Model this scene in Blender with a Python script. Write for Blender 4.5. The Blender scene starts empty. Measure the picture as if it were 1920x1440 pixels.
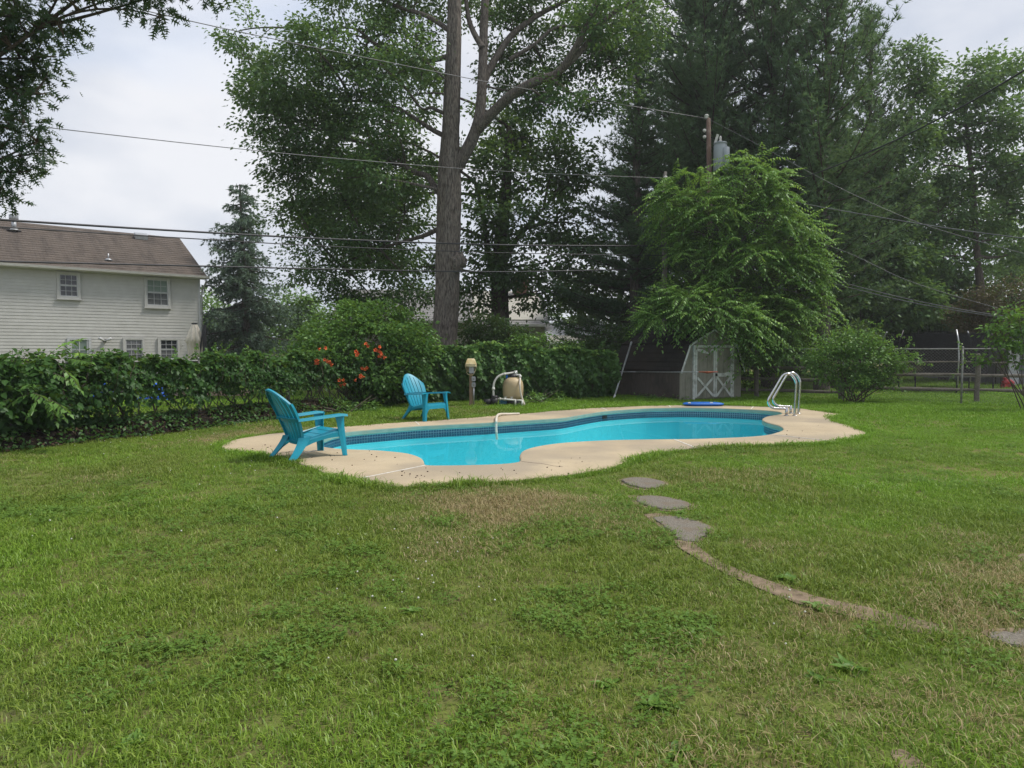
import bpy, bmesh, math, random
import numpy as np
from mathutils import Vector, Matrix

# ------------------------------------------------------------------ camera, sky, sun
R = math.radians
SC = bpy.context.scene
F = 1297.0            # focal length in photo pixels (1920 wide)
H = 1.48              # eye height
PITCH = math.atan(63.0 / F)
cam_d = bpy.data.cameras.new('camera')
cam = bpy.data.objects.new('camera', cam_d)
SC.collection.objects.link(cam)
cam.location = (0, 0, H)
cam.rotation_euler = (math.pi / 2 - PITCH, 0, 0)
cam_d.sensor_width = 36.0
cam_d.angle = 2 * math.atan(960 / F)
cam_d.clip_start = 0.05
cam_d.clip_end = 600
SC.camera = cam

SUN_DIR = Vector((0.62, 0.10, 1.0)).normalized()      # towards the sun behind the cloud
elev = math.asin(SUN_DIR.z)
azim = math.atan2(SUN_DIR.x, SUN_DIR.y)
world = bpy.data.worlds.new('World')
SC.world = world
world.use_nodes = True
wt = world.node_tree
wt.nodes.clear()
wn = wt.nodes.new
w_out = wn('ShaderNodeOutputWorld')
w_bg = wn('ShaderNodeBackground')
w_bg.inputs['Strength'].default_value = 0.1
w_sky = wn('ShaderNodeTexSky')
w_sky.sky_type = 'NISHITA'
w_sky.sun_disc = False
w_sky.sun_elevation = elev
w_sky.sun_rotation = azim
w_tc = wn('ShaderNodeTexCoord')
w_map = wn('ShaderNodeMapping')
w_map.inputs['Scale'].default_value = (1.0, 1.0, 2.2)
w_map.inputs['Location'].default_value = (0.3, 0.1, 0.2)
w_n1 = wn('ShaderNodeTexNoise')
w_n1.inputs['Scale'].default_value = 2.3
w_n1.inputs['Detail'].default_value = 6
w_n1.inputs['Roughness'].default_value = 0.52
w_r1 = wn('ShaderNodeValToRGB')       # grey and white parts of the cloud deck
w_r1.color_ramp.elements[0].position = 0.38
w_r1.color_ramp.elements[0].color = (2.38, 2.6, 3.05, 1)
w_r1.color_ramp.elements[1].position = 0.6
w_r1.color_ramp.elements[1].color = (3.7, 3.74, 3.9, 1)
w_n2 = wn('ShaderNodeTexNoise')
w_n2.inputs['Scale'].default_value = 1.3
w_n2.inputs['Detail'].default_value = 4
w_r2 = wn('ShaderNodeMapRange')       # how thick the cloud is
w_r2.inputs['From Min'].default_value = 0.36
w_r2.inputs['From Max'].default_value = 0.52
w_r2.inputs['To Min'].default_value = 0.62
w_r2.inputs['To Max'].default_value = 0.97
w_mix = wn('ShaderNodeMix')
w_mix.data_type = 'RGBA'
wl = wt.links.new
wl(w_tc.outputs['Generated'], w_map.inputs['Vector'])
wl(w_map.outputs['Vector'], w_n1.inputs['Vector'])
wl(w_map.outputs['Vector'], w_n2.inputs['Vector'])
wl(w_n1.outputs['Fac'], w_r1.inputs['Fac'])
wl(w_n2.outputs['Fac'], w_r2.inputs['Value'])
wl(w_r2.outputs['Result'], w_mix.inputs['Factor'])
wl(w_sky.outputs['Color'], w_mix.inputs[6])
wl(w_r1.outputs['Color'], w_mix.inputs[7])
wl(w_mix.outputs[2], w_bg.inputs['Color'])
wl(w_bg.outputs['Background'], w_out.inputs['Surface'])

sun_d = bpy.data.lights.new('sun', 'SUN')
sun_d.energy = 1.5
sun_d.angle = R(14)
sun_d.color = (1.0, 0.95, 0.87)
sun = bpy.data.objects.new('sun', sun_d)
SC.collection.objects.link(sun)
sun.rotation_euler = (-SUN_DIR).to_track_quat('-Z', 'Y').to_euler()
sun.location = (8, 2, 20)

SC.view_settings.view_transform = 'Standard'
SC.view_settings.look = 'None'
SC.view_settings.exposure = 1.3
SC.view_settings.gamma = 1.0
SC.render.engine = 'CYCLES'
SC.cycles.max_bounces = 7
SC.cycles.diffuse_bounces = 5
SC.cycles.glossy_bounces = 3
SC.cycles.transmission_bounces = 5
SC.cycles.transparent_max_bounces = 12
SC.cycles.caustics_reflective = False
SC.cycles.caustics_refractive = False
SC.cycles.use_denoising = True
SC.cycles.sample_clamp_indirect = 6.0

# ------------------------------------------------------------------ helpers
COL = SC.collection
sp, cp = math.sin(PITCH), math.cos(PITCH)
def ray(x, y):
    u, v = (x - 960) / F, (720 - y) / F
    return (u, cp + v * sp, v * cp - sp)
def at(x, y, Y):                       # the point seen at photo pixel (x, y) at distance Y
    d = ray(x, y)
    return Vector((d[0] / d[1] * Y, Y, H + d[2] / d[1] * Y))
def gnd(x, y, z=0.0):                  # the point of the level z seen at photo pixel (x, y)
    d = ray(x, y)
    k = (z - H) / d[2]
    return Vector((d[0] * k, d[1] * k, z))

def link(o, parent=None):
    COL.objects.link(o)
    if parent is not None:
        o.parent = parent
    return o
def tag(o, label=None, cat=None, group=None, kind=None):
    if label: o['label'] = label
    if cat: o['category'] = cat
    if group: o['group'] = group
    if kind: o['kind'] = kind
    return o
def empty(name, loc=(0, 0, 0), rz=0.0):
    o = bpy.data.objects.new(name, None)
    o.empty_display_size = 0.2
    o.location = loc
    o.rotation_euler = (0, 0, rz)
    return link(o)

class MB:
    """Collects shapes for ONE mesh object."""
    def __init__(s):
        s.v, s.f = [], []
    def add(s, vs, fs):
        b = len(s.v)
        s.v += [tuple(p) for p in vs]
        s.f += [tuple(i + b for i in f) for f in fs]
        return s
    def box(s, c, size, rot=None):
        hx, hy, hz = size[0] / 2, size[1] / 2, size[2] / 2
        vs = [Vector((x, y, z)) for x in (-hx, hx) for y in (-hy, hy) for z in (-hz, hz)]
        if rot is not None:
            vs = [rot @ p for p in vs]
        c = Vector(c)
        return s.add([p + c for p in vs], [(0, 1, 3, 2), (4, 6, 7, 5), (0, 4, 5, 1), (2, 3, 7, 6), (0, 2, 6, 4), (1, 5, 7, 3)])
    def bar(s, a, b, w, h, up=(0, 0, 1)):
        a, b = Vector(a), Vector(b)
        d = (b - a)
        L = d.length
        d.normalize()
        up = Vector(up)
        sd = d.cross(up)
        if sd.length < 1e-5: sd = d.cross(Vector((0, 1, 0)))
        sd.normalize()
        u2 = sd.cross(d)
        m = Matrix((sd, d, u2)).transposed()
        return s.box((a + b) / 2, (w, L, h), m)
    def tube(s, pts, rad, sides=8, cap=True):
        pts = [Vector(p) for p in pts]
        n = len(pts)
        if not hasattr(rad, '__len__'): rad = [rad] * n
        vs, fs = [], []
        t0 = (pts[1] - pts[0]).normalized()
        ref = Vector((0, 0, 1)) if abs(t0.z) < 0.9 else Vector((1, 0, 0))
        nx = t0.cross(ref).normalized()
        for i in range(n):
            t = (pts[min(i + 1, n - 1)] - pts[max(i - 1, 0)])
            if t.length < 1e-9: t = t0
            t.normalize()
            nx = (nx - t * nx.dot(t))
            if nx.length < 1e-6: nx = t.orthogonal()
            nx.normalize()
            ny = t.cross(nx)
            for k in range(sides):
                a = 2 * math.pi * k / sides
                vs.append(pts[i] + (nx * math.cos(a) + ny * math.sin(a)) * rad[i])
        for i in range(n - 1):
            for k in range(sides):
                k2 = (k + 1) % sides
                fs.append((i * sides + k, i * sides + k2, (i + 1) * sides + k2, (i + 1) * sides + k))
        if cap:
            fs.append(tuple(range(sides - 1, -1, -1)))
            fs.append(tuple((n - 1) * sides + k for k in range(sides)))
        return s.add(vs, fs)
    def lathe(s, prof, c=(0, 0, 0), sides=20):
        vs, fs = [], []
        c = Vector(c)
        for r, z in prof:
            for k in range(sides):
                a = 2 * math.pi * k / sides
                vs.append(c + Vector((r * math.cos(a), r * math.sin(a), z)))
        for i in range(len(prof) - 1):
            for k in range(sides):
                k2 = (k + 1) % sides
                fs.append((i * sides + k, i * sides + k2, (i + 1) * sides + k2, (i + 1) * sides + k))
        fs.append(tuple(range(sides - 1, -1, -1)))
        fs.append(tuple((len(prof) - 1) * sides + k for k in range(sides)))
        return s.add(vs, fs)
    def prism(s, poly, a, b):
        """poly: list of 3D points on one plane, swept from offset a to offset b (vectors)."""
        n = len(poly)
        a, b = Vector(a), Vector(b)
        vs = [Vector(p) + a for p in poly] + [Vector(p) + b for p in poly]
        fs = [tuple(range(n - 1, -1, -1)), tuple(range(n, 2 * n))]
        for i in range(n):
            j = (i + 1) % n
            fs.append((i, j, n + j, n + i))
        return s.add(vs, fs)
    def grid(s, P, closed=False):
        """P: rows of points -> quads."""
        rows, cols = len(P), len(P[0])
        vs = [p for r in P for p in r]
        fs = []
        for i in range(rows - 1):
            for j in range(cols - (0 if closed else 1)):
                j2 = (j + 1) % cols
                fs.append((i * cols + j, i * cols + j2, (i + 1) * cols + j2, (i + 1) * cols + j))
        return s.add(vs, fs)
    def slab(s, P, th):
        """A sheet of points P (rows) given thickness th along its normals (points assumed Vectors)."""
        rows, cols = len(P), len(P[0])
        Q = []
        for i in range(rows):
            q = []
            for j in range(cols):
                a = P[min(i + 1, rows - 1)][j] - P[max(i - 1, 0)][j]
                b = P[i][min(j + 1, cols - 1)] - P[i][max(j - 1, 0)]
                nrm = a.cross(b)
                if nrm.length > 1e-9: nrm.normalize()
                q.append(P[i][j] + nrm * th)
            Q.append(q)
        n = rows * cols
        vs = [p for r in P for p in r] + [p for r in Q for p in r]
        fs = []
        for i in range(rows - 1):
            for j in range(cols - 1):
                a, b, c, d = i * cols + j, i * cols + j + 1, (i + 1) * cols + j + 1, (i + 1) * cols + j
                fs.append((a, b, c, d))
                fs.append((n + d, n + c, n + b, n + a))
        for i in range(rows - 1):
            for j in (0, cols - 1):
                a, d = i * cols + j, (i + 1) * cols + j
                fs.append((a, d, n + d, n + a) if j == 0 else (d, a, n + a, n + d))
        for j in range(cols - 1):
            for i in (0, rows - 1):
                a, b = i * cols + j, i * cols + j + 1
                fs.append((b, a, n + a, n + b) if i == 0 else (a, b, n + b, n + a))
        return s.add(vs, fs)
    def mesh(s, name, material, smooth=False, bevel=0.0, recalc=True):
        me = bpy.data.meshes.new(name)
        me.from_pydata(s.v, [], s.f)
        if recalc or bevel:
            bm = bmesh.new()
            bm.from_mesh(me)
            if bevel:
                bmesh.ops.bevel(bm, geom=[e for e in bm.edges if e.is_manifold and e.calc_face_angle(0) > 0.6], offset=bevel, segments=2, affect='EDGES', clamp_overlap=True)
            bmesh.ops.recalc_face_normals(bm, faces=bm.faces)
            bm.to_mesh(me)
            bm.free()
        if smooth:
            for p in me.polygons: p.use_smooth = True
        me.materials.append(material)
        return me
    def build(s, name, material, parent=None, smooth=False, bevel=0.0, recalc=True):
        return link(bpy.data.objects.new(name, s.mesh(name, material, smooth, bevel, recalc)), parent)

def np_obj(name, V, Fc, material, parent=None, tint=None, smooth=False):
    """A mesh object from numpy arrays; all faces have the same corner count."""
    me = bpy.data.meshes.new(name)
    M, k = Fc.shape
    me.vertices.add(len(V))
    me.vertices.foreach_set('co', np.ascontiguousarray(V, dtype=np.float32).ravel())
    me.loops.add(M * k)
    me.loops.foreach_set('vertex_index', np.ascontiguousarray(Fc, dtype=np.int32).ravel())
    me.polygons.add(M)
    me.polygons.foreach_set('loop_start', np.arange(0, M * k, k, dtype=np.int32))
    if smooth:
        me.polygons.foreach_set('use_smooth', np.ones(M, dtype=bool))
    if tint is not None:
        a = me.attributes.new('tint', 'FLOAT', 'FACE')
        a.data.foreach_set('value', np.ascontiguousarray(tint, dtype=np.float32))
    me.materials.append(material)
    me.update(calc_edges=True)
    return link(bpy.data.objects.new(name, me), parent)

# ------------------------------------------------------------------ materials
def newmat(name):
    m = bpy.data.materials.new(name)
    m.use_nodes = True
    nt = m.node_tree
    nt.nodes.clear()
    out = nt.nodes.new('ShaderNodeOutputMaterial')
    return m, nt, out
def mixrgb(nt, fac, a, b):
    n = nt.nodes.new('ShaderNodeMix')
    n.data_type = 'RGBA'
    for sock, val in ((n.inputs[0], fac), (n.inputs[6], a), (n.inputs[7], b)):
        if hasattr(val, 'is_output'): nt.links.new(val, sock)
        elif isinstance(val, (int, float)): sock.default_value = val
        else: sock.default_value = (*val, 1)
    return n.outputs[2]
def noise(nt, scale, detail=4, rough=0.55, coord='Object', stretch=None, dist=0.0):
    tc = nt.nodes.new('ShaderNodeTexCoord')
    src = tc.outputs[coord]
    if coord == 'World':
        pass
    if stretch:
        mp = nt.nodes.new('ShaderNodeMapping')
        mp.inputs['Scale'].default_value = stretch
        nt.links.new(src, mp.inputs['Vector'])
        src = mp.outputs['Vector']
    n = nt.nodes.new('ShaderNodeTexNoise')
    n.inputs['Scale'].default_value = scale
    n.inputs['Detail'].default_value = detail
    n.inputs['Roughness'].default_value = rough
    n.inputs['Distortion'].default_value = dist
    nt.links.new(src, n.inputs['Vector'])
    return n.outputs['Fac']
def wnoise(nt, scale, detail=4, rough=0.55, off=(0, 0, 0)):      # noise over the place itself
    g = nt.nodes.new('ShaderNodeNewGeometry')
    mp = nt.nodes.new('ShaderNodeMapping')
    mp.inputs['Location'].default_value = off
    nt.links.new(g.outputs['Position'], mp.inputs['Vector'])
    n = nt.nodes.new('ShaderNodeTexNoise')
    n.inputs['Scale'].default_value = scale
    n.inputs['Detail'].default_value = detail
    n.inputs['Roughness'].default_value = rough
    nt.links.new(mp.outputs['Vector'], n.inputs['Vector'])
    return n.outputs['Fac']
def maprange(nt, val, a, b, c=0.0, d=1.0):
    n = nt.nodes.new('ShaderNodeMapRange')
    n.inputs['From Min'].default_value = a
    n.inputs['From Max'].default_value = b
    n.inputs['To Min'].default_value = c
    n.inputs['To Max'].default_value = d
    nt.links.new(val, n.inputs['Value'])
    return n.outputs['Result']
def bump(nt, h, strength=0.3, dist=0.01):
    b = nt.nodes.new('ShaderNodeBump')
    b.inputs['Strength'].default_value = strength
    b.inputs['Distance'].default_value = dist
    nt.links.new(h, b.inputs['Height'])
    return b.outputs['Normal']
def princ(nt, out, col, rough=0.6, metal=0.0, spec=0.5, normal=None):
    p = nt.nodes.new('ShaderNodeBsdfPrincipled')
    if hasattr(col, 'is_output'): nt.links.new(col, p.inputs['Base Color'])
    else: p.inputs['Base Color'].default_value = (*col, 1)
    if hasattr(rough, 'is_output'): nt.links.new(rough, p.inputs['Roughness'])
    else: p.inputs['Roughness'].default_value = rough
    p.inputs['Metallic'].default_value = metal
    p.inputs['Specular IOR Level'].default_value = spec
    if normal is not None: nt.links.new(normal, p.inputs['Normal'])
    nt.links.new(p.outputs[0], out.inputs['Surface'])
    return p
def surf(name, a, b=None, rough=0.7, scale=6, detail=5, metal=0.0, bmp=0.2, bscale=60, bdist=0.004, stretch=None, spec=0.4, lo=0.35, hi=0.65, third=None, tscale=1.5):
    """A worn everyday surface: two colours mixed by noise, a faint large stain, fine relief."""
    m, nt, out = newmat(name)
    b = b or tuple(c * 0.75 for c in a)
    f = maprange(nt, noise(nt, scale, detail, stretch=stretch), lo, hi)
    col = mixrgb(nt, f, a, b)
    if third:
        f3 = maprange(nt, noise(nt, tscale, 6, 0.6), 0.5, 0.72)
        col = mixrgb(nt, f3, col, third)
    nrm = bump(nt, noise(nt, bscale, 4, stretch=stretch), bmp, bdist) if bmp else None
    princ(nt, out, col, rough, metal, spec, nrm)
    return m
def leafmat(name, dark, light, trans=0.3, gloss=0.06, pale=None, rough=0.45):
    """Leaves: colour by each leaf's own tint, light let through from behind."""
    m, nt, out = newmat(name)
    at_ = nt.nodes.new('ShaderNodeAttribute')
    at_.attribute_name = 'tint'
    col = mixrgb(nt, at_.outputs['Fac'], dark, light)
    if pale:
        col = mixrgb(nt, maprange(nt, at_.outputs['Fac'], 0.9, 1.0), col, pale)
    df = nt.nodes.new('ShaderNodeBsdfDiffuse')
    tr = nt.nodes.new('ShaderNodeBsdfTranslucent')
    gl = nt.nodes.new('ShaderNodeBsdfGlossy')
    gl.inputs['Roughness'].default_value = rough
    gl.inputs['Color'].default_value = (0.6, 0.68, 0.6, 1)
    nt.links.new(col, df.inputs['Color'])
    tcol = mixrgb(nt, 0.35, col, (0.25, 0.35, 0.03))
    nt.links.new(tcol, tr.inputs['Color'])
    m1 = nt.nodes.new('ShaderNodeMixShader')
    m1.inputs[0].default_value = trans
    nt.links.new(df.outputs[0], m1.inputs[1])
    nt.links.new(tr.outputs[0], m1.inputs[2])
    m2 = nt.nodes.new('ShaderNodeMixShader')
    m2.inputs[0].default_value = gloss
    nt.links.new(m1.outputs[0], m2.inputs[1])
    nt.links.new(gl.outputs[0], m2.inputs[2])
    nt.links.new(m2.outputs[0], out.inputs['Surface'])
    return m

M = {}
M['bark'] = None
def barkmat(name, a, b, stretch=(6, 6, 1.0), scale=5):
    m, nt, out = newmat(name)
    n1 = noise(nt, scale, 6, 0.6, stretch=stretch, dist=0.6)
    col = mixrgb(nt, maprange(nt, n1, 0.36, 0.62), a, b)
    nrm = bump(nt, n1, 0.9, 0.03)
    princ(nt, out, col, 0.9, 0, 0.15, nrm)
    return m
M['oak_bark'] = barkmat('oak_bark', (0.045, 0.038, 0.032), (0.19, 0.165, 0.142))
M['dark_bark'] = barkmat('dark_bark', (0.045, 0.038, 0.032), (0.11, 0.09, 0.075))
M['pine_bark'] = barkmat('pine_bark', (0.06, 0.052, 0.045), (0.145, 0.125, 0.105))
M['twig'] = surf('twig', (0.09, 0.07, 0.05), (0.05, 0.04, 0.03), 0.9, 12)
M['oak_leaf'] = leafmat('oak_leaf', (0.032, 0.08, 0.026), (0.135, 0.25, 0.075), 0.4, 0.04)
M['oak_leaf_near'] = leafmat('oak_leaf_near', (0.022, 0.05, 0.026), (0.06, 0.1, 0.05), 0.24, 0.03)
M['maple_leaf'] = leafmat('maple_leaf', (0.036, 0.078, 0.028), (0.1, 0.19, 0.058), 0.4, 0.03)
M['right_leaf'] = leafmat('right_leaf', (0.05, 0.115, 0.04), (0.16, 0.29, 0.09), 0.4, 0.04)
M['far_leaf'] = leafmat('far_leaf', (0.085, 0.175, 0.05), (0.21, 0.35, 0.095), 0.4, 0.03)
M['pine_needle'] = leafmat('pine_needle', (0.048, 0.1, 0.054), (0.15, 0.25, 0.13), 0.36, 0.03)
M['spruce_needle'] = leafmat('spruce_needle', (0.06, 0.1, 0.072), (0.195, 0.275, 0.205), 0.24, 0.03)
M['heaven_leaf'] = leafmat('heaven_leaf', (0.07, 0.165, 0.034), (0.19, 0.36, 0.075), 0.42, 0.04, pale=(0.33, 0.52, 0.10))
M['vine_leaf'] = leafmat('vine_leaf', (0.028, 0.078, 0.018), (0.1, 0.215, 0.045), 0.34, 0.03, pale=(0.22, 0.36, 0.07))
M['shade_leaf'] = leafmat('shade_leaf', (0.035, 0.072, 0.028), (0.09, 0.165, 0.05), 0.36, 0.03)
M['trumpet_leaf'] = leafmat('trumpet_leaf', (0.042, 0.115, 0.022), (0.145, 0.28, 0.055), 0.36, 0.03, pale=(0.25, 0.40, 0.07))
M['bush_leaf'] = leafmat('bush_leaf', (0.046, 0.12, 0.02), (0.155, 0.32, 0.048), 0.38, 0.05, pale=(0.29, 0.48, 0.07))
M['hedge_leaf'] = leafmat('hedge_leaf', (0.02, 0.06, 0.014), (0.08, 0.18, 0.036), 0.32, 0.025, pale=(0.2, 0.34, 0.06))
M['rust_leaf'] = leafmat('rust_leaf', (0.05, 0.04, 0.026), (0.13, 0.09, 0.055), 0.25, 0.03)
# ------------------------------------------------------------------ ground, bank, deck, pool
def catmull(pts, n=8, closed=True):
    pts = [Vector(p) for p in pts]
    out = []
    N = len(pts)
    for i in range(N if closed else N - 1):
        g = lambda k: pts[k % N] if closed else pts[max(0, min(N - 1, k))]
        p0, p1, p2, p3 = g(i - 1), g(i), g(i + 1), g(i + 2)
        for j in range(n):
            t = j / n
            out.append(0.5 * ((2 * p1) + (p2 - p0) * t + (2 * p0 - 5 * p1 + 4 * p2 - p3) * t * t + (3 * p1 - p0 - 3 * p2 + p3) * t ** 3))
    if not closed: out.append(pts[-1])
    return out
def resample(pts, step, closed=True):
    P = [Vector(p) for p in pts]
    if closed: P.append(P[0])
    cum = [0.0]
    for a, b in zip(P, P[1:]): cum.append(cum[-1] + (b - a).length)
    n = max(3, int(round(cum[-1] / step)))
    out, k = [], 0
    for i in range(n if closed else n + 1):
        s = cum[-1] * i / n
        while k < len(cum) - 2 and cum[k + 1] < s: k += 1
        t = (s - cum[k]) / max(1e-9, cum[k + 1] - cum[k])
        out.append(P[k].lerp(P[k + 1], t))
    return out
def smooth_loop(P, it):
    n = len(P)
    for _ in range(it):
        P = [(P[i - 1] + P[i] * 2 + P[(i + 1) % n]) / 4 for i in range(n)]
    return P
def inside(poly, X, Y):
    """numpy point-in-polygon; poly is a list of 2D/3D points."""
    px = np.array([p[0] for p in poly]); py = np.array([p[1] for p in poly])
    c = np.zeros(X.shape, bool)
    j = len(px) - 1
    for i in range(len(px)):
        cond = (py[i] > Y) != (py[j] > Y)
        with np.errstate(divide='ignore', invalid='ignore'):
            xi = (px[j] - px[i]) * (Y - py[i]) / (py[j] - py[i]) + px[i]
        c ^= cond & (X < xi)
        j = i
    return c
def area2(P):
    return 0.5 * sum(a.x * b.y - b.x * a.y for a, b in zip(P, P[1:] + P[:1]))
def offset_loop(P, d):
    """positive d = outward for a counter-clockwise loop."""
    out = []
    n = len(P)
    for i in range(n):
        t = (P[(i + 1) % n] - P[i - 1]); t.z = 0; t.normalize()
        out.append(P[i] + Vector((t.y, -t.x, 0)) * d)
    return out

DECK_Z = 0.02
deck_px = [(416,837),(427,843),(467,849),(500,855),(523,858),(543,863),(583,875),(617,889),(657,899),(700,907),(745,911),(790,910),(850,906),(900,903),(967,899),(1033,892),(1100,884),(1145,875),(1190,860),(1250,846),(1300,839),(1352,837),(1410,836),(1464,834),(1520,832),(1563,827),(1605,820),(1622,813),(1617,806),(1591,797),(1567,790),(1560,785),(1566,781),(1580,777),(1560,773),(1535,770),(1501,766),(1464,763.5),(1420,762),(1359,760),(1290,759.6),(1248,760),(1207,761),(1123,764.5),(1040,770),(967,776.5),(900,781.5),(833,786.7),(733,793),(667,798),(600,803),(567,806),(527,811),(467,819),(433,827)]
pool_px = [(610,838),(653,842),(700,843.5),(733,846),(767,850),(787,856.5),(795,863),(797,872),(817,872.3),(860,872),(900,871),(940,869.5),(967,867),(976,863.5),(974,854),(980,845),(1000,838),(1040,831.5),(1082,828),(1144,825),(1227,823.5),(1290,823),(1352,821),(1405,818.5),(1436,815.5),(1453,811.5),(1466,807),(1468.5,803),(1459,797),(1442,793),(1431,788.5),(1429,785),(1440,780),(1458,777.6),(1466,775),(1457,771),(1422,768),(1380,766),(1352,765),(1290,763.5),(1248,764),(1207,765),(1140,769.5),(1102,774.6),(1061,781.5),(1033,784),(967,788),(900,792),(787,797.5),(733,801.5),(647,809),(610,819),(597,829)]
deck_loop = smooth_loop(resample(catmull([gnd(x, y, DECK_Z) for x, y in deck_px], 6), 0.10), 3)
pool_loop = smooth_loop(resample(catmull([gnd(x, y, DECK_Z) for x, y in pool_px], 6), 0.054), 6)
if area2(deck_loop) < 0: deck_loop.reverse()
if area2(pool_loop) < 0: pool_loop.reverse()

FENCE_A = [Vector((-10.4, 4.9, 0)), Vector((-7.85, 10.0, 0)), Vector((-5.75, 14.0, 0)), Vector((-4.0, 17.7, 0))]   # side boundary
FENCE_B = [Vector((-4.0, 17.7, 0)), Vector((-2.9, 19.5, 0)), Vector((-0.5, 20.8, 0)), Vector((3.2, 22.0, 0))]          # back boundary
def left_of_A(X, Y):
    """signed distance to the side boundary, positive on the neighbour's side."""
    best = np.full(np.shape(X), 1e9); sg = np.zeros(np.shape(X))
    pts = [Vector((-13.0, -0.3, 0))] + FENCE_A + [Vector((1.5, 29.0, 0))]
    for a, b in zip(pts, pts[1:]):
        d = (b - a); L = d.length; d = d / L
        t = np.clip((X - a.x) * d.x + (Y - a.y) * d.y, 0, L)
        qx, qy = a.x + d.x * t, a.y + d.y * t
        dist = np.hypot(X - qx, Y - qy)
        s = np.sign(d.x * (Y - a.y) - d.y * (X - a.x))
        k = dist < best
        best = np.where(k, dist, best); sg = np.where(k, s, sg)
    return best * sg
BANK = 0.24
def gz_np(X, Y):
    d = left_of_A(X, Y)
    fade = np.clip((19.5 - Y) / 3.0, 0, 1)
    z = BANK * np.clip((d + 0.18) / 0.36, 0, 1) * fade
    z = z + 0.012 * np.sin(X * 1.7 + 0.5) * np.sin(Y * 1.3) - 0.006
    return z
def gz(x, y):
    return float(gz_np(np.array([x]), np.array([y]))[0])

stones_px = [[(1163,901),(1180,897),(1207,897),(1235,902),(1248,907),(1243,914),(1208,917),(1180,911)],
             [(1190,934),(1215,931),(1250,934),(1280,941),(1297,946),(1290,953),(1255,957),(1220,952),(1198,944)],
             [(1222,972),(1245,969),(1280,972),(1310,981),(1335,990),(1322,1003),(1303,1017),(1270,1014),(1262,1001),(1238,984)],
             [(1848,1192),(1885,1188),(1935,1186),(1960,1200),(1945,1222),(1900,1216),(1865,1206)]]
stone_loops = [[gnd(x, y) for x, y in s] for s in stones_px]
path_px = [(1262,1012),(1300,1018),(1340,1048),(1400,1075),(1465,1098),(1530,1118),(1610,1140),(1700,1158),(1772,1176),(1782,1188),(1740,1192),(1660,1176),(1580,1155),(1500,1132),(1430,1108),(1370,1080),(1310,1048),(1272,1028)]
path_loop = [gnd(x, y) for x, y in path_px]
for k, p in enumerate(path_loop):
    p.y += 0.035 * math.sin(k * 2.3)
bare_px = [[(1665,1398),(1700,1402),(1735,1430),(1745,1460),(1700,1455),(1675,1425)], [(1905,1040),(1930,1036),(1960,1050),(1920,1056)]]
bare_loops = [[gnd(x, y) for x, y in s] for s in bare_px]

# lawn: one sheet out to the horizon, open where the pool shell stands
m, nt, out = newmat('lawn_soil')
n1 = wnoise(nt, 0.55, 5)
n2 = wnoise(nt, 9.0, 5, off=(3, 1, 0))
c = mixrgb(nt, maprange(nt, n1, 0.38, 0.62), (0.095, 0.14, 0.026), (0.17, 0.165, 0.055))
c = mixrgb(nt, maprange(nt, n2, 0.42, 0.7), c, (0.12, 0.1, 0.05))
princ(nt, out, c, 0.95, 0, 0.1, bump(nt, wnoise(nt, 40, 4), 0.7, 0.02))
M['lawn'] = m
xs = np.concatenate([np.linspace(-320, -30, 12)[:-1], np.arange(-30, 30.01, 0.4), np.linspace(30, 320, 12)[1:]])
ys = np.concatenate([np.linspace(-60, -4, 6)[:-1], np.arange(-4, 40.01, 0.4), np.linspace(40, 420, 16)[1:]])
XX, YY = np.meshgrid(xs, ys)
ZZ = gz_np(XX, YY)
V = np.stack([XX.ravel(), YY.ravel(), ZZ.ravel()], 1)
nx_, ny_ = len(xs), len(ys)
idx = np.arange(nx_ * ny_).reshape(ny_, nx_)
Q = np.stack([idx[:-1, :-1].ravel(), idx[:-1, 1:].ravel(), idx[1:, 1:].ravel(), idx[1:, :-1].ravel()], 1)
pool_big = offset_loop(pool_loop, 0.45)
deck_small = pool_big
cx, cy = V[Q].mean(1)[:, 0], V[Q].mean(1)[:, 1]
keep = ~inside(pool_big, cx, cy)
for k in range(4):
    keep &= True
corner_in = np.zeros(len(Q), bool)
vin = inside(offset_loop(pool_loop, 0.05), V[:, 0], V[:, 1])
keep &= ~vin[Q].any(1)
# the sheet dips just below the slab so nothing shows through the deck
V[:, 2] = np.where(inside(offset_loop(deck_loop, -0.05), V[:, 0], V[:, 1]), -0.06, V[:, 2])
lawn = np_obj('lawn', V, Q[keep], M['lawn'], smooth=True)
tag(lawn, 'patchy green and dry lawn around the pool and beyond the fences', 'lawn', kind='structure')

# dark soil bank under the side fence
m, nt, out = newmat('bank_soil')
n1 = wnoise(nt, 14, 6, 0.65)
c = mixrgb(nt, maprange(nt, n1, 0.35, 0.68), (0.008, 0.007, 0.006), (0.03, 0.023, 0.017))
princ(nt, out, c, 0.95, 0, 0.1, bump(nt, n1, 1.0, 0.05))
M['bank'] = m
rng = np.random.default_rng(3)
bl = resample(FENCE_A, 0.12, closed=False)
rows = []
prof = [(0.40, -0.02), (0.36, 0.05), (0.30, 0.12), (0.21, 0.19), (0.10, 0.26), (-0.12, 0.29), (-0.34, 0.27), (-0.55, 0.22)]
for i, p in enumerate(bl):
    t = (bl[min(i + 1, len(bl) - 1)] - bl[max(i - 1, 0)]).normalized()
    nr = Vector((t.y, -t.x, 0))      # towards the pool
    r = []
    endf = 1.0 if p.y < 16.6 else max(0.0, 1 - (p.y - 16.6) / 1.1)
    for k, (o, z) in enumerate(prof):
        j = rng.normal(0, 0.02)
        r.append(p + nr * (o + (j if 0 < k < 7 else 0)) + Vector((0, 0, z * (0.2 + 0.8 * endf) + (rng.normal(0, 0.015) if 0 < k < 7 else -0.02))))
    rows.append(r)
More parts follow.
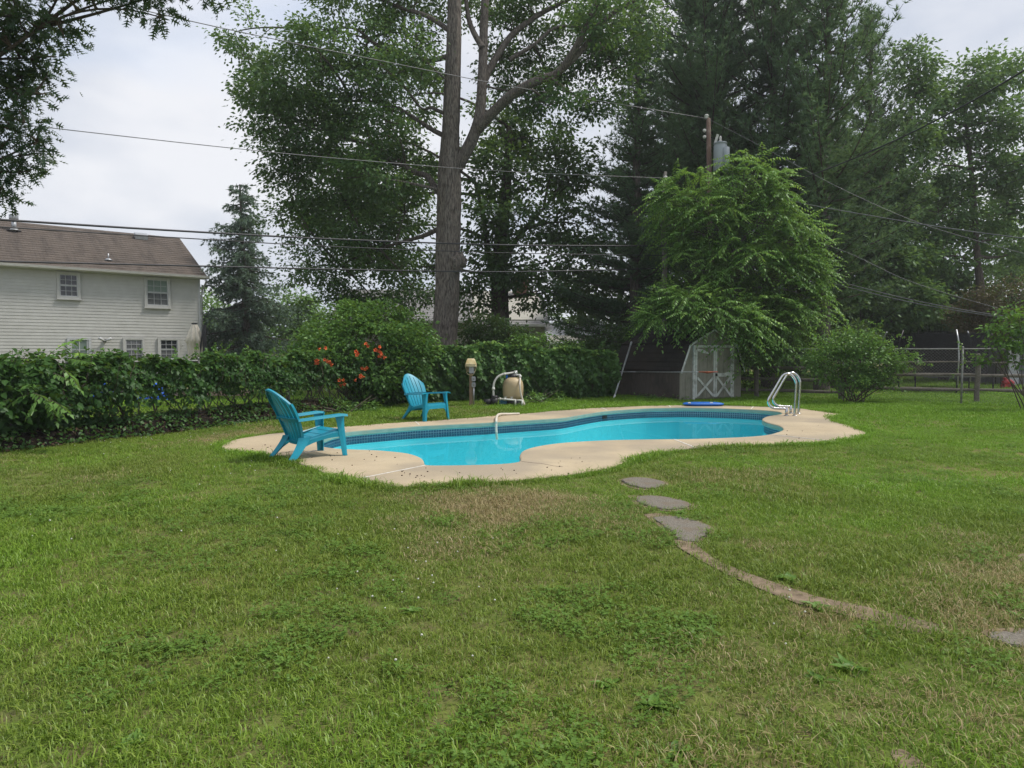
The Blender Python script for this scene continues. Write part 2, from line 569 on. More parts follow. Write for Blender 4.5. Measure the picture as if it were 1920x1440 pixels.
bank = MB().grid(rows).build('soil_bank', M['bank'], smooth=True)
tag(bank, 'dark bare soil bank with leaf litter under the side fence', 'bank', kind='structure')

# deck slab
m, nt, out = newmat('sand_concrete')
n1 = wnoise(nt, 0.9, 6, 0.6)
n2 = wnoise(nt, 7.0, 6, 0.65, off=(5, 2, 0))
c = mixrgb(nt, maprange(nt, n1, 0.32, 0.7), (0.395, 0.318, 0.212), (0.475, 0.39, 0.265))
c = mixrgb(nt, maprange(nt, n2, 0.52, 0.75, 0, 0.5), c, (0.31, 0.255, 0.19))
n3 = wnoise(nt, 0.5, 3, 0.5, off=(1, 7, 0))
c = mixrgb(nt, maprange(nt, n3, 0.48, 0.62, 0, 0.75), c, (0.29, 0.245, 0.185))
n4 = wnoise(nt, 55, 3, 0.6, off=(2, 2, 1))
c = mixrgb(nt, maprange(nt, n4, 0.6, 0.78, 0, 0.5), c, (0.24, 0.2, 0.15))
princ(nt, out, c, 0.85, 0, 0.25, bump(nt, wnoise(nt, 120, 3), 0.35, 0.004))
M['deck'] = m
def fill_loops(loops):
    bm = bmesh.new()
    for L in loops:
        vs = [bm.verts.new(p) for p in L]
        for i in range(len(vs)): bm.edges.new((vs[i - 1], vs[i]))
    bmesh.ops.triangle_fill(bm, use_beauty=True, use_dissolve=False, edges=bm.edges[:], normal=(0, 0, 1))
    for f in bm.faces:
        f.normal_update()
        if f.normal.z < 0: f.normal_flip()
    bm.verts.ensure_lookup_table(); bm.verts.index_update()
    v = [x.co.copy() for x in bm.verts]; f = [[x.index for x in g.verts] for g in bm.faces]
    bm.free()
    return v, f
lipA = offset_loop(pool_loop, 0.022)
v, f = fill_loops([deck_loop, lipA])
mb = MB().add(v, f)
dz = lambda L, z: [Vector((p.x, p.y, z)) for p in L]
mb.grid([lipA, dz(offset_loop(pool_loop, 0.007), DECK_Z - 0.006), dz(pool_loop, DECK_Z - 0.02), dz(offset_loop(pool_loop, 0.002), DECK_Z - 0.024), dz(offset_loop(pool_loop, 0.06), DECK_Z - 0.03)], closed=True)
mb.grid([dz(offset_loop(deck_loop, 0.01), -0.12), dz(offset_loop(deck_loop, 0.008), DECK_Z - 0.012), deck_loop], closed=True)
deck = mb.build('pool_deck', M['deck'], recalc=False)
tag(deck, 'sand coloured concrete deck curving all the way round the pool', 'deck', kind='structure')
M['joint'] = surf('joint_filler', (0.72, 0.70, 0.64), (0.55, 0.52, 0.46), 0.8, 20)
def joint(a, b, w=0.012):
    pa, pb = gnd(*a, DECK_Z), gnd(*b, DECK_Z)
    pts = [pa.lerp(pb, t) + Vector((0, 0, 0.0035)) for t in (0, .33, .66, 1)]
    o = MB()
    for p, q in zip(pts, pts[1:]): o.bar(p, q, w, 0.006)
    return o.build('joint', M['joint'], deck)
joint((797, 873), (681, 896), 0.016)
joint((607, 842), (560, 851), 0.014)
joint((1264, 824), (1300, 838), 0.022)
joint((1444, 815), (1550, 826), 0.016)
joint((1257, 763.2), (1254, 760.2), 0.024)
joint((1138, 768.8), (1128, 764.8), 0.024)
joint((1408, 767), (1412, 762.5), 0.022)
joint((786, 797), (779, 790.5), 0.02)
joint((648, 808), (634, 801), 0.02)
M['crack'] = surf('crack', (0.2, 0.16, 0.12), (0.14, 0.11, 0.08), 0.95, 20)
o = MB()
cpts = [gnd(x, y, DECK_Z) for x, y in ((977, 865), (1000, 868), (1015, 869), (1040, 874), (1055, 875))]
for p, q in zip(cpts, cpts[1:]): o.bar(p + Vector((0, 0, .001)), q + Vector((0, 0, .001)), 0.006, 0.003)
o.build('crack', M['crack'], deck)

# pool
pool = empty('swimming_pool', (float(np.mean([p.x for p in pool_loop])), float(np.mean([p.y for p in pool_loop])), 0))
tag(pool, 'free-form swimming pool with a dark blue tile band and turquoise water', 'pool')
org = Vector(pool.location)
WATER_Z = DECK_Z - 0.19
m, nt, out = newmat('pool_plaster')
c = mixrgb(nt, maprange(nt, wnoise(nt, 1.2, 4), 0.3, 0.7), (0.12, 0.67, 0.765), (0.16, 0.74, 0.82))
princ(nt, out, c, 0.8, 0, 0.2)
M['plaster'] = m
M['grout'] = surf('grout', (0.42, 0.55, 0.58), (0.34, 0.46, 0.5), 0.8, 30)
M['tile'] = surf('pool_tile', (0.03, 0.085, 0.15), (0.045, 0.115, 0.19), 0.3, 25, bmp=0.0, spec=0.6, third=(0.08, 0.15, 0.2), tscale=8)
wallL = offset_loop(pool_loop, 0.045)
loc = lambda L: [p - org for p in L]
M['coping'] = surf('coping_green', (0.20, 0.31, 0.26), (0.26, 0.36, 0.30), 0.7, 5, bmp=0.2, third=(0.30, 0.33, 0.25), tscale=2)  # green tone of the lip face below the deck edge
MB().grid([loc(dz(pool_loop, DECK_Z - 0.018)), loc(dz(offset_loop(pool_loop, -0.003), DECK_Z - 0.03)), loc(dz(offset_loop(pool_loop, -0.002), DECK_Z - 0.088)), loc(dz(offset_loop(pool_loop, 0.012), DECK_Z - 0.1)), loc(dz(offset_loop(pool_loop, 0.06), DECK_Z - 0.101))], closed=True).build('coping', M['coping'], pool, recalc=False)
M['aqua_trim'] = surf('aqua_trim', (0.45, 0.66, 0.64), (0.36, 0.56, 0.55), 0.6, 20, bmp=0)
MB().grid([loc(dz(offset_loop(pool_loop, 0.022), DECK_Z - 0.1015)), loc(dz(offset_loop(pool_loop, 0.022), DECK_Z - 0.11)), loc(dz(offset_loop(pool_loop, 0.046), DECK_Z - 0.111))], closed=True).build('trim_line', M['aqua_trim'], pool, recalc=False)
mb = MB().grid([loc(dz(wallL, DECK_Z - 0.1)), loc(dz(wallL, DECK_Z - 0.262))], closed=True)
mb.build('grout_band', M['grout'], pool, recalc=False)
mb = MB().grid([loc(dz(wallL, DECK_Z - 0.262)), loc(dz(offset_loop(pool_loop, 0.03), DECK_Z - 0.268)), loc(dz(offset_loop(pool_loop, 0.02), -0.9)), loc(dz(offset_loop(pool_loop, -0.35), -1.12))], closed=True)
v, f = fill_loops([dz(offset_loop(pool_loop, -0.35), -1.12)])
mb.add([p - org for p in v], f)
mb.build('shell', M['plaster'], pool, recalc=False)
tl = resample(offset_loop(pool_loop, 0.039), 0.054)
if area2(tl) < 0: tl.reverse()
tb = MB()
for i in range(len(tl)):
    a, b = tl[i], tl[(i + 1) % len(tl)]
    t = (b - a); t.z = 0
    t.normalize()
    nin = Vector((-t.y, t.x, 0))
    a2, b2 = a + t * 0.0045, b - t * 0.0045
    for j in range(3):
        z1 = DECK_Z - 0.112 - j * 0.0495
        z0 = z1 - 0.0415
        q = [Vector((a2.x, a2.y, z0)), Vector((b2.x, b2.y, z0)), Vector((b2.x, b2.y, z1)), Vector((a2.x, a2.y, z1))]
        bk = [p - nin * 0.005 for p in q]
        tb.add([p - org for p in q + bk], [(0, 3, 2, 1), (0, 1, 5, 4), (1, 2, 6, 5), (2, 3, 7, 6), (3, 0, 4, 7)])
tag(tb.build('tile_band', M['tile'], pool, recalc=False), kind='stuff')
# skimmer mouth in the far wall
sk = gnd(1136, 770, DECK_Z)
k = min(range(len(tl)), key=lambda i: (tl[i] - sk).length)
t = (tl[(k + 2) % len(tl)] - tl[k - 2]); t.z = 0; t.normalize(); nin = Vector((-t.y, t.x, 0))
M['black_plastic'] = surf('black_plastic', (0.012, 0.012, 0.013), (0.03, 0.03, 0.03), 0.5, 10)
MB().bar(tl[k] - org - t * 0.09 + Vector((0, 0, DECK_Z - .155)) - Vector((0, 0, tl[k].z)), tl[k] - org + t * 0.09 + Vector((0, 0, DECK_Z - .155 - tl[k].z)), 0.02, 0.09).build('skimmer_mouth', M['black_plastic'], pool)

m, nt, out = newmat('pool_water')
tr = nt.nodes.new('ShaderNodeBsdfTransparent'); tr.inputs[0].default_value = (0.78, 0.98, 0.99, 1)
gl = nt.nodes.new('ShaderNodeBsdfGlossy'); gl.inputs['Roughness'].default_value = 0.012
nb = bump(nt, wnoise(nt, 2.6, 4, 0.55), 0.024, 0.05)
nt.links.new(nb, gl.inputs['Normal'])
fr = nt.nodes.new('ShaderNodeFresnel'); fr.inputs['IOR'].default_value = 1.33
nt.links.new(nb, fr.inputs['Normal'])
fac = maprange(nt, fr.outputs[0], 0.0, 1.0, 0.0, 0.54)
ms = nt.nodes.new('ShaderNodeMixShader')
nt.links.new(fac, ms.inputs[0]); nt.links.new(tr.outputs[0], ms.inputs[1]); nt.links.new(gl.outputs[0], ms.inputs[2])
nt.links.new(ms.outputs[0], out.inputs['Surface'])
M['water'] = m
v, f = fill_loops([dz(offset_loop(pool_loop, 0.04), WATER_Z)])
water = MB().add(v, f).build('water', M['water'], recalc=False)
tag(water, 'still turquoise pool water', 'water', kind='structure')

# stepping stones and the worn path
M['stone'] = surf('stone', (0.095, 0.083, 0.066), (0.22, 0.198, 0.162), 0.95, 110, bmp=0.9, bscale=45, bdist=0.012, third=(0.15, 0.115, 0.075), tscale=6)
M['dirt'] = surf('dirt', (0.24, 0.18, 0.12), (0.13, 0.095, 0.06), 0.95, 14, bmp=0.6, bscale=70, bdist=0.01)
stone_labels = ['small grey stepping stone nearest the pool deck', 'middle grey stepping stone between the two others near the deck', 'largest grey stepping stone where the bare path begins', 'grey stepping stone at the right edge past the bare path']
for Lp, lab in zip(stone_loops, stone_labels):
    S = smooth_loop(resample(Lp, 0.05), 1)
    if area2(S) < 0: S.reverse()
    S = [p + Vector((rng.normal(0, .007), rng.normal(0, .007), 0)) for p in S]
    c0 = sum(S, Vector()) / len(S)
    rel = [p - c0 for p in S]
    e = MB().grid([[Vector((p.x, p.y, -0.05)) for p in rel], [Vector((p.x, p.y, 0.008)) for p in rel], [Vector((p.x * .96, p.y * .96, 0.016)) for p in rel]], closed=True)
    vv, ff = fill_loops([[Vector((p.x * .96, p.y * .96, 0.016)) for p in rel]])
    e.add(vv, ff)
    o = e.build('stepping_stone', M['stone'], recalc=False)
    o.location = (c0.x, c0.y, 0)
    bare_loops.append([c0 + (p - c0) * rng.uniform(1.12, 1.4) + Vector((.01, .035, 0)) for p in resample(Lp, .12)])
    tag(o, lab, 'stepping stone', 'stepping stones in the lawn')
def flatpatch(Lp, name, mat_, z):
    S = smooth_loop(resample(Lp, 0.05), 1)
    if area2(S) < 0: S.reverse()
    v, f = fill_loops([[Vector((p.x, p.y, gz(p.x, p.y) + z)) for p in S]])
    return MB().add(v, f).build(name, mat_, recalc=False)
tag(flatpatch(path_loop, 'path', M['dirt'], 0.008), 'narrow bare concrete and dirt strip sunk in the lawn', 'path', kind='structure')
for bl_ in bare_loops:
    tag(flatpatch(bl_, 'bare_ground', M['dirt'], 0.004), 'patch of bare brown ground in the grass', 'ground', kind='structure')
# ------------------------------------------------------------------ buildings
M['siding'] = surf('cream_siding', (0.52, 0.515, 0.49), (0.47, 0.465, 0.44), 0.6, 3, bmp=0.05, third=(0.45, 0.445, 0.42), tscale=0.7)
M['trim'] = surf('white_trim', (0.52, 0.53, 0.54), (0.45, 0.46, 0.47), 0.5, 8, bmp=0.05)
M['casing'] = surf('casing', (0.5, 0.497, 0.48), (0.45, 0.447, 0.43), 0.6, 8, bmp=0.05)
M['gutter'] = surf('gutter_white', (0.62, 0.61, 0.58), (0.45, 0.43, 0.4), 0.5, 5, bmp=0.05, stretch=(0.6, 2, 8))
M['metal_grey'] = surf('galvanised', (0.42, 0.43, 0.44), (0.3, 0.31, 0.32), 0.45, 10, metal=0.6, bmp=0.1)
M['dark_metal'] = surf('dark_metal', (0.022, 0.022, 0.025), (0.012, 0.012, 0.014), 0.5, 12, bmp=0.05)
def glassmat(name, col, col2):
    m, nt, out = newmat(name)
    c = mixrgb(nt, maprange(nt, noise(nt, 3, 3), 0.3, 0.7), col, col2)
    princ(nt, out, c, 0.08, 0, 0.6)
    return m
M['glass_dark'] = glassmat('glass_dark', (0.012, 0.014, 0.018), (0.04, 0.045, 0.05))
M['glass_green'] = glassmat('glass_green', (0.16, 0.22, 0.19), (0.22, 0.27, 0.24))
M['glass_grey'] = glassmat('glass_grey', (0.07, 0.075, 0.08), (0.16, 0.165, 0.17))
def shingle(name, a, b, streak, axis=(1, 1, 1), row=0.14):
    m, nt, out = newmat(name)
    tc = nt.nodes.new('ShaderNodeTexCoord')
    br = nt.nodes.new('ShaderNodeTexBrick')
    br.inputs['Scale'].default_value = 1.0
    br.inputs['Brick Width'].default_value = 0.3
    br.inputs['Row Height'].default_value = row
    br.inputs['Mortar Size'].default_value = 0.008
    br.inputs['Color1'].default_value = (*a, 1); br.inputs['Color2'].default_value = (*b, 1)
    br.inputs['Mortar'].default_value = tuple(c * 0.55 for c in a) + (1,)
    mp = nt.nodes.new('ShaderNodeMapping'); mp.inputs['Scale'].default_value = axis
    nt.links.new(tc.outputs['UV'], mp.inputs['Vector'])
    nt.links.new(mp.outputs['Vector'], br.inputs['Vector'])
    n = maprange(nt, noise(nt, 0.9, 6, 0.65, stretch=(2.2, 0.5, 0.5)), 0.48, 0.7, 0, 0.75)
    c = mixrgb(nt, n, br.outputs['Color'], streak)
    c = mixrgb(nt, maprange(nt, noise(nt, 14, 4), 0.3, 0.7, 0, 0.4), c, b)
    princ(nt, out, c, 0.95, 0, 0.15, bump(nt, br.outputs['Fac'], -0.5, 0.02))
    return m
M['roof_brown'] = shingle('roof_brown', (0.095, 0.077, 0.064), (0.125, 0.104, 0.088), (0.038, 0.033, 0.03))
M['roof_grey'] = shingle('roof_grey', (0.21, 0.205, 0.2), (0.27, 0.265, 0.26), (0.15, 0.145, 0.14))
M['roof_pale'] = shingle('roof_pale', (0.52, 0.52, 0.53), (0.6, 0.6, 0.61), (0.45, 0.45, 0.46))
M['roof_black'] = shingle('roof_black', (0.018, 0.017, 0.016), (0.03, 0.028, 0.026), (0.045, 0.034, 0.024))

def quad_uv(o, uvs):
    me = o.data
    uv = me.uv_layers.new(name='UVMap')
    for poly in me.polygons:
        for li in poly.loop_indices:
            uv.data[li].uv = uvs[me.loops[li].vertex_index % len(uvs)]
def roof_plane(parent, a, b, c, d, th, mat_, name='roof'):
    """a-b eave, d-c ridge; a slab with its real size laid out as uv, shingle courses stepped."""
    a, b, c, d = map(Vector, (a, b, c, d))
    L = (b - a).length; W = (d - a).length
    n = (b - a).cross(d - a).normalized()
    mb = MB(); uvs = []
    rows = max(2, int(W / 0.28))
    for i in range(rows):
        t0, t1 = i / rows, (i + 1) / rows
        p = [a.lerp(d, t0), b.lerp(c, t0), b.lerp(c, t1), a.lerp(d, t1)]
        up0, up1 = 0.012, 0.0
        q = [p[0] + n * up0, p[1] + n * up0, p[2] + n * up1, p[3] + n * up1]
        f0 = [p[0] - n * th, p[1] - n * th]
        mb.add(q, [(0, 1, 2, 3)]); uvs += [(0, t0 * W), (L, t0 * W), (L, t1 * W), (0, t1 * W)]
        mb.add([p[0], p[1], q[1], q[0]], [(0, 1, 2, 3)]); uvs += [(0, t0 * W)] * 4
    mb.add([a - n * th, b - n * th, c - n * th, d - n * th], [(3, 2, 1, 0)]); uvs += [(0, 0), (L, 0), (L, W), (0, W)]
    for p, q in ((a, b), (b, c), (c, d), (d, a)):
        mb.add([p - n * th, q - n * th, q, p], [(0, 1, 2, 3)]); uvs += [(0, 0)] * 4
    me = bpy.data.meshes.new(name)
    me.from_pydata(mb.v, [], mb.f)
    me.materials.append(mat_)
    uv = me.uv_layers.new(name='UVMap')
    for poly in me.polygons:
        for li in poly.loop_indices: uv.data[li].uv = uvs[me.loops[li].vertex_index]
    return link(bpy.data.objects.new(name, me), parent)
def lap_wall(parent, x0, x1, z0, z1, mat_, pitch=0.143, y=0.0, name='siding', flip=1):
    """Lapped boards in the wall plane y; each board leans out at its foot. One joined part."""
    mb = MB()
    n = int(math.ceil((z1 - z0) / pitch))
    for i in range(n):
        a, b = z0 + i * pitch, min(z1, z0 + (i + 1) * pitch)
        mb.add([(x0, y - .017 * flip, a), (x1, y - .017 * flip, a), (x1, y - .004 * flip, b), (x0, y - .004 * flip, b)], [(0, 1, 2, 3)])
        mb.add([(x0, y + .0 * flip, a), (x1, y + .0 * flip, a), (x1, y - .017 * flip, a), (x0, y - .017 * flip, a)], [(0, 1, 2, 3)])
    o = mb.build(name, mat_, parent, recalc=False)
    o['kind'] = 'stuff'
    return o
def window(parent, x0, x1, z0, z1, y, glass_top, glass_low, cas=0.11, cols=3):
    """Double-hung window: casing, two sashes with bars, panes. Stands on the wall plane y, looking to -y."""
    w = empty('window'); w.parent = parent
    w.location = ((x0 + x1) / 2, y, (z0 + z1) / 2)
    hw, hh = (x1 - x0) / 2, (z1 - z0) / 2
    fr = MB()
    fr.box((-hw + cas / 2, -.035, 0), (cas, .07, 2 * hh)); fr.box((hw - cas / 2, -.035, 0), (cas, .07, 2 * hh))
    fr.box((0, -.034, hh - cas / 2), (2 * (hw - cas), .068, cas)); fr.box((0, -.034, -hh + cas / 2), (2 * (hw - cas), .068, cas))
    fr.box((0, -.05, -hh - .025), (2 * hw + .06, .1, .05))
    fr.build('frame', M['casing'], w)
    gw, gh = hw - cas, hh - cas
    for k, (za, zb, g) in enumerate(((0, gh, glass_top), (-gh, 0, glass_low))):
        yo = -.028 if k == 0 else -.02
        s = MB(); t = .035
        s.box((-gw + t / 2, yo, (za + zb) / 2), (t, .03, zb - za)); s.box((gw - t / 2, yo, (za + zb) / 2), (t, .03, zb - za))
        s.box((0, yo, zb - t / 2), (2 * gw - 2 * t, .029, t)); s.box((0, yo, za + t / 2), (2 * gw - 2 * t, .029, t))
        for i in range(1, cols):
            s.box((-gw + 2 * gw * i / cols, yo + .002, (za + zb) / 2), (.016, .018, zb - za - 2 * t))
        s.box((0, yo + .001, (za + zb) / 2), (2 * gw - 2 * t, .016, .016))
        s.build('sash', M['trim'], w)
        cw, chh = (2 * gw - 2 * t) / cols, (zb - za - 2 * t) / 2
        pm = MB().box((0, 0, 0), (cw - .012, .006, chh - .012)).mesh('pane', g)
        for i in range(cols):
            for j in range(2):
                po = link(bpy.data.objects.new('pane', pm), w)
                po.location = (-gw + t + cw * (i + .5), yo + .008, za + t + chh * (j + .5))
                po.rotation_euler = (.012 * math.sin(7 * i + 3 * j + x0 * 5), 0, .012 * math.cos(5 * i + j * 2 + z0))
    return w

# left neighbour: two-storey house, lapped siding
ha = empty('house', (-15.7, 35.0, 0.2), math.atan2(.644, .765))
tag(ha, 'two-storey cream house with brown shingle roof behind the left hedge', 'house')
HL, HD, EV, RG = 15.0, 9.0, 5.05, 7.5
core = MB()
core.prism([(-HL, 0.03, -.3), (-HL, HD, -.3), (-HL, HD, EV), (-HL, HD / 2, RG - .12), (-HL, 0.03, EV)], (0, 0, 0), (HL - .03, 0, 0))
core.build('wall', M['siding'], ha)
lap_wall(ha, -HL, -.09, -.2, EV - .06, M['siding'])
MB().box((-.045, -.02, EV / 2 - .15), (.09, .05, EV + .0)).build('corner_board', M['trim'], ha)
roof_plane(ha, (-HL - .3, -.38, EV - .07), (.25, -.38, EV - .07), (.25, HD / 2, RG), (-HL - .3, HD / 2, RG), .1, M['roof_brown'])
roof_plane(ha, (.25, HD + .38, EV - .07), (-HL - .3, HD + .38, EV - .07), (-HL - .3, HD / 2 + .004, RG), (.25, HD / 2 + .004, RG), .1, M['roof_brown'])
MB().box((-HL / 2, -.17, EV - .19), (HL + .5, .38, .03)).build('soffit', M['trim'], ha)
gt = MB()
gt.prism([(-HL - .3, -.40, EV - .2), (-HL - .3, -.50, EV - .17), (-HL - .3, -.52, EV - .06), (-HL - .3, -.40, EV - .06)], (0, 0, 0), (HL + .62, 0, 0))
gt.build('gutter', M['gutter'], ha)
MB().tube([(.18, -.45, EV - .2), (.18, -.4, EV - .36), (.08, -.1, EV - .75), (.05, -.06, EV - 1.0), (.05, -.06, 0)], .045, 8).build('downspout', M['metal_grey'], ha, smooth=True)
window(ha, -6.08, -5.17, 3.6, 4.8, -.027, M['glass_dark'], M['glass_dark'])
window(ha, -2.55, -1.4, 3.35, 4.8, -.027, M['glass_green'], M['glass_grey'])
window(ha, -3.52, -2.59, .75, 1.9, -.027, M['glass_grey'], M['glass_grey'])
window(ha, -2.02, -1.02, .75, 1.9, -.027, M['glass_dark'], M['glass_grey'])
dr = empty('door'); dr.parent = ha; dr.location = (-5.28, -.023, .0)
MB().box((-.42, -.03, .93), (.1, .06, 1.86)).box((.42, -.03, .93), (.1, .06, 1.86)).box((0, -.029, 1.81), (.74, .058, .1)).build('frame', M['trim'], dr)
dm = MB().box((0, -.01, .42), (.74, .03, .84)).box((0, -.012, 1.3), (.03, .034, .92)).box((0, -.013, 1.3), (.74, .03, .03)).box((-.33, -.011, 1.3), (.08, .03, .92)).box((.33, -.011, 1.3), (.08, .03, .92))
dm.build('leaf', M['trim'], dr)
MB().box((0, -.004, 1.3), (.58, .01, .92)).build('pane', M['glass_green'], dr)
fl = empty('flood_light'); fl.parent = ha; fl.location = (-4.27, -.03, 1.72)
MB().box((0, -.05, 0), (.12, .1, .12)).build('base', M['dark_metal'], fl)
for s_ in (-1, 1):
    MB().tube([(0, -.1, 0), (s_ * .12, -.17, .05), (s_ * .24, -.24, .12)], [.03, .05, .075], 10).build('lamp_head', M['trim'], fl, smooth=True)
# roof fittings
def on_roof(u, t): return Vector((u, -.38 + t * (HD / 2 + .38), EV - .07 + t * (RG - EV + .07)))
p = on_roof(-7.29, .76)
vp = MB().tube([p, p + Vector((0, 0, .5))], .1, 12); vp.lathe([(.3, .02), (.16, .06), (.12, .16)], p, 12)
vp.lathe([(.16, .5), (.19, .54), (.19, .74), (.14, .78)], p, 12)
vp.build('flue_pipe', M['metal_grey'], ha, smooth=True)
p = on_roof(-3.88, .23)
MB().tube([p, p + Vector((0, 0, .32))], .03, 8).lathe([(.2, -.02), (.12, .05), (.05, .09)], p, 12).build('vent_pipe', M['metal_grey'], ha, smooth=True)
p = on_roof(-1.8, .87)
MB().prism([p + Vector((-.3, -.22, -.08)), p + Vector((-.3, .2, .15)), p + Vector((-.3, .05, .3)), p + Vector((-.3, -.25, .16))], (0, 0, 0), (.6, 0, 0)).build('box_vent', M['metal_grey'], ha)
# one-storey extension past the corner
ex = empty('extension'); ex.parent = ha
MB().box((1.0, 5.0, 1.0), (1.6, 2.0, 2.4)).build('wall', M['siding'], ex)
MB().prism([(.2, 3.6, 2.75), (2.7, 3.6, 2.02), (2.7, 3.6, 1.82), (.2, 3.6, 1.82)], (0, 0, 0), (0, .06, 0)).build('fascia', M['trim'], ex)
roof_plane(ex, (2.75, 3.55, 2.05), (2.75, 6.4, 2.05), (.1, 6.4, 2.82), (.1, 3.55, 2.82), .06, M['roof_grey'])

# closed patio umbrella and its cantilever mast in front of the house corner
ub = empty('patio_umbrella', at(366, 665, 31.0)); ub.location.z = .2
tag(ub, 'closed cream cantilever patio umbrella beside the house corner', 'umbrella')
M['canvas'] = surf('cream_canvas', (0.70, 0.65, 0.55), (0.56, 0.51, 0.42), 0.85, 4, bmp=0.3, stretch=(8, 8, 1))
rows = []
for z, r, am in ((.65, .2, .07), (1.0, .24, .08), (1.35, .24, .08), (1.6, .27, .09), (1.7, .35, .09), (1.85, .32, .06), (2.1, .24, .04), (2.35, .14, .02), (2.44, .1, .01), (2.46, .02, 0)):
    rows.append([Vector((math.cos(a) * (r + am * math.cos(8 * a + z * 3)), math.sin(a) * (r + am * math.cos(8 * a + z * 3)), z)) for a in [2 * math.pi * k / 48 for k in range(48)]])
MB().grid(rows, closed=True).build('canopy', M['canvas'], ub, smooth=True)
MB().lathe([(.12, 2.45), (.13, 2.49), (.05, 2.51)], sides=12).build('cap', M['dark_metal'], ub)
MB().box((.44, 0, 1.15), (.13, .13, 2.55)).build('mast', M['dark_metal'], ub)
MB().bar((.4, 0, 2.42), (.22, -.1, 1.0), .06, .06).build('arm', M['dark_metal'], ub)
MB().box((.45, 0, .04), (.9, .9, .1)).build('base', M['dark_metal'], ub)

# house behind the big tree
hb = empty('house', (1.9, 41.0, 0), R(4))
tag(hb, 'beige house with grey shingle roof half hidden behind the big tree trunk', 'house')
M['siding_b'] = surf('beige_siding', (0.40, 0.385, 0.33), (0.35, 0.335, 0.29), 0.65, 3, bmp=0.05)
MB().prism([(-12, 0.03, -.2), (-12, 8, -.2), (-12, 8, 3.3), (-12, 4, 5.3), (-12, .03, 3.3)], (0, 0, 0), (12, 0, 0)).build('wall', M['siding_b'], hb)
lap_wall(hb, -12, 0, -.2, 3.28, M['siding_b'], .16)
MB().box((.03, -.0, 1.6), (.06, .06, 3.5)).build('corner_board', M['trim'], hb)
roof_plane(hb, (-12.4, -.45, 3.2), (-4.2, -.45, 3.2), (-4.2, 4, 5.35), (-12.4, 4, 5.35), .1, M['roof_grey'])
roof_plane(hb, (-4.19, -.45, 3.0), (.3, -.45, 3.0), (.3, 4, 5.1), (-4.19, 4, 5.1), .1, M['roof_grey'])
MB().box((-8.3, -.5, 3.14), (8.3, .08, .16)).build('gutter', M['gutter'], hb)
MB().box((-1.9, -.5, 2.94), (4.3, .08, .14)).build('gutter', M['gutter'], hb)
window(hb, -1.5, -.75, 1.75, 2.85, -.023, M['glass_dark'], M['glass_dark'], cas=.1, cols=2)
ch = MB().box((-1.1, 3.4, 5.2), (.9, .8, 2.2)).build('chimney', surf('brick_red', (.22, .11, .075), (.16, .08, .055), .9, 12), hb)
# low white roof beside it
ga = empty('garage', (2.1, 38.5, 0), R(2))
tag(ga, 'low garage with a pale grey roof right of the beige house', 'garage')
MB().prism([(0, .3, 0), (0, 6.2, 0), (0, 6.2, 2.0), (0, 3.2, 3.0), (0, .3, 2.0)], (0.05, 0, 0), (6.0, 0, 0)).build('wall', M['siding_b'], ga)
roof_plane(ga, (-.1, 0, 1.85), (6.2, 0, 1.85), (6.2, 3.2, 3.05), (-.1, 3.2, 3.05), .08, M['roof_pale'])
MB().box((3, -.05, 1.8), (6.3, .08, .14)).build('fascia', M['trim'], ga)

# house at the right edge
hc = empty('house', (21.2, 29.6, 0), R(-8))
tag(hc, 'grey house with white trim at the right edge behind the leafy branch', 'house')
M['grey_wall'] = surf('grey_wall', (0.16, 0.165, 0.18), (0.12, 0.125, 0.14), .7, 4, bmp=.1)
MB().box((3.0, 4.0, 1.2), (6.0, 8, 2.8)).build('wall', M['grey_wall'], hc)
lap_wall(hc, .5, 6, -.2, 2.5, M['grey_wall'], .16, y=-.004)
MB().box((.2, -.06, .95), (.4, .1, 1.9)).build('corner_board', M['trim'], hc)
roof_plane(hc, (-.2, -.5, 2.55), (6.4, -.5, 2.55), (6.4, 4, 3.5), (-.2, 4, 3.5), .1, M['roof_brown'])
window(hc, .95, 1.75, 1.15, 1.75, -.03, M['glass_dark'], M['glass_dark'], cas=.07, cols=3)
window(hc, 2.1, 2.9, 1.15, 1.75, -.03, M['glass_dark'], M['glass_dark'], cas=.07, cols=3)

# ------------------------------------------------------------------ garden shed
a_ = R(28)
sh = empty('garden_shed', (5.0, 20.45, 0), a_)
tag(sh, 'weathered grey gambrel shed with white crossed doors under the bright tree', 'shed')
SW, SL, SE, SB, SP = 2.45, 3.2, .92, 1.66, 2.12        # width, length, eave, break, peak
IN = .30
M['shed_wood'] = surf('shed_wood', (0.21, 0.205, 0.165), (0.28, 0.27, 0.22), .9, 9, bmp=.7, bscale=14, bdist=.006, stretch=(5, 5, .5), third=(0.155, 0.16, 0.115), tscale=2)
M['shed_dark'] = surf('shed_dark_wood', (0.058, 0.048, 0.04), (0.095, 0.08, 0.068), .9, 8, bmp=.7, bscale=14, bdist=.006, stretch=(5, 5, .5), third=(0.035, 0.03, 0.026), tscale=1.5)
M['shed_white'] = surf('flaking_white', (0.62, 0.64, 0.61), (0.5, 0.52, 0.49), .75, 10, bmp=.3, third=(0.27, 0.27, 0.24), tscale=5)
def zprof(x):                                            # top of the front wall at x
    t = min(x, SW - x)
    return SE + (SB - SE) * t / IN if t < IN else SB + (SP - SB) * (t - IN) / (SW / 2 - IN)
core = MB().prism([(.02, 0.03, -.1), (SW - .02, .03, -.1), (SW - .02, .03, SE - .03), (SW - IN, .03, SB - .05), (SW / 2, .03, SP - .05), (IN, .03, SB - .05), (.02, .03, SE - .03)], (0, 0, 0), (0, SL - .06, 0))
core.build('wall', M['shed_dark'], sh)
nb = 13
rnd = random.Random(5)
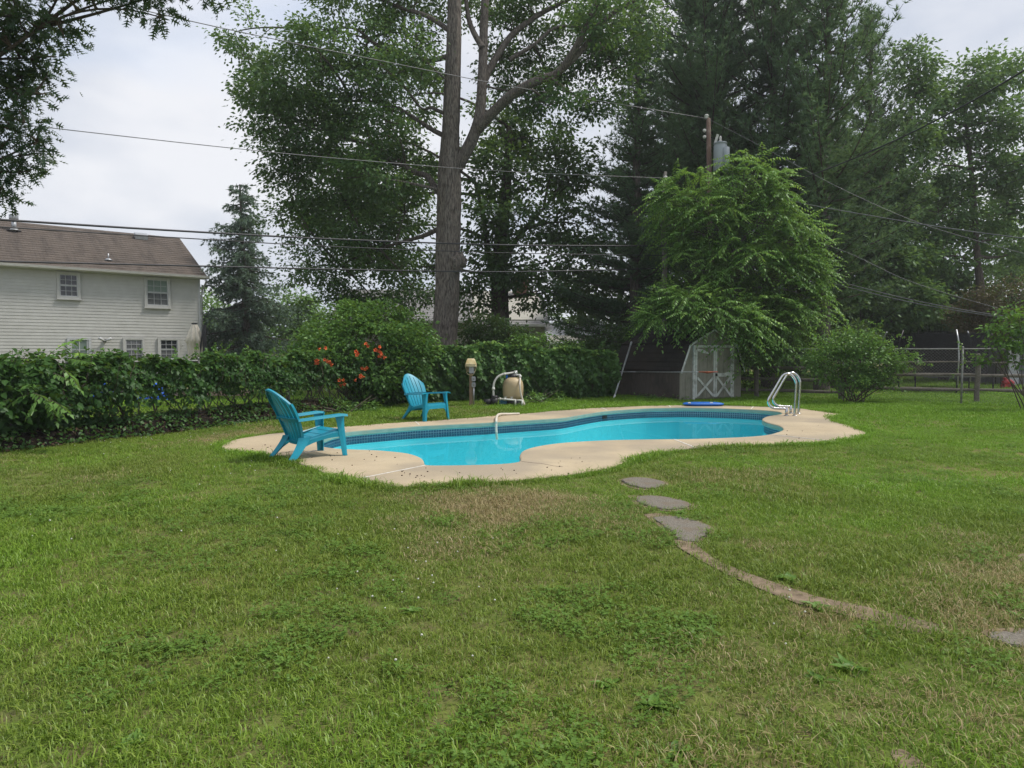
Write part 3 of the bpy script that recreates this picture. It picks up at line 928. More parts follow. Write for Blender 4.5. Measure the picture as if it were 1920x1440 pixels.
for i in range(nb):
    x0, x1 = SW * i / nb + .006, SW * (i + 1) / nb - .006
    o = rnd.uniform(-.004, .006)
    pts = [(x0, 0, -.05), (x1, 0, -.05), (x1, 0, zprof(x1) - .02)]
    if x0 < SW / 2 < x1: pts.append((SW / 2, 0, SP - .02))
    if x0 < IN < x1: pts.append((IN, 0, SB - .02))
    if x0 < SW - IN < x1: pts.append((SW - IN, 0, SB - .02))
    pts.append((x0, 0, zprof(x0) - .02))
    MB().prism(pts, (0, o, 0), (0, o + .025, 0)).build('plank', M['shed_wood'], sh)
ns = 16
for i in range(ns):
    y0, y1 = SL * i / ns + .005, SL * (i + 1) / ns - .005
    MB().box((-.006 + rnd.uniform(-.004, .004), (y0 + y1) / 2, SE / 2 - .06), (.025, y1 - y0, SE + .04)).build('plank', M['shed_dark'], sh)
MB().box((-.01, -.012, SE / 2 - .03), (.07, .05, SE)).build('corner_board', M['shed_wood'], sh)
OV = .06
e1, b1, pk = Vector((-OV, 0, SE - .06)), Vector((IN - .02, 0, SB + .02)), Vector((SW / 2, 0, SP + .03))
e2, b2 = Vector((SW + OV, 0, SE - .06)), Vector((SW - IN + .02, 0, SB + .02))
f0, f1 = Vector((0, -.07, 0)), Vector((0, SL + .06, 0))
roof_plane(sh, e1 + f1, e1 + f0, b1 + f0, b1 + f1, .03, M['roof_black'])
roof_plane(sh, b1 + f1 + Vector((-.03, 0, .012)), b1 + f0 + Vector((-.03, 0, .012)), pk + f0, pk + f1, .03, M['roof_black'])
roof_plane(sh, e2 + f0, e2 + f1, b2 + f1, b2 + f0, .03, M['roof_black'])
roof_plane(sh, b2 + f0 + Vector((.03, 0, .012)), b2 + f1 + Vector((.03, 0, .012)), pk + f1 + Vector((0, 0, .003)), pk + f0 + Vector((0, 0, .003)), .03, M['roof_black'])
for p, q in ((e1, b1), (b1, pk), (e2, b2), (b2, pk)):
    MB().bar(p + f0 + Vector((0, -.015, -.05)), q + f0 + Vector((0, -.015, -.05)), .022, .05).build('rake_board', M['shed_white'], sh)
# door pair: DX0..DX1
DX0, DX1, DT = .50, 2.02, 1.60
dfm = MB()
dfm.box((DX0 - .03, -.03, DT / 2), (.07, .05, DT + .06)); dfm.box((DX1 + .03, -.03, DT / 2), (.07, .05, DT + .06)); dfm.box(((DX0 + DX1) / 2, -.03, DT + .0), (DX1 - DX0 - .01, .048, .07))
dfm.build('door_frame', M['shed_white'], sh)
mid = DX0 + (DX1 - DX0) * .53
for k, (x0, x1) in enumerate(((DX0 + .015, mid - .008), (mid + .008, DX1 - .015))):
    d = empty('door'); d.parent = sh
    n = 5 if k == 0 else 4
    w = (x1 - x0) / n
    for i in range(n):
        MB().box((x0 + w * (i + .5), -.028 + rnd.uniform(-.002, .002), DT / 2 + .0), (w - .008, .024, DT - .1)).build('plank', M['shed_wood'], d)
    y = -.052
    MB().box((x0 + .03, y, DT / 2 - .02), (.06, .024, DT - .16)).build('stile', M['shed_white'], d)
    MB().box((x1 - .03, y, DT / 2 - .02), (.06, .024, DT - .16)).build('stile', M['shed_white'], d)
    zc = .72
    za, zb = (.10, .66)
    xa, xb = x0 + .07, x1 - .07
    MB().bar((xa, y - .001, za), (xb, y - .001, zb), .02, .07, up=(0, 1, 0)).build('brace', M['shed_white'], d) if False else None
    for s_, (pa, pb) in enumerate((((xa, za), (xb, zb)), ((xa, zb), (xb, za)))):
        A, B = Vector((pa[0], y - .002 - .004 * s_, pa[1])), Vector((pb[0], y - .002 - .004 * s_, pb[1]))
        t = (B - A).normalized(); nn = Vector((-t.z, 0, t.x)) * .034
        MB().prism([A - nn, B - nn, B + nn, A + nn], (0, -.01, 0), (0, .012, 0)).build('brace', M['shed_white'], d)
    if k == 1:
        # middle rail, its top edge broken
        pr = [(x0 + .06, y, .68), (x1 - .06, y, .68), (x1 - .06, y, .83)]
        for i in range(9): pr.append((x1 - .06 - (x1 - x0 - .12) * (i + .5) / 9, y, .80 + rnd.uniform(-.02, .02)))
        pr.append((x0 + .06, y, .79))
        MB().prism(pr, (0, -.011, 0), (0, .011, 0)).build('rail', M['shed_white'], d)
        MB().prism([(x0 + .06, y, DT - .10), (x0 + .22, y, DT - .14), (x0 + .3, y, DT - .07), (x0 + .08, y, DT - .06)], (0, -.011, 0), (0, .011, 0)).build('broken_rail', M['shed_white'], d)
        MB().box((x0 + .02, y - .03, .74), (.05, .03, .08)).build('latch', M['dark_metal'], d)
    else:
        MB().prism([(x0 + .05, y, DT - .06), (x0 + .07, y, DT - .14), (x0 + .33, y, DT - .2), (x0 + .55, y, DT - .235), (x0 + .46, y, DT - .17), (x0 + .26, y, DT - .09)], (0, -.013, 0), (0, .009, 0)).build('broken_rail', M['shed_white'], d)
        MB().prism([(x1 - .2, y, DT - .18), (x1 - .02, y, DT - .10), (x1 - .06, y, DT - .06), (x1 - .18, y, DT - .10)], (0, -.013, 0), (0, .009, 0)).build('broken_rail', M['shed_white'], d)
for z in (.62, 1.3):
    MB().box((-.05, 1.2 + z, .8), (.1, .02, .03)).build('hook', M['dark_metal'], sh)

# net pole lying on the shed's side hooks, and the long pole leaning on its roof
M['alu'] = surf('aluminium', (0.50, 0.51, 0.52), (0.36, 0.37, 0.38), .4, 10, metal=.5, bmp=.05)
rot = Matrix.Rotation(a_, 3, 'Z')
sv = lambda x, y, z: Vector((5.0, 20.45, 0)) + rot @ Vector((x, y, z))
npole = empty('leaf_net_pole', sv(-.1, -.9, .0))
tag(npole, 'long pale pole with an orange net lying along the shed side', 'pool net')
o0 = Vector(npole.location)
A, B = sv(-.11, 3.25, .76), sv(-.11, -.92, .87)
mb = MB().tube([A - o0, A.lerp(B, .3) - o0], .016, 8).tube([A.lerp(B, .3) - o0, A.lerp(B, .7) - o0 - Vector((0, 0, .004)), B - o0], .013, 8)
mb.build('pole', M['alu'], npole, smooth=True)
M['orange'] = surf('orange_net', (0.42, 0.1, 0.045), (0.3, 0.07, 0.035), .7, 10)
M['net_dark'] = surf('net_dark', (0.11, 0.035, 0.02), (0.08, 0.03, 0.02), .9, 30)
u = (B - A).normalized(); sdv = Vector((.88, .47, 0))
fr_ = [B - sdv * .06, B + sdv * .2 + u * .06, B + sdv * .28 + u * .38, B - sdv * .12 + u * .42]
mb = MB()
for p, q in zip(fr_, fr_[1:] + fr_[:1]): mb.tube([p - o0, q - o0], .014, 8)
mb.build('net_frame', M['orange'], npole)
cen = sum(fr_, Vector()) / 4 - Vector((0, 0, .05))
MB().add([p - o0 for p in fr_] + [cen - o0], [(0, 1, 4), (1, 2, 4), (2, 3, 4), (3, 0, 4)]).build('net', M['orange'], npole)
lp = empty('telescopic_pole', sv(-1.25, 1.6, 0.0))
tag(lp, 'grey telescopic pole leaning diagonally against the shed roof', 'pole')
o0 = Vector(lp.location)
A = Vector((0, 0, .01)); TOP = sv(.42, 2.55, 2.5) - o0
dirv = (TOP - A)
MB().tube([A, A + dirv * .68], .026, 10).tube([A + dirv * .66, A + dirv * .70], .031, 10).build('lower_tube', M['alu'], lp, smooth=True)
MB().tube([A + dirv * .69, TOP], .009, 8).build('upper_tube', M['dark_metal'], lp, smooth=True)
MB().tube([A - dirv.normalized() * .0, A + dirv.normalized() * .12], .034, 10).build('foot', M['shed_white'], lp)

# ------------------------------------------------------------------ chain-link and rail fences
M['galv'] = surf('galvanised_post', (0.30, 0.30, 0.29), (0.2, 0.2, 0.19), .6, 14, metal=.4, bmp=.1)
M['wire'] = surf('fence_wire', (0.13, 0.13, 0.125), (0.08, 0.08, 0.075), .6, 20, metal=.3, bmp=0)
M['rail_wood'] = surf('rail_wood', (0.12, 0.105, 0.085), (0.20, 0.18, 0.15), .95, 8, bmp=.9, bscale=12, bdist=.012, stretch=(2, 2, 6), third=(0.07, 0.065, 0.05), tscale=3)
def chain_fence(name, pts, h, label, post_step, cell=.075, wr=.0022, zb=None):
    e = empty(name, pts[0])
    tag(e, label, 'fence')
    o0 = Vector(pts[0])
    zf = zb or (lambda p: gz(p.x, p.y))
    P = resample(pts, .25, closed=False)
    G = [Vector((p.x, p.y, zf(p))) for p in P]
    for p in resample(pts, post_step, closed=False):
        z = zf(p)
        MB().tube([Vector((p.x, p.y, z - .2)) - o0, Vector((p.x, p.y, z + h + .03)) - o0], .026, 8).lathe([(.032, h + .03), (.03, h + .05), (.008, h + .075)], Vector((p.x, p.y, z)) - o0, 8).build('post', M['galv'], e, smooth=True)
    MB().tube([g + Vector((0, 0, h)) - o0 for g in G], .019, 8).build('top_rail', M['galv'], e, smooth=True)
    cum = [0.0]
    for a, b in zip(G, G[1:]): cum.append(cum[-1] + (Vector((b.x, b.y, 0)) - Vector((a.x, a.y, 0))).length)
    def pos(s, z):
        s = max(0, min(cum[-1], s))
        k = min(len(G) - 2, int(np.searchsorted(cum, s, side='right') - 1))
        t = (s - cum[k]) / (cum[k + 1] - cum[k])
        q = G[k].lerp(G[k + 1], t)
        return q + Vector((0, .03, z)) - o0
    mb = MB()
    n = int((cum[-1] + h) / cell)
    for i in range(n):
        for sgn in (1, -1):
            s0 = i * cell - (h if sgn > 0 else 0)
            s1 = s0 + h
            zA, zB = (.04, h) if sgn > 0 else (h, .04)
            if s1 < 0 or s0 > cum[-1]: continue
            ta, tb_ = 0.0, 1.0
            if s0 < 0: ta = -s0 / h
            if s1 > cum[-1]: tb_ = (cum[-1] - s0) / h
            if tb_ - ta < .05: continue
            pts_ = []
            m_ = 4
            for j in range(m_ + 1):
                t = ta + (tb_ - ta) * j / m_
                pts_.append(pos(s0 + (s1 - s0) * t, zA + (zB - zA) * t))
            mb.tube(pts_, wr, 3, cap=False)
    tag(mb.build('chain_mesh', M['wire'], e, recalc=False), kind='stuff')
    return e
bankz = lambda p: BANK - .02 if p.y < 17 else BANK * max(0, (18.0 - p.y)) + gz(p.x, p.y) * 0
chain_fence('chain_link_fence', FENCE_A, 1.06, 'grey chain-link fence on the soil bank under the left vines', 2.6, zb=bankz)
chain_fence('chain_link_fence', FENCE_B, 1.22, 'grey chain-link fence hidden in the ivy hedge behind the filter', 2.5, zb=lambda p: 0.0)
RF = [Vector((7.2, 21.9, 0)), Vector((10.4, 20.4, 0)), Vector((12.45, 18.9, 0)), Vector((15.2, 17.2, 0)), Vector((17.5, 16.0, 0))]
chain_fence('chain_link_fence', RF, 1.52, 'tall grey chain-link fence in front of the trampoline on the right', 3.35, cell=.085, zb=lambda p: 0.0)
# split-rail fence behind it
rf = empty('split_rail_fence', (7.0, 22.2, 0))
tag(rf, 'weathered three-rail split wooden fence behind the right chain-link', 'fence')
o0 = Vector(rf.location)
rp = [Vector((7.0, 22.3, 0)), Vector((7.75, 21.9, 0)), Vector((10.0, 21.0, 0)), Vector((13.3, 19.75, 0)), Vector((16.4, 18.2, 0))]
for i, p in enumerate(rp):
    hgt = 1.02 if i < 2 else 1.38
    pr = [(p - o0 + Vector((.012 * math.sin(k * 2 + i), 0, z))) for k, z in enumerate((-.2, .3, .7, hgt - .05, hgt))]
    MB().tube(pr, [.075, .07, .072, .066, .05], 9).build('post', M['rail_wood'], rf)
for i, (a, b) in enumerate(zip(rp, rp[1:])):
    zs = (.22, .58, .95) if i < 2 else (.36, .78, 1.14)
    for k, z in enumerate(zs):
        r0 = .05 if (i < 2 or k < 2) else .022
        pts = [a.lerp(b, t) - o0 + Vector((0, .02 * math.sin(5 * t + k), z + .015 * math.sin(4 * t + i + k))) for t in (0, .25, .5, .75, 1)]
        MB().tube(pts, [r0 * .7, r0, r0 * 1.05, r0, r0 * .7], 7).build('rail', M['rail_wood'], rf)

# ------------------------------------------------------------------ trampoline, toys behind the right fence
tp = empty('trampoline', at(1752, 735, 25.5)); tp.location.z = 0
tag(tp, 'round trampoline with black safety net behind the right fence', 'trampoline')
TR = 1.78
m, nt, out = newmat('black_net')
df = nt.nodes.new('ShaderNodeBsdfDiffuse'); df.inputs[0].default_value = (.028, .028, .03, 1)
tr = nt.nodes.new('ShaderNodeBsdfTransparent')
ms = nt.nodes.new('ShaderNodeMixShader'); ms.inputs[0].default_value = .72
nt.links.new(tr.outputs[0], ms.inputs[1]); nt.links.new(df.outputs[0], ms.inputs[2]); nt.links.new(ms.outputs[0], out.inputs['Surface'])
M['net'] = m
ring = lambda r, z, n=48: [Vector((r * math.cos(2 * math.pi * k / n), r * math.sin(2 * math.pi * k / n), z)) for k in range(n)]
rows = []
for z in np.linspace(.62, 2.12, 6):
    rows.append([Vector((math.cos(a) * (TR - .12 - .05 * abs(math.sin(3 * a)) + .02 * math.sin(7 * a + z * 4)), math.sin(a) * (TR - .12 - .05 * abs(math.sin(3 * a))), z + (.035 * math.cos(6 * a) if z > 2 else 0))) for a in [2 * math.pi * k / 72 for k in range(72)]])
MB().grid(rows, closed=True).build('safety_net', M['net'], tp, recalc=False)
MB().grid([ring(TR + .04, .56), ring(TR + .05, .62), ring(TR - .25, .64), ring(TR - .25, .58), ring(TR + .04, .56)], closed=True).build('pad', surf('grey_pad', (.17, .165, .16), (.1, .1, .1), .8, 5), tp)
v, f = fill_loops([ring(TR - .24, .6)])
MB().add(v, f).build('mat', M['black_plastic'], tp, recalc=False)
for k in range(6):
    a = 2 * math.pi * k / 6 + .35
    c_, s_ = math.cos(a), math.sin(a)
    MB().tube([(c_ * TR, s_ * TR, .02), (c_ * TR, s_ * TR, .58)], .025, 8).tube([(c_ * (TR + .0), s_ * (TR), .02), (c_ * math.cos(.2) * TR - s_ * math.sin(.2) * TR, s_ * math.cos(.2) * TR + c_ * math.sin(.2) * TR, .02)], .025, 8).build('leg', M['dark_metal'], tp, smooth=True)
    MB().tube([(c_ * (TR + .06), s_ * (TR + .06), .3), (c_ * (TR + .08), s_ * (TR + .08), 1.2), (c_ * (TR + .02), s_ * (TR + .02), 1.8), (c_ * (TR - .16), s_ * (TR - .16), 2.2)], .024, 8).build('pole', M['dark_metal'] if k % 2 else M['alu'], tp, smooth=True)
M['red'] = surf('red_plastic', (0.45, 0.02, 0.03), (0.36, 0.02, 0.025), .35, 6, bmp=0)
ty = empty('ride_on_toy', at(1890, 727, 27.0)); ty.location.z = 0
tag(ty, 'red plastic ride-on toy on the grass at the right', 'toy')
MB().tube([(-.22, 0, .2), (-.12, 0, .24), (.05, 0, .24), (.2, 0, .2)], [.06, .12, .13, .07], 12).build('body', M['red'], ty, smooth=True)
MB().tube([(-.1, 0, .3), (-.14, 0, .42)], [.05, .07], 10).build('head', M['red'], ty, smooth=True)
MB().tube([(-.1, -.1, .4), (-.1, .1, .4)], .015, 6).build('handle', M['black_plastic'], ty)
for sx in (-.14, .14):
    for sy in (-.09, .09):
        MB().tube([(sx, sy - .02, .08), (sx, sy + .02, .08)], .08, 12).build('wheel', M['red'], ty)
cu = empty('cushion', at(1825, 703, 23.0)); cu.location.z = .62
tag(cu, 'small red cushion on the trampoline edge beside the fence post', 'cushion')
# ------------------------------------------------------------------ garden chairs
def plastic(name, a, b):
    m, nt, out = newmat(name)
    c = mixrgb(nt, maprange(nt, noise(nt, 5, 5), 0.35, 0.7), a, b)
    c = mixrgb(nt, maprange(nt, noise(nt, 30, 4), 0.55, 0.8, 0, .3), c, tuple(x * .7 for x in a))
    c = mixrgb(nt, maprange(nt, noise(nt, 2.5, 6, .65), 0.5, 0.75, 0, .22), c, (.04, .27, .36))
    princ(nt, out, c, .42, 0, .4, bump(nt, noise(nt, 200, 2), .08, .002))
    return m
M['teal'] = plastic('turquoise_plastic', (0.003, 0.235, 0.33), (0.005, 0.275, 0.385))
def arc_up(u): return .955 - .20 * abs(u) ** 2.1
def bw(t):                                    # half width of the back at height share t
    return .175 + .10 * math.sin(min(1, t / .68) * math.pi / 2) - .035 * max(0, t - .68) / .32
def bk(u, t):                                 # the curved back surface
    z = .20 + .75 * t
    y = -.165 - .145 * t - .20 * t * t * (1 if t < .4 else 1) * .95
    x = u * bw(t)
    y += -.055 * (1 - u * u) * (.35 + .65 * t)
    return Vector((x, y, z))
def make_chair():
    c = empty('garden_chair')
    n = 6
    gap = .028
    # upper and lower slats between the rim, the arm-height band and the seat
    tb, tt = .40, .47
    for i in range(n):
        u0, u1 = -1 + 2 * i / n, -1 + 2 * (i + 1) / n
        a = u0 + (gap if i > 0 else 0); b = u1 - (gap if i < n - 1 else 0)
        um = (u0 + u1) / 2
        for lo, hi in ((.03, tb + .0), (tt, None)):
            rows = []
            m_ = 9
            for k in range(m_ + 1):
                r = []
                for j in range(3):
                    u = a + (b - a) * j / 2
                    h_ = hi if hi else (arc_up(u) - .20) / .75 - .075
                    r.append(bk(u, lo + (h_ - lo) * k / m_))
                rows.append(r)
            MB().slab(rows, .012).build('slat', M['teal'], c, smooth=False, bevel=0)
    # arched rim
    rows = []
    for k in range(25):
        u = -1.0 + 2.0 * k / 24
        tt1 = (arc_up(u) - .20) / .75
        p0, p1 = bk(u, tt1 - .078), bk(u, tt1)
        rows.append([p0 + Vector((0, .001, 0)), p1, p1 + Vector((0, -.028, -.006)), p1 + Vector((0, -.03, -.03))])
    MB().slab(rows, .012).build('top_rim', M['teal'], c)
    for s in (-1, 1):
        rows = []
        for k in range(14):
            t = .02 + ((arc_up(s) - .20) / .75 - .02) * k / 13
            p = bk(s, t)
            rows.append([p + Vector((-s * .004, .004, 0)), p + Vector((s * .012, 0, 0)), p + Vector((s * .014, -.032, 0))])
        MB().slab(rows, .010).build('side_rim', M['teal'], c)
    # band at arm height with a ledge on the rear side
    rows = []
    for k in range(13):
        u = -1 + 2 * k / 12
        p0, p1 = bk(u, tb), bk(u, tt)
        rows.append([p0, p1, p1 + Vector((0, -.035, .004))])
    MB().slab(rows, .012).build('cross_band', M['teal'], c)
    rows = []
    for k in range(9):
        u = -1 + 2 * k / 8
        rows.append([bk(u, -.02), bk(u, .04)])
    MB().slab(rows, .014).build('bottom_band', M['teal'], c)
    # seat boards
    def st(x, y):
        t = (y + .20) / .56
        return Vector((x, y, .225 + .15 * t + .03 * math.sin(t * math.pi) * -1 + (.0 if t < .93 else -.02)))
    nb_ = 5
    for i in range(nb_):
        y0, y1 = -.20 + .56 * i / nb_ + .006, -.20 + .56 * (i + 1) / nb_ - .006
        w0 = .20 + .065 * (i / nb_); w1 = .20 + .065 * ((i + 1) / nb_)
        rows = [[st(x * (w0 + (w1 - w0) * k / 2), y0 + (y1 - y0) * k / 2) for x in (-1, -.5, 0, .5, 1)] for k in range(3)]
        MB().slab(rows, -.014).build('seat_board', M['teal'], c)
    # front apron with an arched lower edge
    rows = []
    for k in range(15):
        x = -.265 + .53 * k / 14
        q = abs(x) / .265
        low = .245 - .10 * max(0, (q - .72) / .28) ** 2
        rows.append([Vector((x, .372, .35)), Vector((x, .382, .31)), Vector((x, .385, low))])
    MB().slab(rows, .014).build('apron', M['teal'], c)
    for s in (-1, 1):
        # side rail under the seat
        rows = []
        for k in range(9):
            t = k / 8
            y = -.24 + .62 * t
            zt = .245 + .125 * t
            hh = .085 + .02 * math.sin(t * math.pi) * -1 + .03 * abs(2 * t - 1) ** 3
            xx = s * (.205 + .075 * t)
            rows.append([Vector((xx, y, zt)), Vector((xx + s * .022, y, zt - .02)), Vector((xx + s * .024, y, zt - hh))])
        MB().slab(rows, .012 * -s).build('side_rail', M['teal'], c)
        # rear leg, flared channel section
        rows = []
        for k in range(7):
            t = k / 6
            cz = .29 * (1 - t)
            cy = -.17 - .22 * t ** 1.3
            wd = .075 - .035 * t
            xx = s * (.215 + .055 * t)
            rows.append([Vector((xx - s * .05, cy - wd * .2, cz)), Vector((xx, cy - wd, cz)), Vector((xx + s * .02, cy - wd * .3, cz)), Vector((xx + s * .022, cy + wd, cz))])
        MB().slab(rows, .012 * s).build('leg', M['teal'], c)
        # front leg runs from the arm to the ground
        rows = []
        for k in range(9):
            t = k / 8
            cz = .57 * (1 - t)
            cy = .33 + .05 * t
            wd = .06 - .024 * t + (.02 * (1 - t / .15) if t < .15 else 0)
            xx = s * (.288 + .05 * t)
            rows.append([Vector((xx - s * .048, cy + wd + .006, cz)), Vector((xx, cy + wd, cz)), Vector((xx + s * .008, cy, cz)), Vector((xx, cy - wd, cz))])
        MB().slab(rows, .012 * s).build('leg', M['teal'], c)
        MB().box((s * .335, .385, .008), (.05, .05, .016)).build('foot', M['teal'], c, bevel=.005)
        # arm
        rows = []
        for k in range(11):
            t = k / 10
            y = -.30 + .71 * t
            wd = .035 + .022 * math.sin(min(1, t * 1.3) * math.pi / 2)
            xx = s * (.268 + .042 * t)
            z = .535 + .045 * t - (.012 if t > .95 else 0)
            rows.append([Vector((xx - wd, y, z - .022)), Vector((xx - wd + .006, y, z)), Vector((xx + wd - .006, y, z)), Vector((xx + wd, y, z - .022))])
        MB().slab(rows, -.010).build('arm', M['teal'], c)
    return c
def copy_tree(o, parent=None):
    k = o.copy()
    link(k, parent)
    for ch in list(o.children):
        copy_tree(ch, k)
    return k
CG = 'turquoise garden chairs on the pool deck'
ch1 = make_chair()
ch1.location = (-2.83, 9.53, DECK_Z)
ch1.rotation_euler = (0, 0, R(-44))
tag(ch1, 'near turquoise plastic garden chair seen from behind, facing the pool', 'chair', CG)
ch2 = copy_tree(ch1)
ch2.location = (-1.86, 14.66, DECK_Z)
ch2.rotation_euler = (0, 0, R(-133))
tag(ch2, 'far turquoise plastic garden chair facing the camera, before the hedge', 'chair', CG)

# ------------------------------------------------------------------ pool handrails
M['steel'] = None
m, nt, out = newmat('polished_steel')
princ(nt, out, mixrgb(nt, maprange(nt, noise(nt, 20, 3), .3, .7), (.62, .62, .62), (.5, .5, .5)), .18, 1.0, .5)
M['steel'] = m
gr_label = ['polished steel pool handrail on the side nearer the camera', 'polished steel pool handrail on the far side of its pair']
for (fx, fy), lab in zip(((1490, 779.4), (1497.5, 775.2)), gr_label):
    p = gnd(fx, fy, DECK_Z)
    e = empty('pool_handrail', p)
    tag(e, lab, 'handrail', 'pair of steel pool handrails')
    pts = [(0, 0, 0), (.005, 0, .3), (.015, 0, .66), (.0, 0, .78), (-.06, 0, .88), (-.14, 0, .935), (-.22, 0, .935), (-.29, 0, .89), (-.36, 0, .78), (-.46, 0, .60), (-.56, 0, .43), (-.595, 0, .36), (-.595, 0, .29), (-.555, 0, .22), (-.48, 0, .175), (-.40, 0, .165), (-.26, 0, .16), (-.2, 0, .155)]
    cur = catmull(pts, 6, closed=False)
    MB().tube(cur, .029, 12).build('rail', M['steel'], e, smooth=True)
    MB().tube([(-.185, 0, .0), (-.185, 0, .185)], .030, 12).build('foot_post', M['steel'], e, smooth=True)
    for x in (0, -.185):
        MB().lathe([(.05, 0.002), (.048, .012), (.03, .018)], (x, 0, 0), 14).build('collar', M['steel'], e, smooth=True)

# ------------------------------------------------------------------ blue float, hose
M['blue_foam'] = surf('blue_foam', (0.006, 0.10, 0.42), (0.008, 0.13, 0.5), .5, 4, bmp=.15, bscale=30)
bf = empty('pool_float', gnd(1321, 761.2, DECK_Z) + Vector((0, .12, 0)), R(2))
tag(bf, 'flat blue pool float lying on the far edge of the deck', 'pool float')
rows = []
for k in range(17):
    x = -.54 + 1.08 * k / 16
    q = max(0, 1 - (abs(x) / .545) ** 4) ** .5
    ry, rz = .26 * max(.1, q), .045 * max(.15, q)
    rows.append([Vector((x, ry * math.copysign(abs(math.cos(a)) ** .6, math.cos(a)), .047 + rz * math.copysign(abs(math.sin(a)) ** .7, math.sin(a)))) for a in [2 * math.pi * j / 16 for j in range(16)]])
MB().grid(rows, closed=True).add(rows[0], [tuple(range(16))]).add(rows[-1], [tuple(range(16))]).build('body', M['blue_foam'], bf, smooth=True)
M['white_plastic'] = surf('white_plastic', (0.68, 0.67, 0.63), (0.56, 0.55, 0.5), .45, 8, bmp=.05)
for x, w in ((-.43, .07), (.15, .08)):
    MB().box((x, -.2, .088), (w, .03, .016), Matrix.Rotation(.3, 3, 'X')).build('tag', M['white_plastic'], bf)
M['hose'] = surf('hose', (0.64, 0.58, 0.49), (0.54, 0.49, 0.41), .5, 10, bmp=.05)
a0, a1, a2, a3 = gnd(974, 777.8, DECK_Z), gnd(955, 778.5, DECK_Z), gnd(938, 780.5, DECK_Z), gnd(932, 785, DECK_Z)
edge = gnd(930.5, 791.5, DECK_Z)
hz = Vector((0, 0, .025))
cur = catmull([a0 + hz, a1 + hz * 1.1, a2 + hz * 1.9, a3 + hz * 2.2, edge + Vector((0, .0, .035)), edge + Vector((0, -.07, -.03)), edge + Vector((.0, -.10, -.15)), edge + Vector((.01, -.115, -.24)), edge + Vector((.02, -.13, -.34))], 6, closed=False)
o0 = a2
hs = MB()
cc = resample(cur, .012, closed=False)
hs.tube([p - o0 for p in cc], [.024 + .0025 * (i % 2) for i in range(len(cc))], 10)
h_ = hs.build('vacuum_hose', M['hose'], smooth=True); h_.location = o0
tag(h_, 'cream vacuum hose running over the pool edge into the water', 'hose')

# ------------------------------------------------------------------ switch post and filter
M['post_wood'] = surf('post_wood', (0.24, 0.17, 0.105), (0.17, 0.125, 0.08), .9, 10, bmp=.6, stretch=(5, 5, .6))
M['hood_yellow'] = surf('hood_cream', (0.62, 0.56, 0.38), (0.50, 0.40, 0.19), .6, 4, bmp=.1, third=(0.36, 0.24, 0.07), tscale=5)
ep = empty('switch_post', gnd(883, 760.5)); ep.location.z = 0
tag(ep, 'wooden post with cream hood and grey switch boxes by the hedge', 'switch post')
MB().box((0, 0, .44), (.088, .088, 1.0)).build('post', M['post_wood'], ep, bevel=.006)
MB().tube([(.075, -.01, 0), (.075, -.01, .6)], .022, 10).build('conduit', M['metal_grey'], ep, smooth=True)
for z, n_ in ((.72, 0), (.56, 1)):
    MB().box((.075, -.02, z), (.1, .09, .125)).build('switch_box', M['metal_grey'], ep, bevel=.012)
    MB().lathe([(.028, 0), (.028, .012)], (0, 0, 0), 12).build('switch_cover', M['galv'], ep).matrix_local = Matrix.Translation((.075, -.066, z)) @ Matrix.Rotation(math.pi / 2, 4, 'X')
# the hood: a scoop open at the front lower side
hd = MB()
rows = []
for z, w, y0, y1 in ((.90, .11, .09, -.02), (.97, .13, .1, -.10), (1.05, .155, .11, -.17), (1.12, .15, .11, -.17), (1.22, .115, .09, -.10), (1.265, .085, .06, -.06)):
    rows.append([Vector((-w, y0, z)), Vector((-w, (y0 + y1) / 2, z)), Vector((-w * .85, y1, z)), Vector((0, y1 - .01, z)), Vector((w * .85, y1, z)), Vector((w, (y0 + y1) / 2, z)), Vector((w, y0, z))])
sel = rows[2:]
hd.slab([[p for p in r] for r in sel], .012)
hd.slab([[r[0], r[1]] for r in rows], .012)
hd.slab([[r[5], r[6]] for r in rows], .012)
hd.slab([[r[6], r[0]] for r in rows], .012)
hd.add([p for p in rows[-1]], [tuple(range(7))])
hd.build('hood', M['hood_yellow'], ep)
MB().box((.02, -.03, .97), (.13, .1, .2)).build('timer_box', M['metal_grey'], ep, bevel=.01)
MB().tube([(math.sin(a) * .105, -.1, .9 - math.cos(a) * .075) for a in np.linspace(-1.9, 1.9, 14)], .007, 6).build('wire_loop', M['hood_yellow'], ep)

ft = empty('pool_filter', gnd(962, 759.0)); ft.location.z = 0
tag(ft, 'beige sand filter tank with white pipes and black pump by the hedge', 'pool filter')
M['tank'] = surf('tank_beige', (0.47, 0.37, 0.215), (0.40, 0.31, 0.175), .5, 3, bmp=.05, third=(0.28, 0.22, 0.14), tscale=3)
MB().lathe([(.2, .14), (.255, .17), (.275, .26), (.282, .4), (.28, .52), (.262, .62), (.215, .70), (.13, .745), (.05, .755)], (0, 0, 0), 32).build('tank', M['tank'], ft, smooth=True)
MB().lathe([(.21, 0), (.22, .06), (.2, .15)], (0, 0, 0), 24).build('tank_base', M['black_plastic'], ft)
MB().lathe([(.11, .75), (.115, .79), (.08, .82), (.05, .86)], (0, 0, 0), 20).build('valve', M['black_plastic'], ft, smooth=True)
MB().tube([(-.17, -.03, .7), (-.17, -.03, .83)], .03, 10).build('gauge_pipe', M['blue_foam'], ft, smooth=True)
M['pvc'] = surf('white_pipe', (0.68, 0.68, 0.64), (0.55, 0.55, 0.5), .4, 6, bmp=.03, third=(0.45, 0.43, 0.36), tscale=4)
px = lambda zx, zy, dy=0: Vector(((zx - 1145) / 10.28 * .01434, dy, (1135 - zy) / 10.28 * .01434))
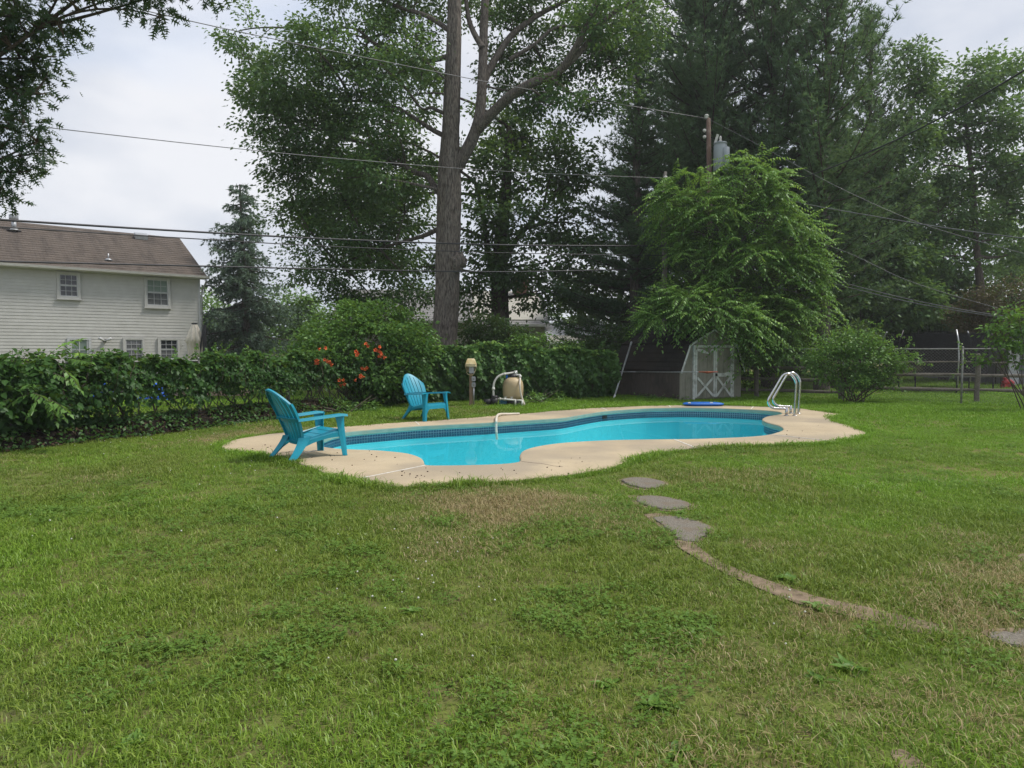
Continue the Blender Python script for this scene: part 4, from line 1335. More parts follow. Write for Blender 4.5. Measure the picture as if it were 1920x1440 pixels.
arc = catmull([px(765, 985, -.18), px(765, 900, -.18), px(763, 790, -.18), px(785, 680, -.17), px(850, 585, -.14), px(950, 535, -.1), px(1060, 520, -.06), px(1180, 500, 0)], 6, closed=False)
MB().tube(arc, .0275, 12).tube([px(765, 840, -.18), px(765, 790, -.18)], .042, 12).tube([px(960, 533, -.1), px(1000, 528, -.09)], .036, 12).tube([px(1165, 502, -.01), px(1225, 498, .0)], .045, 12).build('arched_pipe', M['pvc'], ft, smooth=True)
MB().tube(catmull([px(1190, 510, -.01), px(1200, 548, -.02), px(1250, 552, -.05), px(1282, 556, -.08), px(1284, 610, -.1)], 4, closed=False), .026, 10).tube([px(1284, 560, -.1), px(1284, 600, -.1)], .038, 10).build('elbow_pipe', M['pvc'], ft, smooth=True)
MB().tube(catmull([px(1284, 600, -.1), px(1275, 720, -.32), px(1285, 860, -.34), px(1320, 1000, -.34), px(1365, 1115, -.36)], 6, closed=False), .024, 10).build('drain_hose', M['hose'], ft, smooth=True)
MB().tube([px(855, 1000, -.36), px(1195, 1022, -.4)], .026, 10).tube([px(1190, 1018, -.4), px(1190, 1145, -.4)], .026, 10).tube([px(1195, 1022, -.4), px(1322, 1030, -.4)], .021, 10).tube([px(1320, 1026, -.4), px(1320, 1140, -.4)], .026, 10).tube([px(880, 1001, -.36), px(915, 1003, -.36)], .038, 10).tube([px(965, 1006, -.365), px(1000, 1008, -.37)], .038, 10).build('lower_pipe', M['pvc'], ft, smooth=True)
for zx in (1000, 1120):
    MB().box(px(zx, 968, -.37), (.07, .02, .018)).tube([px(zx, 968, -.37), px(zx, 1000, -.37)], .012, 6).build('valve_handle', M['pvc'], ft)
pm = px(745, 1060, -.2)
MB().tube([pm + Vector((-.21, 0, -.03)), pm + Vector((-.19, 0, -.02)), pm + Vector((-.02, 0, 0))], [.06, .085, .09], 14).tube([pm + Vector((-.03, 0, .0)), pm + Vector((.06, 0, .0)), pm + Vector((.15, 0, .0))], [.115, .13, .12], 14).lathe([(.09, .0), (.1, .1), (.085, .13)], pm + Vector((.06, 0, .03)), 14).build('pump', M['black_plastic'], ft, smooth=True)
M['teal_dark'] = surf('pump_blue', (0.02, 0.12, 0.2), (0.015, 0.08, 0.14), .5, 6)
MB().tube([px(890, 1060, -.2), px(1010, 1062, -.15)], .075, 12).box(px(950, 1060, -.18), (.2, .15, .12)).build('pump_basket', M['teal_dark'], ft)
MB().box(px(720, 1132, -.2), (.34, .3, .03)).build('slab', M['stone'], ft)

# ------------------------------------------------------------------ utility pole and wires
PY = 24.0
M['pole_wood'] = surf('pole_wood', (0.15, 0.09, 0.062), (0.1, 0.075, 0.06), .9, 6, bmp=.7, bscale=10, bdist=.01, stretch=(6, 6, .5), third=(0.27, 0.22, 0.18), tscale=3)
pb = at(1333, 700, PY)
up_ = empty('utility_pole', (pb.x, PY, 0))
tag(up_, 'brown wooden utility pole with a grey transformer above the bright tree', 'utility pole')
o0 = Vector(up_.location)
tp_ = at(1328, 222, PY) - o0
MB().tube([(0, 0, -.3), Vector((0, 0, 4)) + tp_ * .2 - Vector((0, 0, tp_.z * .2)), tp_], [.13, .1, .078], 14).build('pole', M['pole_wood'], up_, smooth=True)
MB().lathe([(.05, 0), (.075, .03), (.06, .08), (.085, .1), (.05, .15)], tp_ + Vector((-.06, 0, -.02)), 12).build('insulator', M['white_plastic'], up_, smooth=True)
M['trafo'] = surf('transformer_grey', (0.34, 0.38, 0.40), (0.29, 0.33, 0.35), .5, 4, bmp=.03)
tx = at(1350, 320, PY - .35) - o0
MB().lathe([(.2, -.02), (.22, .0), (.22, .82), (.2, .87), (.23, .88), (.22, .92), (.06, .97)], tx, 24).build('transformer', M['trafo'], up_, smooth=True)
MB().tube([tx + Vector((.14, -.2, -.05)), tx + Vector((.14, -.2, .7)), tx + Vector((.13, -.2, .72))], [.11, .11, .06], 14).build('capacitor', M['trafo'], up_, smooth=True)
MB().lathe([(.035, .95), (.055, 1.0), (.03, 1.04), (.05, 1.08), (.02, 1.15)], tx + Vector((.0, 0, 0)), 10).build('bushing', M['white_plastic'], up_, smooth=True)
MB().bar(at(1333, 258, PY - .1) - o0, at(1349, 262, PY - .35) - o0, .03, .03).build('bracket', M['dark_metal'], up_)
MB().tube([at(1341, 268, PY - .3) - o0, at(1346, 252, PY - .35) - o0], .045, 8).build('fuse_cutout', M['white_plastic'], up_)
MB().tube([at(1347, 266, PY - .3) - o0, at(1353, 252, PY - .35) - o0], .02, 6).build('fuse_rod', M['dark_metal'], up_)
for py in (245, 257):
    MB().lathe([(.03, -.05), (.06, -.02), (.06, .03), (.02, .06)], at(1321, py, PY - .1) - o0, 10).build('insulator', M['white_plastic'], up_, smooth=True)
# slimmer grey pole carrying the lower lines
p2 = at(1245, 700, 23.6)
u2 = empty('utility_pole', (p2.x, 23.6, 0))
tag(u2, 'slim weathered grey pole half hidden left of the bright tree', 'utility pole')
o2 = Vector(u2.location)
M['grey_wood'] = surf('grey_wood', (0.2, 0.185, 0.165), (0.13, 0.12, 0.105), .9, 6, bmp=.6, stretch=(6, 6, .6))
MB().tube([(0, 0, -.3), at(1246, 480, 23.6) - o2, at(1243, 415, 23.6) - o2, at(1244, 345, 23.6) - o2, at(1248, 322, 23.6) - o2], [.1, .085, .08, .07, .05], 10).build('pole', M['grey_wood'], u2, smooth=True)
MB().lathe([(.04, -.06), (.07, -.02), (.07, .04), (.02, .08)], at(1248, 334, 23.5) - o2, 10).build('insulator', M['white_plastic'], u2, smooth=True)

M['cable'] = surf('black_cable', (0.018, 0.018, 0.022), (0.03, 0.03, 0.034), .5, 10, bmp=0)
M['cable_pale'] = surf('pale_cable', (0.12, 0.12, 0.125), (0.2, 0.2, 0.2), .5, 10, metal=.4, bmp=0)
def wire(pts, r, label, pale=False, group='overhead lines'):
    W = catmull([at(*p) for p in pts], 10, closed=False)
    o0 = W[0].copy()
    o = MB().tube([p - o0 for p in W], r, 6, cap=False).build('overhead_line', M['cable_pale' if pale else 'cable'], smooth=True, recalc=False)
    o.location = o0
    tag(o, label, 'cable', group)
wire([(60, -30, 13), (400, 49, 15.5), (680, 107, 18), (960, 162, 20.5), (1240, 208, 23), (1324, 222, 23.95)], .010, 'highest thin wire running from the top left to the pole top', True)
wire([(-60, 222, 13), (400, 274, 16), (680, 301, 18.5), (960, 322, 21), (1248, 334, 23.5)], .009, 'thin wire crossing the sky below the highest one to the slim pole', True)
wire([(-80, 407, 12), (0, 412, 12.5), (320, 432, 15), (640, 449, 18), (960, 459.5, 20.8), (1245, 461, 23.5)], .023, 'thick black cable crossing just above the house roof ridge')
wire([(-80, 420, 12), (0, 425.5, 12.5), (320, 445, 15), (640, 463, 18), (960, 474.5, 20.8), (1245, 479, 23.5)], .013, 'thin black cable just under the thick one along the roof ridge')
wire([(-80, 487, 12), (0, 490, 12.5), (320, 497.5, 15), (640, 505, 18), (960, 509.5, 20.8), (1245, 503, 23.5)], .019, 'lowest black cable crossing along the house gutter')
wire([(1330, 224, 23.9), (1440, 281, 22.6), (1560, 345, 21.2), (1700, 409, 19.8), (1820, 448, 18.6), (1960, 486, 17)], .008, 'thin wire falling from the pole top to the right', True)
wire([(1335, 350, 23.8), (1420, 347, 22.2), (1500, 335, 20.5), (1650, 276, 17), (1800, 202, 14), (1960, 108, 11)], .017, 'thick twisted service cable rising to the right edge', False)
wire([(1340, 340, 23.8), (1490, 378, 21.5), (1660, 409, 19.5), (1800, 431, 18), (1960, 452, 16)], .014, 'pale service cable sloping gently down to the right edge', True)
wire([(1440, 480, 23.5), (1590, 437, 20.5), (1700, 392, 18.5), (1800, 346, 16.6), (1960, 282, 14)], .007, 'upper of three faint wires rising to the right edge', False)
wire([(1440, 496, 23.5), (1600, 446, 20.5), (1720, 395, 18.5), (1820, 350, 16.6), (1960, 300, 14)], .006, 'middle of three faint wires rising to the right edge', False)
wire([(1440, 520, 23.5), (1600, 468, 20.5), (1720, 420, 18.5), (1820, 372, 16.6), (1960, 318, 14)], .006, 'lowest of three faint wires rising to the right edge', False)
wire([(1340, 400, 23.8), (1560, 463, 21.5), (1700, 525, 20), (1850, 572, 18.5), (1960, 600, 17)], .008, 'single faint wire dropping behind the pine trunk to the right', True)
wire([(1400, 480, 23.8), (1540, 519, 22), (1700, 560, 20), (1850, 588, 18.2), (1960, 600, 17)], .013, 'upper of two pale cables low in front of the dark pines', True)
wire([(1400, 490, 23.8), (1540, 526, 22), (1700, 565, 20), (1850, 591, 18.2), (1960, 604, 17)], .013, 'lower of two pale cables low in front of the dark pines', True)
# cushion mesh (placed with the trampoline)
rows = []
for k in range(9):
    x = -.14 + .28 * k / 8
    q = max(.1, (1 - (x / .145) ** 4)) ** .5
    rows.append([Vector((x, .1 * q * math.cos(a), .05 + .045 * q * math.sin(a))) for a in [2 * math.pi * j / 12 for j in range(12)]])
MB().grid(rows, closed=True).build('body', M['red'], cu, smooth=True)
# ------------------------------------------------------------------ foliage engine
def unit(a): return a / np.maximum(1e-9, np.linalg.norm(a, axis=-1, keepdims=True))
DIAMOND = (np.array([(0, 0, 0), (.42, -.5, .06), (1, 0, -.06), (.42, .5, .06)]), np.array([(0, 1, 2, 3)]))
HEART = (np.array([(0, 0, 0), (.02, -.36, .05), (.42, -.5, .08), (1, 0, -.08), (.42, .5, .08), (.02, .36, .05)]), np.array([(0, 1, 2, 3), (0, 3, 4, 5)]))
NEEDLE = (np.array([(0, -.5, 0), (1, 0, 0), (0, .5, 0)]), np.array([(0, 1, 2)]))
def _oak():
    v = [(0, 0, 0), (.2, .05, .0), (.55, .08, .0), (.85, .05, 0), (1, 0, -.05), (.85, -.05, 0), (.55, -.08, 0), (.2, -.05, 0)]
    f = [(0, 1, 7), (1, 2, 6), (1, 6, 7), (2, 3, 5), (2, 5, 6), (3, 4, 5)]
    for s in (1, -1):
        for a0, tip, a1, b in ((.18, (.36, .40), .34, .05), (.42, (.66, .5), .60, .07), (.68, (.90, .30), .80, .06)):
            k = len(v)
            v += [(a0, s * b, 0), (tip[0], s * tip[1], .05), (a1, s * b, 0)]
            f.append((k, k + 1, k + 2))
    return np.array(v), np.array(f)
OAK = _oak()
class Leaves:
    def __init__(s): s.V, s.F, s.T, s.n = [], [], [], 0
    def add(s, P, D, N, L, W, shape, tint):
        n = len(P)
        if n == 0: return
        D = unit(D)
        S = unit(np.cross(D, N))
        N = np.cross(S, D)
        tv, tf = shape
        L = np.broadcast_to(np.asarray(L, float), (n,)); W = np.broadcast_to(np.asarray(W, float), (n,))
        V = (P[:, None, :] + (tv[None, :, 0] * L[:, None])[..., None] * D[:, None, :] + (tv[None, :, 1] * W[:, None])[..., None] * S[:, None, :]
             + (tv[None, :, 2] * L[:, None])[..., None] * N[:, None, :])
        k = len(tv)
        Fc = tf[None] + (np.arange(n) * k)[:, None, None] + s.n
        s.V.append(V.reshape(-1, 3)); s.F.append(Fc.reshape(-1, tf.shape[1]))
        s.T.append(np.repeat(np.broadcast_to(tint, (n,)), len(tf)))
        s.n += n * k
    def build(s, name, material, parent, org=(0, 0, 0), kind=None):
        V = np.concatenate(s.V) - np.array(org)
        o = np_obj(name, V, np.concatenate(s.F), material, parent, np.concatenate(s.T))
        if kind: o['kind'] = kind
        return o
def lobe(px_, py_, Y, rx, ry, rd=None):
    c = at(px_, py_, Y)
    k = Y / F
    return (np.array(c), np.array([rx * k, rd if rd else .5 * (rx + ry) * k * .9, ry * k]))
def crown(rng, lobes, dens, per, cr, L, W, shape=DIAMOND, droop=.35, flat=.6, shell=.45, tjit=.22, up=.7):
    """Leaf clumps spread through the lobes; returns Leaves and the clump centres (with lobe index)."""
    lv = Leaves(); cents = []
    for li, (c, r) in enumerate(lobes):
        n = max(3, int(dens * (r[0] * r[2] + r[0] * r[1]) * .5 * math.pi / cr ** 2))
        d = unit(rng.normal(size=(n, 3)))
        rr = shell + (1 - shell) * rng.random(n) ** .6
        C = c + d * rr[:, None] * r * (1 + rng.normal(0, .07, (n, 1)))
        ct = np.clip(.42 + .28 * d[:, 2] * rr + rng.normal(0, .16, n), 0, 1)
        for k in range(n):
            m_ = max(4, int(per * rng.uniform(.55, 1.35)))
            off = rng.normal(size=(m_, 3)) * cr * np.array([.5, .5, .5 * flat])
            P = C[k] + off
            out = unit(off * np.array([1, 1, .6]) + .35 * d[k] * cr + rng.normal(size=(m_, 3)) * .25 * cr)
            D = out + np.array([0, 0, -droop]) + rng.normal(size=(m_, 3)) * .25
            N = np.array([0, 0, up]) + rng.normal(size=(m_, 3)) * .55 + .4 * d[k]
            sc = rng.uniform(.7, 1.25, m_)
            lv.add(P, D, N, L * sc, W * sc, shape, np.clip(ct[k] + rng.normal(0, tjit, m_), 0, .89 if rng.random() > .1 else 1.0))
            cents.append((C[k], li))
    return lv, cents
def bezier(a, b, sag, n, rng, wob=.05):
    a, b = np.array(a), np.array(b)
    L = np.linalg.norm(b - a)
    m_ = (a + b) / 2 + np.array([0, 0, sag * L]) + rng.normal(0, wob * L, 3)
    t = np.linspace(0, 1, n)[:, None]
    return (1 - t) ** 2 * a + 2 * t * (1 - t) * m_ + t * t * b
def bark_trunk(path, radii, sides, rng, rough=.05, flare=None):
    """Trunk tube with ridged bark relief."""
    P = [Vector(p) for p in path]
    mb = MB()
    cur = catmull(P, 7, closed=False)
    n = len(cur)
    rr = np.interp(np.linspace(0, 1, n), np.linspace(0, 1, len(radii)), radii)
    ph = rng.uniform(0, 6.28, 6)
    rows = []
    for i, p in enumerate(cur):
        t = (cur[min(i + 1, n - 1)] - cur[max(0, i - 1)]).normalized()
        ax = t.cross(Vector((0, 1, 0))).normalized() if abs(t.y) < .95 else Vector((1, 0, 0))
        ay = t.cross(ax)
        r_ = []
        for k in range(sides):
            a = 2 * math.pi * k / sides
            d = 1 + rough * (.5 * math.sin(a * 5 + ph[0] + i * .15) + .4 * math.sin(a * 11 + ph[1] - i * .1) + .6 * rng.normal() * .5)
            r_.append(p + (ax * math.cos(a) + ay * math.sin(a)) * rr[i] * d)
        rows.append(r_)
    mb.grid(rows, closed=True)
    mb.f.append(tuple(range((n - 1) * sides, n * sides)))
    return mb
def limbs_mesh(branches, sides=6):
    mb = MB()
    for path, r0, r1 in branches:
        n = len(path)
        mb.tube([Vector(p) for p in path], [r0 + (r1 - r0) * i / (n - 1) for i in range(n)], sides, cap=False)
    return mb
def twigs_to(rng, cents, nodes, frac, r0=.02, r1=.006, sag=-.06):
    """Fine branches from the nearest limb node to a share of the clumps."""
    N = np.array(nodes)
    out = []
    for c, li in cents:
        if rng.random() > frac: continue
        d = np.linalg.norm(N - c, axis=1) + np.maximum(0, N[:, 2] - c[2]) * .6
        k = int(np.argmin(d))
        out.append((bezier(N[k], c, sag, 5, rng, .08), r0, r1))
    return out
def tree(name, label, base, trunk_path, radii, lobes, leaf, bark, rng, dens=1.0, per=60, cr=.5, L=.12, W=.07, shape=DIAMOND, twig_frac=.35, limb_r=.09, sides=18, group=None, cat='tree', shell=.45, droop=.35, extra_limbs=(), bark_rough=.05, limb_sag=.05):
    e = empty(name, base)
    tag(e, label, cat, group)
    o0 = np.array(base, float)
    tpath = np.array([np.array(p) for p in trunk_path])
    bark_trunk([Vector(p - o0) for p in tpath], radii, sides, rng, bark_rough).build('trunk', bark, e, smooth=True, recalc=False)
    nodes = [tpath[i] * (1 - t) + tpath[i + 1] * t for i in range(len(tpath) - 1) for t in (0, .25, .5, .75)]
    nodes = [n_ for n_ in nodes if n_[2] > base[2] + .25 * (tpath[-1][2] - base[2])] or [tpath[-1]]
    nodes.append(tpath[-1])
    big = []
    for path, r0, r1 in extra_limbs:
        q = np.array([np.array(p) for p in catmull([Vector(p) for p in path], 6, closed=False)])
        limbs_mesh([(q - o0, r0 * .85, r1 * .8)], 10).build('limb', M['limb_bark'] if bark is M['oak_bark'] else bark, e, smooth=True, recalc=False)
        nodes += list(q[len(q) // 3:])
    NB = np.array(nodes)
    for c, r in lobes:
        d = np.linalg.norm(NB - c, axis=1) + np.maximum(0, NB[:, 2] - c[2] + .3) * 1.2
        k = int(np.argmin(d))
        q = bezier(NB[k], c, limb_sag, 9, rng, .07)
        big.append((q - o0, limb_r * rng.uniform(.7, 1.1), limb_r * .3))
        nodes += list(q[3:])
    for q_ in big: limbs_mesh([q_], 7).build('branch', bark, e, smooth=True, recalc=False)
    lv, cents = crown(rng, lobes, dens, per, cr, L, W, shape, droop=droop, shell=shell)
    tw = twigs_to(rng, cents, nodes, twig_frac)
    if tw: limbs_mesh([(p - o0, a, b) for p, a, b in tw], 4).build('twigs', M['twig'], e, recalc=False)['kind'] = 'stuff'
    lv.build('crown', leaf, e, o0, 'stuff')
    return e
G = lambda Y: Y / F
M['limb_bark'] = barkmat('limb_bark', (0.045, 0.038, 0.032), (0.165, 0.143, 0.124))

# ------------------------------------------------------------------ the big oak behind the fence
rng = np.random.default_rng(11)
OY = 22.3
opx = [(833, 772), (834, 700), (833, 640), (838, 560), (839, 480), (842, 400), (843, 320), (845, 250), (848, 160), (851, 60), (853, -60), (858, -220)]
orad = [27, 25, 23, 22.5, 22.5, 22, 21, 16, 15, 13, 11, 7]
otr = [at(x, y, OY) for x, y in opx]
otr[0].z = -.1
ext = []
def limb_px(pts, r0, r1, Y=OY):
    ext.append(([at(x, y, Y + (d if True else 0)) for x, y, d in pts], r0 * G(OY), r1 * G(OY)))
limb_px([(846, 330, 0), (866, 298, -.1), (888, 255, -.2), (900, 210, -.2), (905, 130, 0), (908, 30, .3), (915, -90, .6)], 15, 8)
limb_px([(893, 245, -.2), (930, 205, -.6), (965, 174, -1), (1010, 150, -1.3), (1047, 135, -1.5), (1085, 80, -1.8), (1110, 26, -2), (1140, -40, -2.2)], 12, 5)
limb_px([(1050, 133, -1.5), (1090, 95, -1.6), (1130, 40, -1.6), (1190, 0, -1.5), (1230, -20, -1.4)], 7, 3)
limb_px([(902, 165, -.1), (918, 130, .2), (945, 85, .5), (969, 57, .8), (1015, 25, 1), (1056, 4, 1.2), (1120, -30, 1.4)], 9, 4)
limb_px([(955, 112, .4), (1000, 85, .6), (1047, 50, .9), (1117, 57, 1.2)], 5, 2)
limb_px([(905, 90, 0), (880, 40, .3), (870, -40, .5)], 7, 4)
limb_px([(832, 372, .2), (815, 350, .4), (800, 330, .6), (780, 324, .8), (755, 310, 1), (732, 302, 1.2), (706, 276, 1.5), (650, 262, 1.9)], 8, 3)
limb_px([(836, 256, .1), (810, 243, .3), (780, 223, .5), (741, 201, .8), (690, 190, 1.1), (600, 190, 1.5)], 6, 2.5)
limb_px([(840, 215, 0), (822, 208, .1), (808, 202, .2), (796, 205, .3), (784, 198, .5)], 5, 2)
limb_px([(842, 105, .1), (815, 112, .2), (780, 116, .4), (745, 100, .6), (706, 83, .8), (660, 52, 1.2), (600, 60, 1.6)], 6, 2.5)
limb_px([(838, 420, .2), (800, 440, .8), (760, 452, 1.4), (700, 470, 2), (630, 500, 2.6)], 6, 2)
limb_px([(846, 60, 0), (800, 30, .4), (740, 10, .8), (650, -30, 1.2)], 6, 3)
ol = []
for x, y, rx, ry, d in [(465, 110, 50, 85, 1.5), (440, 60, 25, 40, 1.6), (555, 130, 80, 75, 1), (500, 210, 60, 60, .5), (580, 240, 90, 70, .3), (540, 290, 70, 55, .6), (650, 60, 90, 80, .4), (660, 160, 90, 70, .6),
                        (690, 250, 90, 70, 1.2), (620, 330, 95, 60, 1), (540, 345, 45, 45, 1.1), (660, 410, 90, 60, 1.6), (560, 410, 60, 45, 1.7), (590, 500, 80, 45, 2), (700, 490, 80, 50, 2.2), (760, 300, 55, 55, 2.2), (760, 400, 60, 70, 2.4),
                        (760, 60, 70, 70, 1.8), (690, -30, 120, 60, 1), (790, 150, 35, 40, 2), (880, -20, 100, 60, 2), (960, 60, 80, 60, 1.8), (1040, 0, 110, 60, 1.6), (1090, 90, 80, 55, 1.2), (1170, 40, 80, 70, .6), (1150, 130, 60, 60, 1), (980, 170, 60, 50, 1.5),
                        (1040, 200, 65, 45, 1.5), (1130, 190, 45, 35, 1.2), (940, 120, 45, 40, 2.2), (620, 560, 60, 22, 2.4), (780, 545, 60, 28, 2.6), (700, 560, 70, 24, 2.4), (1020, 130, 60, 40, 2), (1060, 170, 40, 30, -2.2), (780, 100, 40, 40, -.9), (720, 130, 60, 50, -1), (1130, 20, 70, 50, -2.2), (690, 330, 70, 50, -.6), (590, 90, 70, 50, -1.2), (520, 150, 50, 50, -1), (730, 230, 45, 40, -.8)]:
    ol.append(lobe(x, y, OY + d, rx, ry))
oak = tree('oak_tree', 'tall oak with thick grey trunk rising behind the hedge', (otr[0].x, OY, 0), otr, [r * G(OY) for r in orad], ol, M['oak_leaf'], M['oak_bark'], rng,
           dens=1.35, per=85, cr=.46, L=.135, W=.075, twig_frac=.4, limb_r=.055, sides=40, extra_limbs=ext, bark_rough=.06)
# burl
b0 = at(858, 492, OY - .25)
bm_ = bmesh.new()
bmesh.ops.create_icosphere(bm_, subdivisions=4, radius=1)
r2 = random.Random(4)
from mathutils import noise as mnoise
for v_ in bm_.verts:
    n_ = 1 + .35 * mnoise.noise(v_.co * 2.1) + .15 * mnoise.noise(v_.co * 6)
    v_.co = Vector((v_.co.x * .27 * n_, v_.co.y * .22 * n_, v_.co.z * .30 * n_))
me = bpy.data.meshes.new('burl'); bm_.to_mesh(me); bm_.free()
for p in me.polygons: p.use_smooth = True
me.materials.append(M['oak_bark'])
bu = link(bpy.data.objects.new('burl', me), oak); bu.location = b0 - Vector(oak.location)

# second tree behind, dark trunk
rng = np.random.default_rng(12)
Y2 = 28.0
t2 = [at(938, 700, Y2), at(938, 600, Y2), at(936, 520, Y2), at(940, 440, Y2), at(950, 340, Y2), at(955, 240, Y2)]
t2[0].z = -.1
l2 = [lobe(x, y, Y2 + d, rx, ry) for x, y, rx, ry, d in [(930, 330, 80, 60, 0), (1040, 320, 80, 60, .5), (1080, 420, 55, 45, 0), (1000, 410, 80, 60, -1), (905, 420, 55, 60, -.8), (970, 490, 80, 45, -1), (1070, 480, 70, 50, -.5), (900, 520, 45, 35, -.6), (1010, 545, 70, 35, -.8),
        (930, 250, 70, 60, 1), (1010, 260, 60, 45, 1), (1060, 330, 45, 35, 1), (885, 570, 40, 30, 0), (700, 440, 110, 70, 2), (740, 330, 90, 80, 3), (620, 260, 90, 80, 3), (640, 380, 90, 60, 3), (770, 180, 60, 70, 3), (760, 500, 70, 40, 1.5), (1090, 540, 50, 40, .5)]]
tree('shade_tree', 'dark leafy tree right behind the big oak trunk', (t2[0].x, Y2, 0), t2, [.42, .36, .34, .28, .2, .1], l2, M['maple_leaf'], M['dark_bark'], rng,
     dens=1.5, per=80, cr=.62, L=.19, W=.115, twig_frac=.15, limb_r=.07,
     extra_limbs=[([at(936, 530, Y2), at(915, 470, Y2), at(905, 400, Y2), at(890, 340, Y2 + .5)], .2, .08), ([at(938, 500, Y2), at(975, 440, Y2), at(1020, 390, Y2)], .18, .07)])

# ------------------------------------------------------------------ conifers
def pine(name, label, px_, Y, topz, z0, rmax, rng, leaf, group, trunk_r=.26, upsweep=.35, dz=.36, prof=None, tufts=8, nl=.21, nw=.042, droop=0.0, twiglen=.32, nbr=5, cat='tree', lvar=(.65, 1.2)):
    base = at(px_, 700, Y); base.z = 0
    e = empty(name, base)
    tag(e, label, cat, group)
    lean = rng.normal(0, .15, 2)
    tp = lambda z: np.array([lean[0] * z / topz, lean[1] * z / topz, z])
    zz = np.linspace(-.1, topz, 9)
    bark_trunk([Vector(tp(z)) for z in zz], [trunk_r * (1 - .92 * max(0, z) / topz) + .02 for z in zz], 14, rng, .05).build('trunk', M['pine_bark'], e, smooth=True, recalc=False)
    br = []; lv = Leaves()
    z = z0
    prof = prof or (lambda t: (1 - t) ** .75 * (.55 + .45 * min(1, t / .25)))
    while z < topz - .05:
        t = (z - z0) / (topz - z0)
        Lb = rmax * prof(t)
        for k in range(nbr):
            az = rng.uniform(0, 2 * math.pi)
            L_ = Lb * rng.uniform(*lvar) + .22
            d = np.array([math.cos(az), math.sin(az), 0])
            s0 = tp(z + rng.uniform(-.2, .2))
            rise = upsweep * (0.4 + 1.2 * t) * rng.uniform(.6, 1.3)
            u_ = np.linspace(0, 1, 8)[:, None]
            path = s0 + d * L_ * u_ + np.array([0, 0, 1]) * L_ * (rise * u_ ** 2 - droop * u_ * (1.15 - .5 * u_) + .08 * u_)
            side = np.array([-d[1], d[0], 0])
            path = path + side * (rng.normal(0, .05) * L_ * u_ ** 2)
            br.append((path, .016 + .010 * L_, .006))
            ct = np.clip(.42 + rng.normal(0, .2) + .25 * (t - .4), 0, 1)
            nt_ = max(5, int(L_ / .145))
            for q in range(nt_):
                w = .06 + .94 * (q + rng.random()) / nt_
                x = w * 7; i = min(6, int(x)); f_ = x - i
                p0 = path[i] * (1 - f_) + path[i + 1] * f_
                tang = unit((path[i + 1] - path[i])[None])[0]
                sgn = 1 if q % 2 else -1
                tl = twiglen * L_ ** .5 * (1.15 - .6 * w) * rng.uniform(.6, 1.3)
                td = unit((tang * .75 + side * sgn * .8 + np.array([0, 0, .25 * (upsweep > 0.1) - droop * 1.1 + rng.normal(0, .15)]))[None])[0]
                nt2 = max(2, int(tl / .10))
                s_ = (np.arange(nt2) + rng.random(nt2)) / nt2
                TP = p0 + td * tl * s_[:, None] + rng.normal(0, .03, (nt2, 3)) + np.array([0, 0, -droop * tl * .8]) * (s_ ** 2)[:, None]
                P = np.repeat(TP, tufts, 0)
                D = td * .9 + rng.normal(size=(len(P), 3)) * .62 + np.array([0, 0, .12 - droop])
                N = rng.normal(size=(len(P), 3)) + np.array([0, 0, .5])
                lv.add(P, D, N, nl * rng.uniform(.7, 1.2, len(P)), nw, NEEDLE, np.clip(ct + .18 * w + rng.normal(0, .12, len(P)) - .1, 0, 1))
        z += dz * rng.uniform(.75, 1.25)
    limbs_mesh(br, 4).build('branches', M['dark_bark'], e, recalc=False)['kind'] = 'stuff'
    lv.build('needles', leaf, e, (0, 0, 0), 'stuff')
    return e
PG = 'white pines behind the shed'
pf = lambda t: min(1.0, 1.25 * (1 - t) ** .55) * (.75 + .25 * min(1, t / .2))
rng = np.random.default_rng(21)
pine('pine_tree', 'dark white pine with low drooping boughs left of the shed', 1190, 27.0, 15.0, .9, 3.5, rng, M['pine_needle'], PG, prof=lambda t: (1 - t) ** 1.25 * (.8 + .2 * min(1, t / .15)), droop=.10, nbr=7)
pine('pine_tree', 'tall white pine directly behind the utility pole', 1320, 29.0, 21.0, 1.8, 3.8, rng, M['pine_needle'], PG, prof=pf, upsweep=.5)
pine('pine_tree', 'white pine standing right of the transformer', 1440, 27.5, 20.0, 2.0, 3.4, rng, M['pine_needle'], PG, prof=pf, upsweep=.6)
pine('pine_tree', 'white pine with bare grey trunk right of the bright tree', 1541, 25.0, 15.4, 3.4, 2.7, rng, M['pine_needle'], PG, prof=pf, upsweep=.7, trunk_r=.27)
pine('pine_tree', 'white pine with feathery tip beside the open sky on the right', 1612, 30.0, 15.6, 2.5, 2.7, rng, M['pine_needle'], PG, upsweep=.8)
pine('pine_tree', 'white pine rising behind the oak limb and the others', 1290, 33.0, 22.0, 2.0, 3.3, rng, M['pine_needle'], PG, prof=pf, upsweep=.4)
rng = np.random.default_rng(22)
pine('spruce_tree', 'blue-green spruce standing right of the left house', 466, 37.0, 10.2, .3, 2.85, rng, M['spruce_needle'], None, prof=lambda t: (1 - t) ** .68, upsweep=.05, droop=.40, dz=.40, tufts=7, nl=.2, nw=.06, twiglen=.55, nbr=6, lvar=(.45, 1.45), trunk_r=.22)

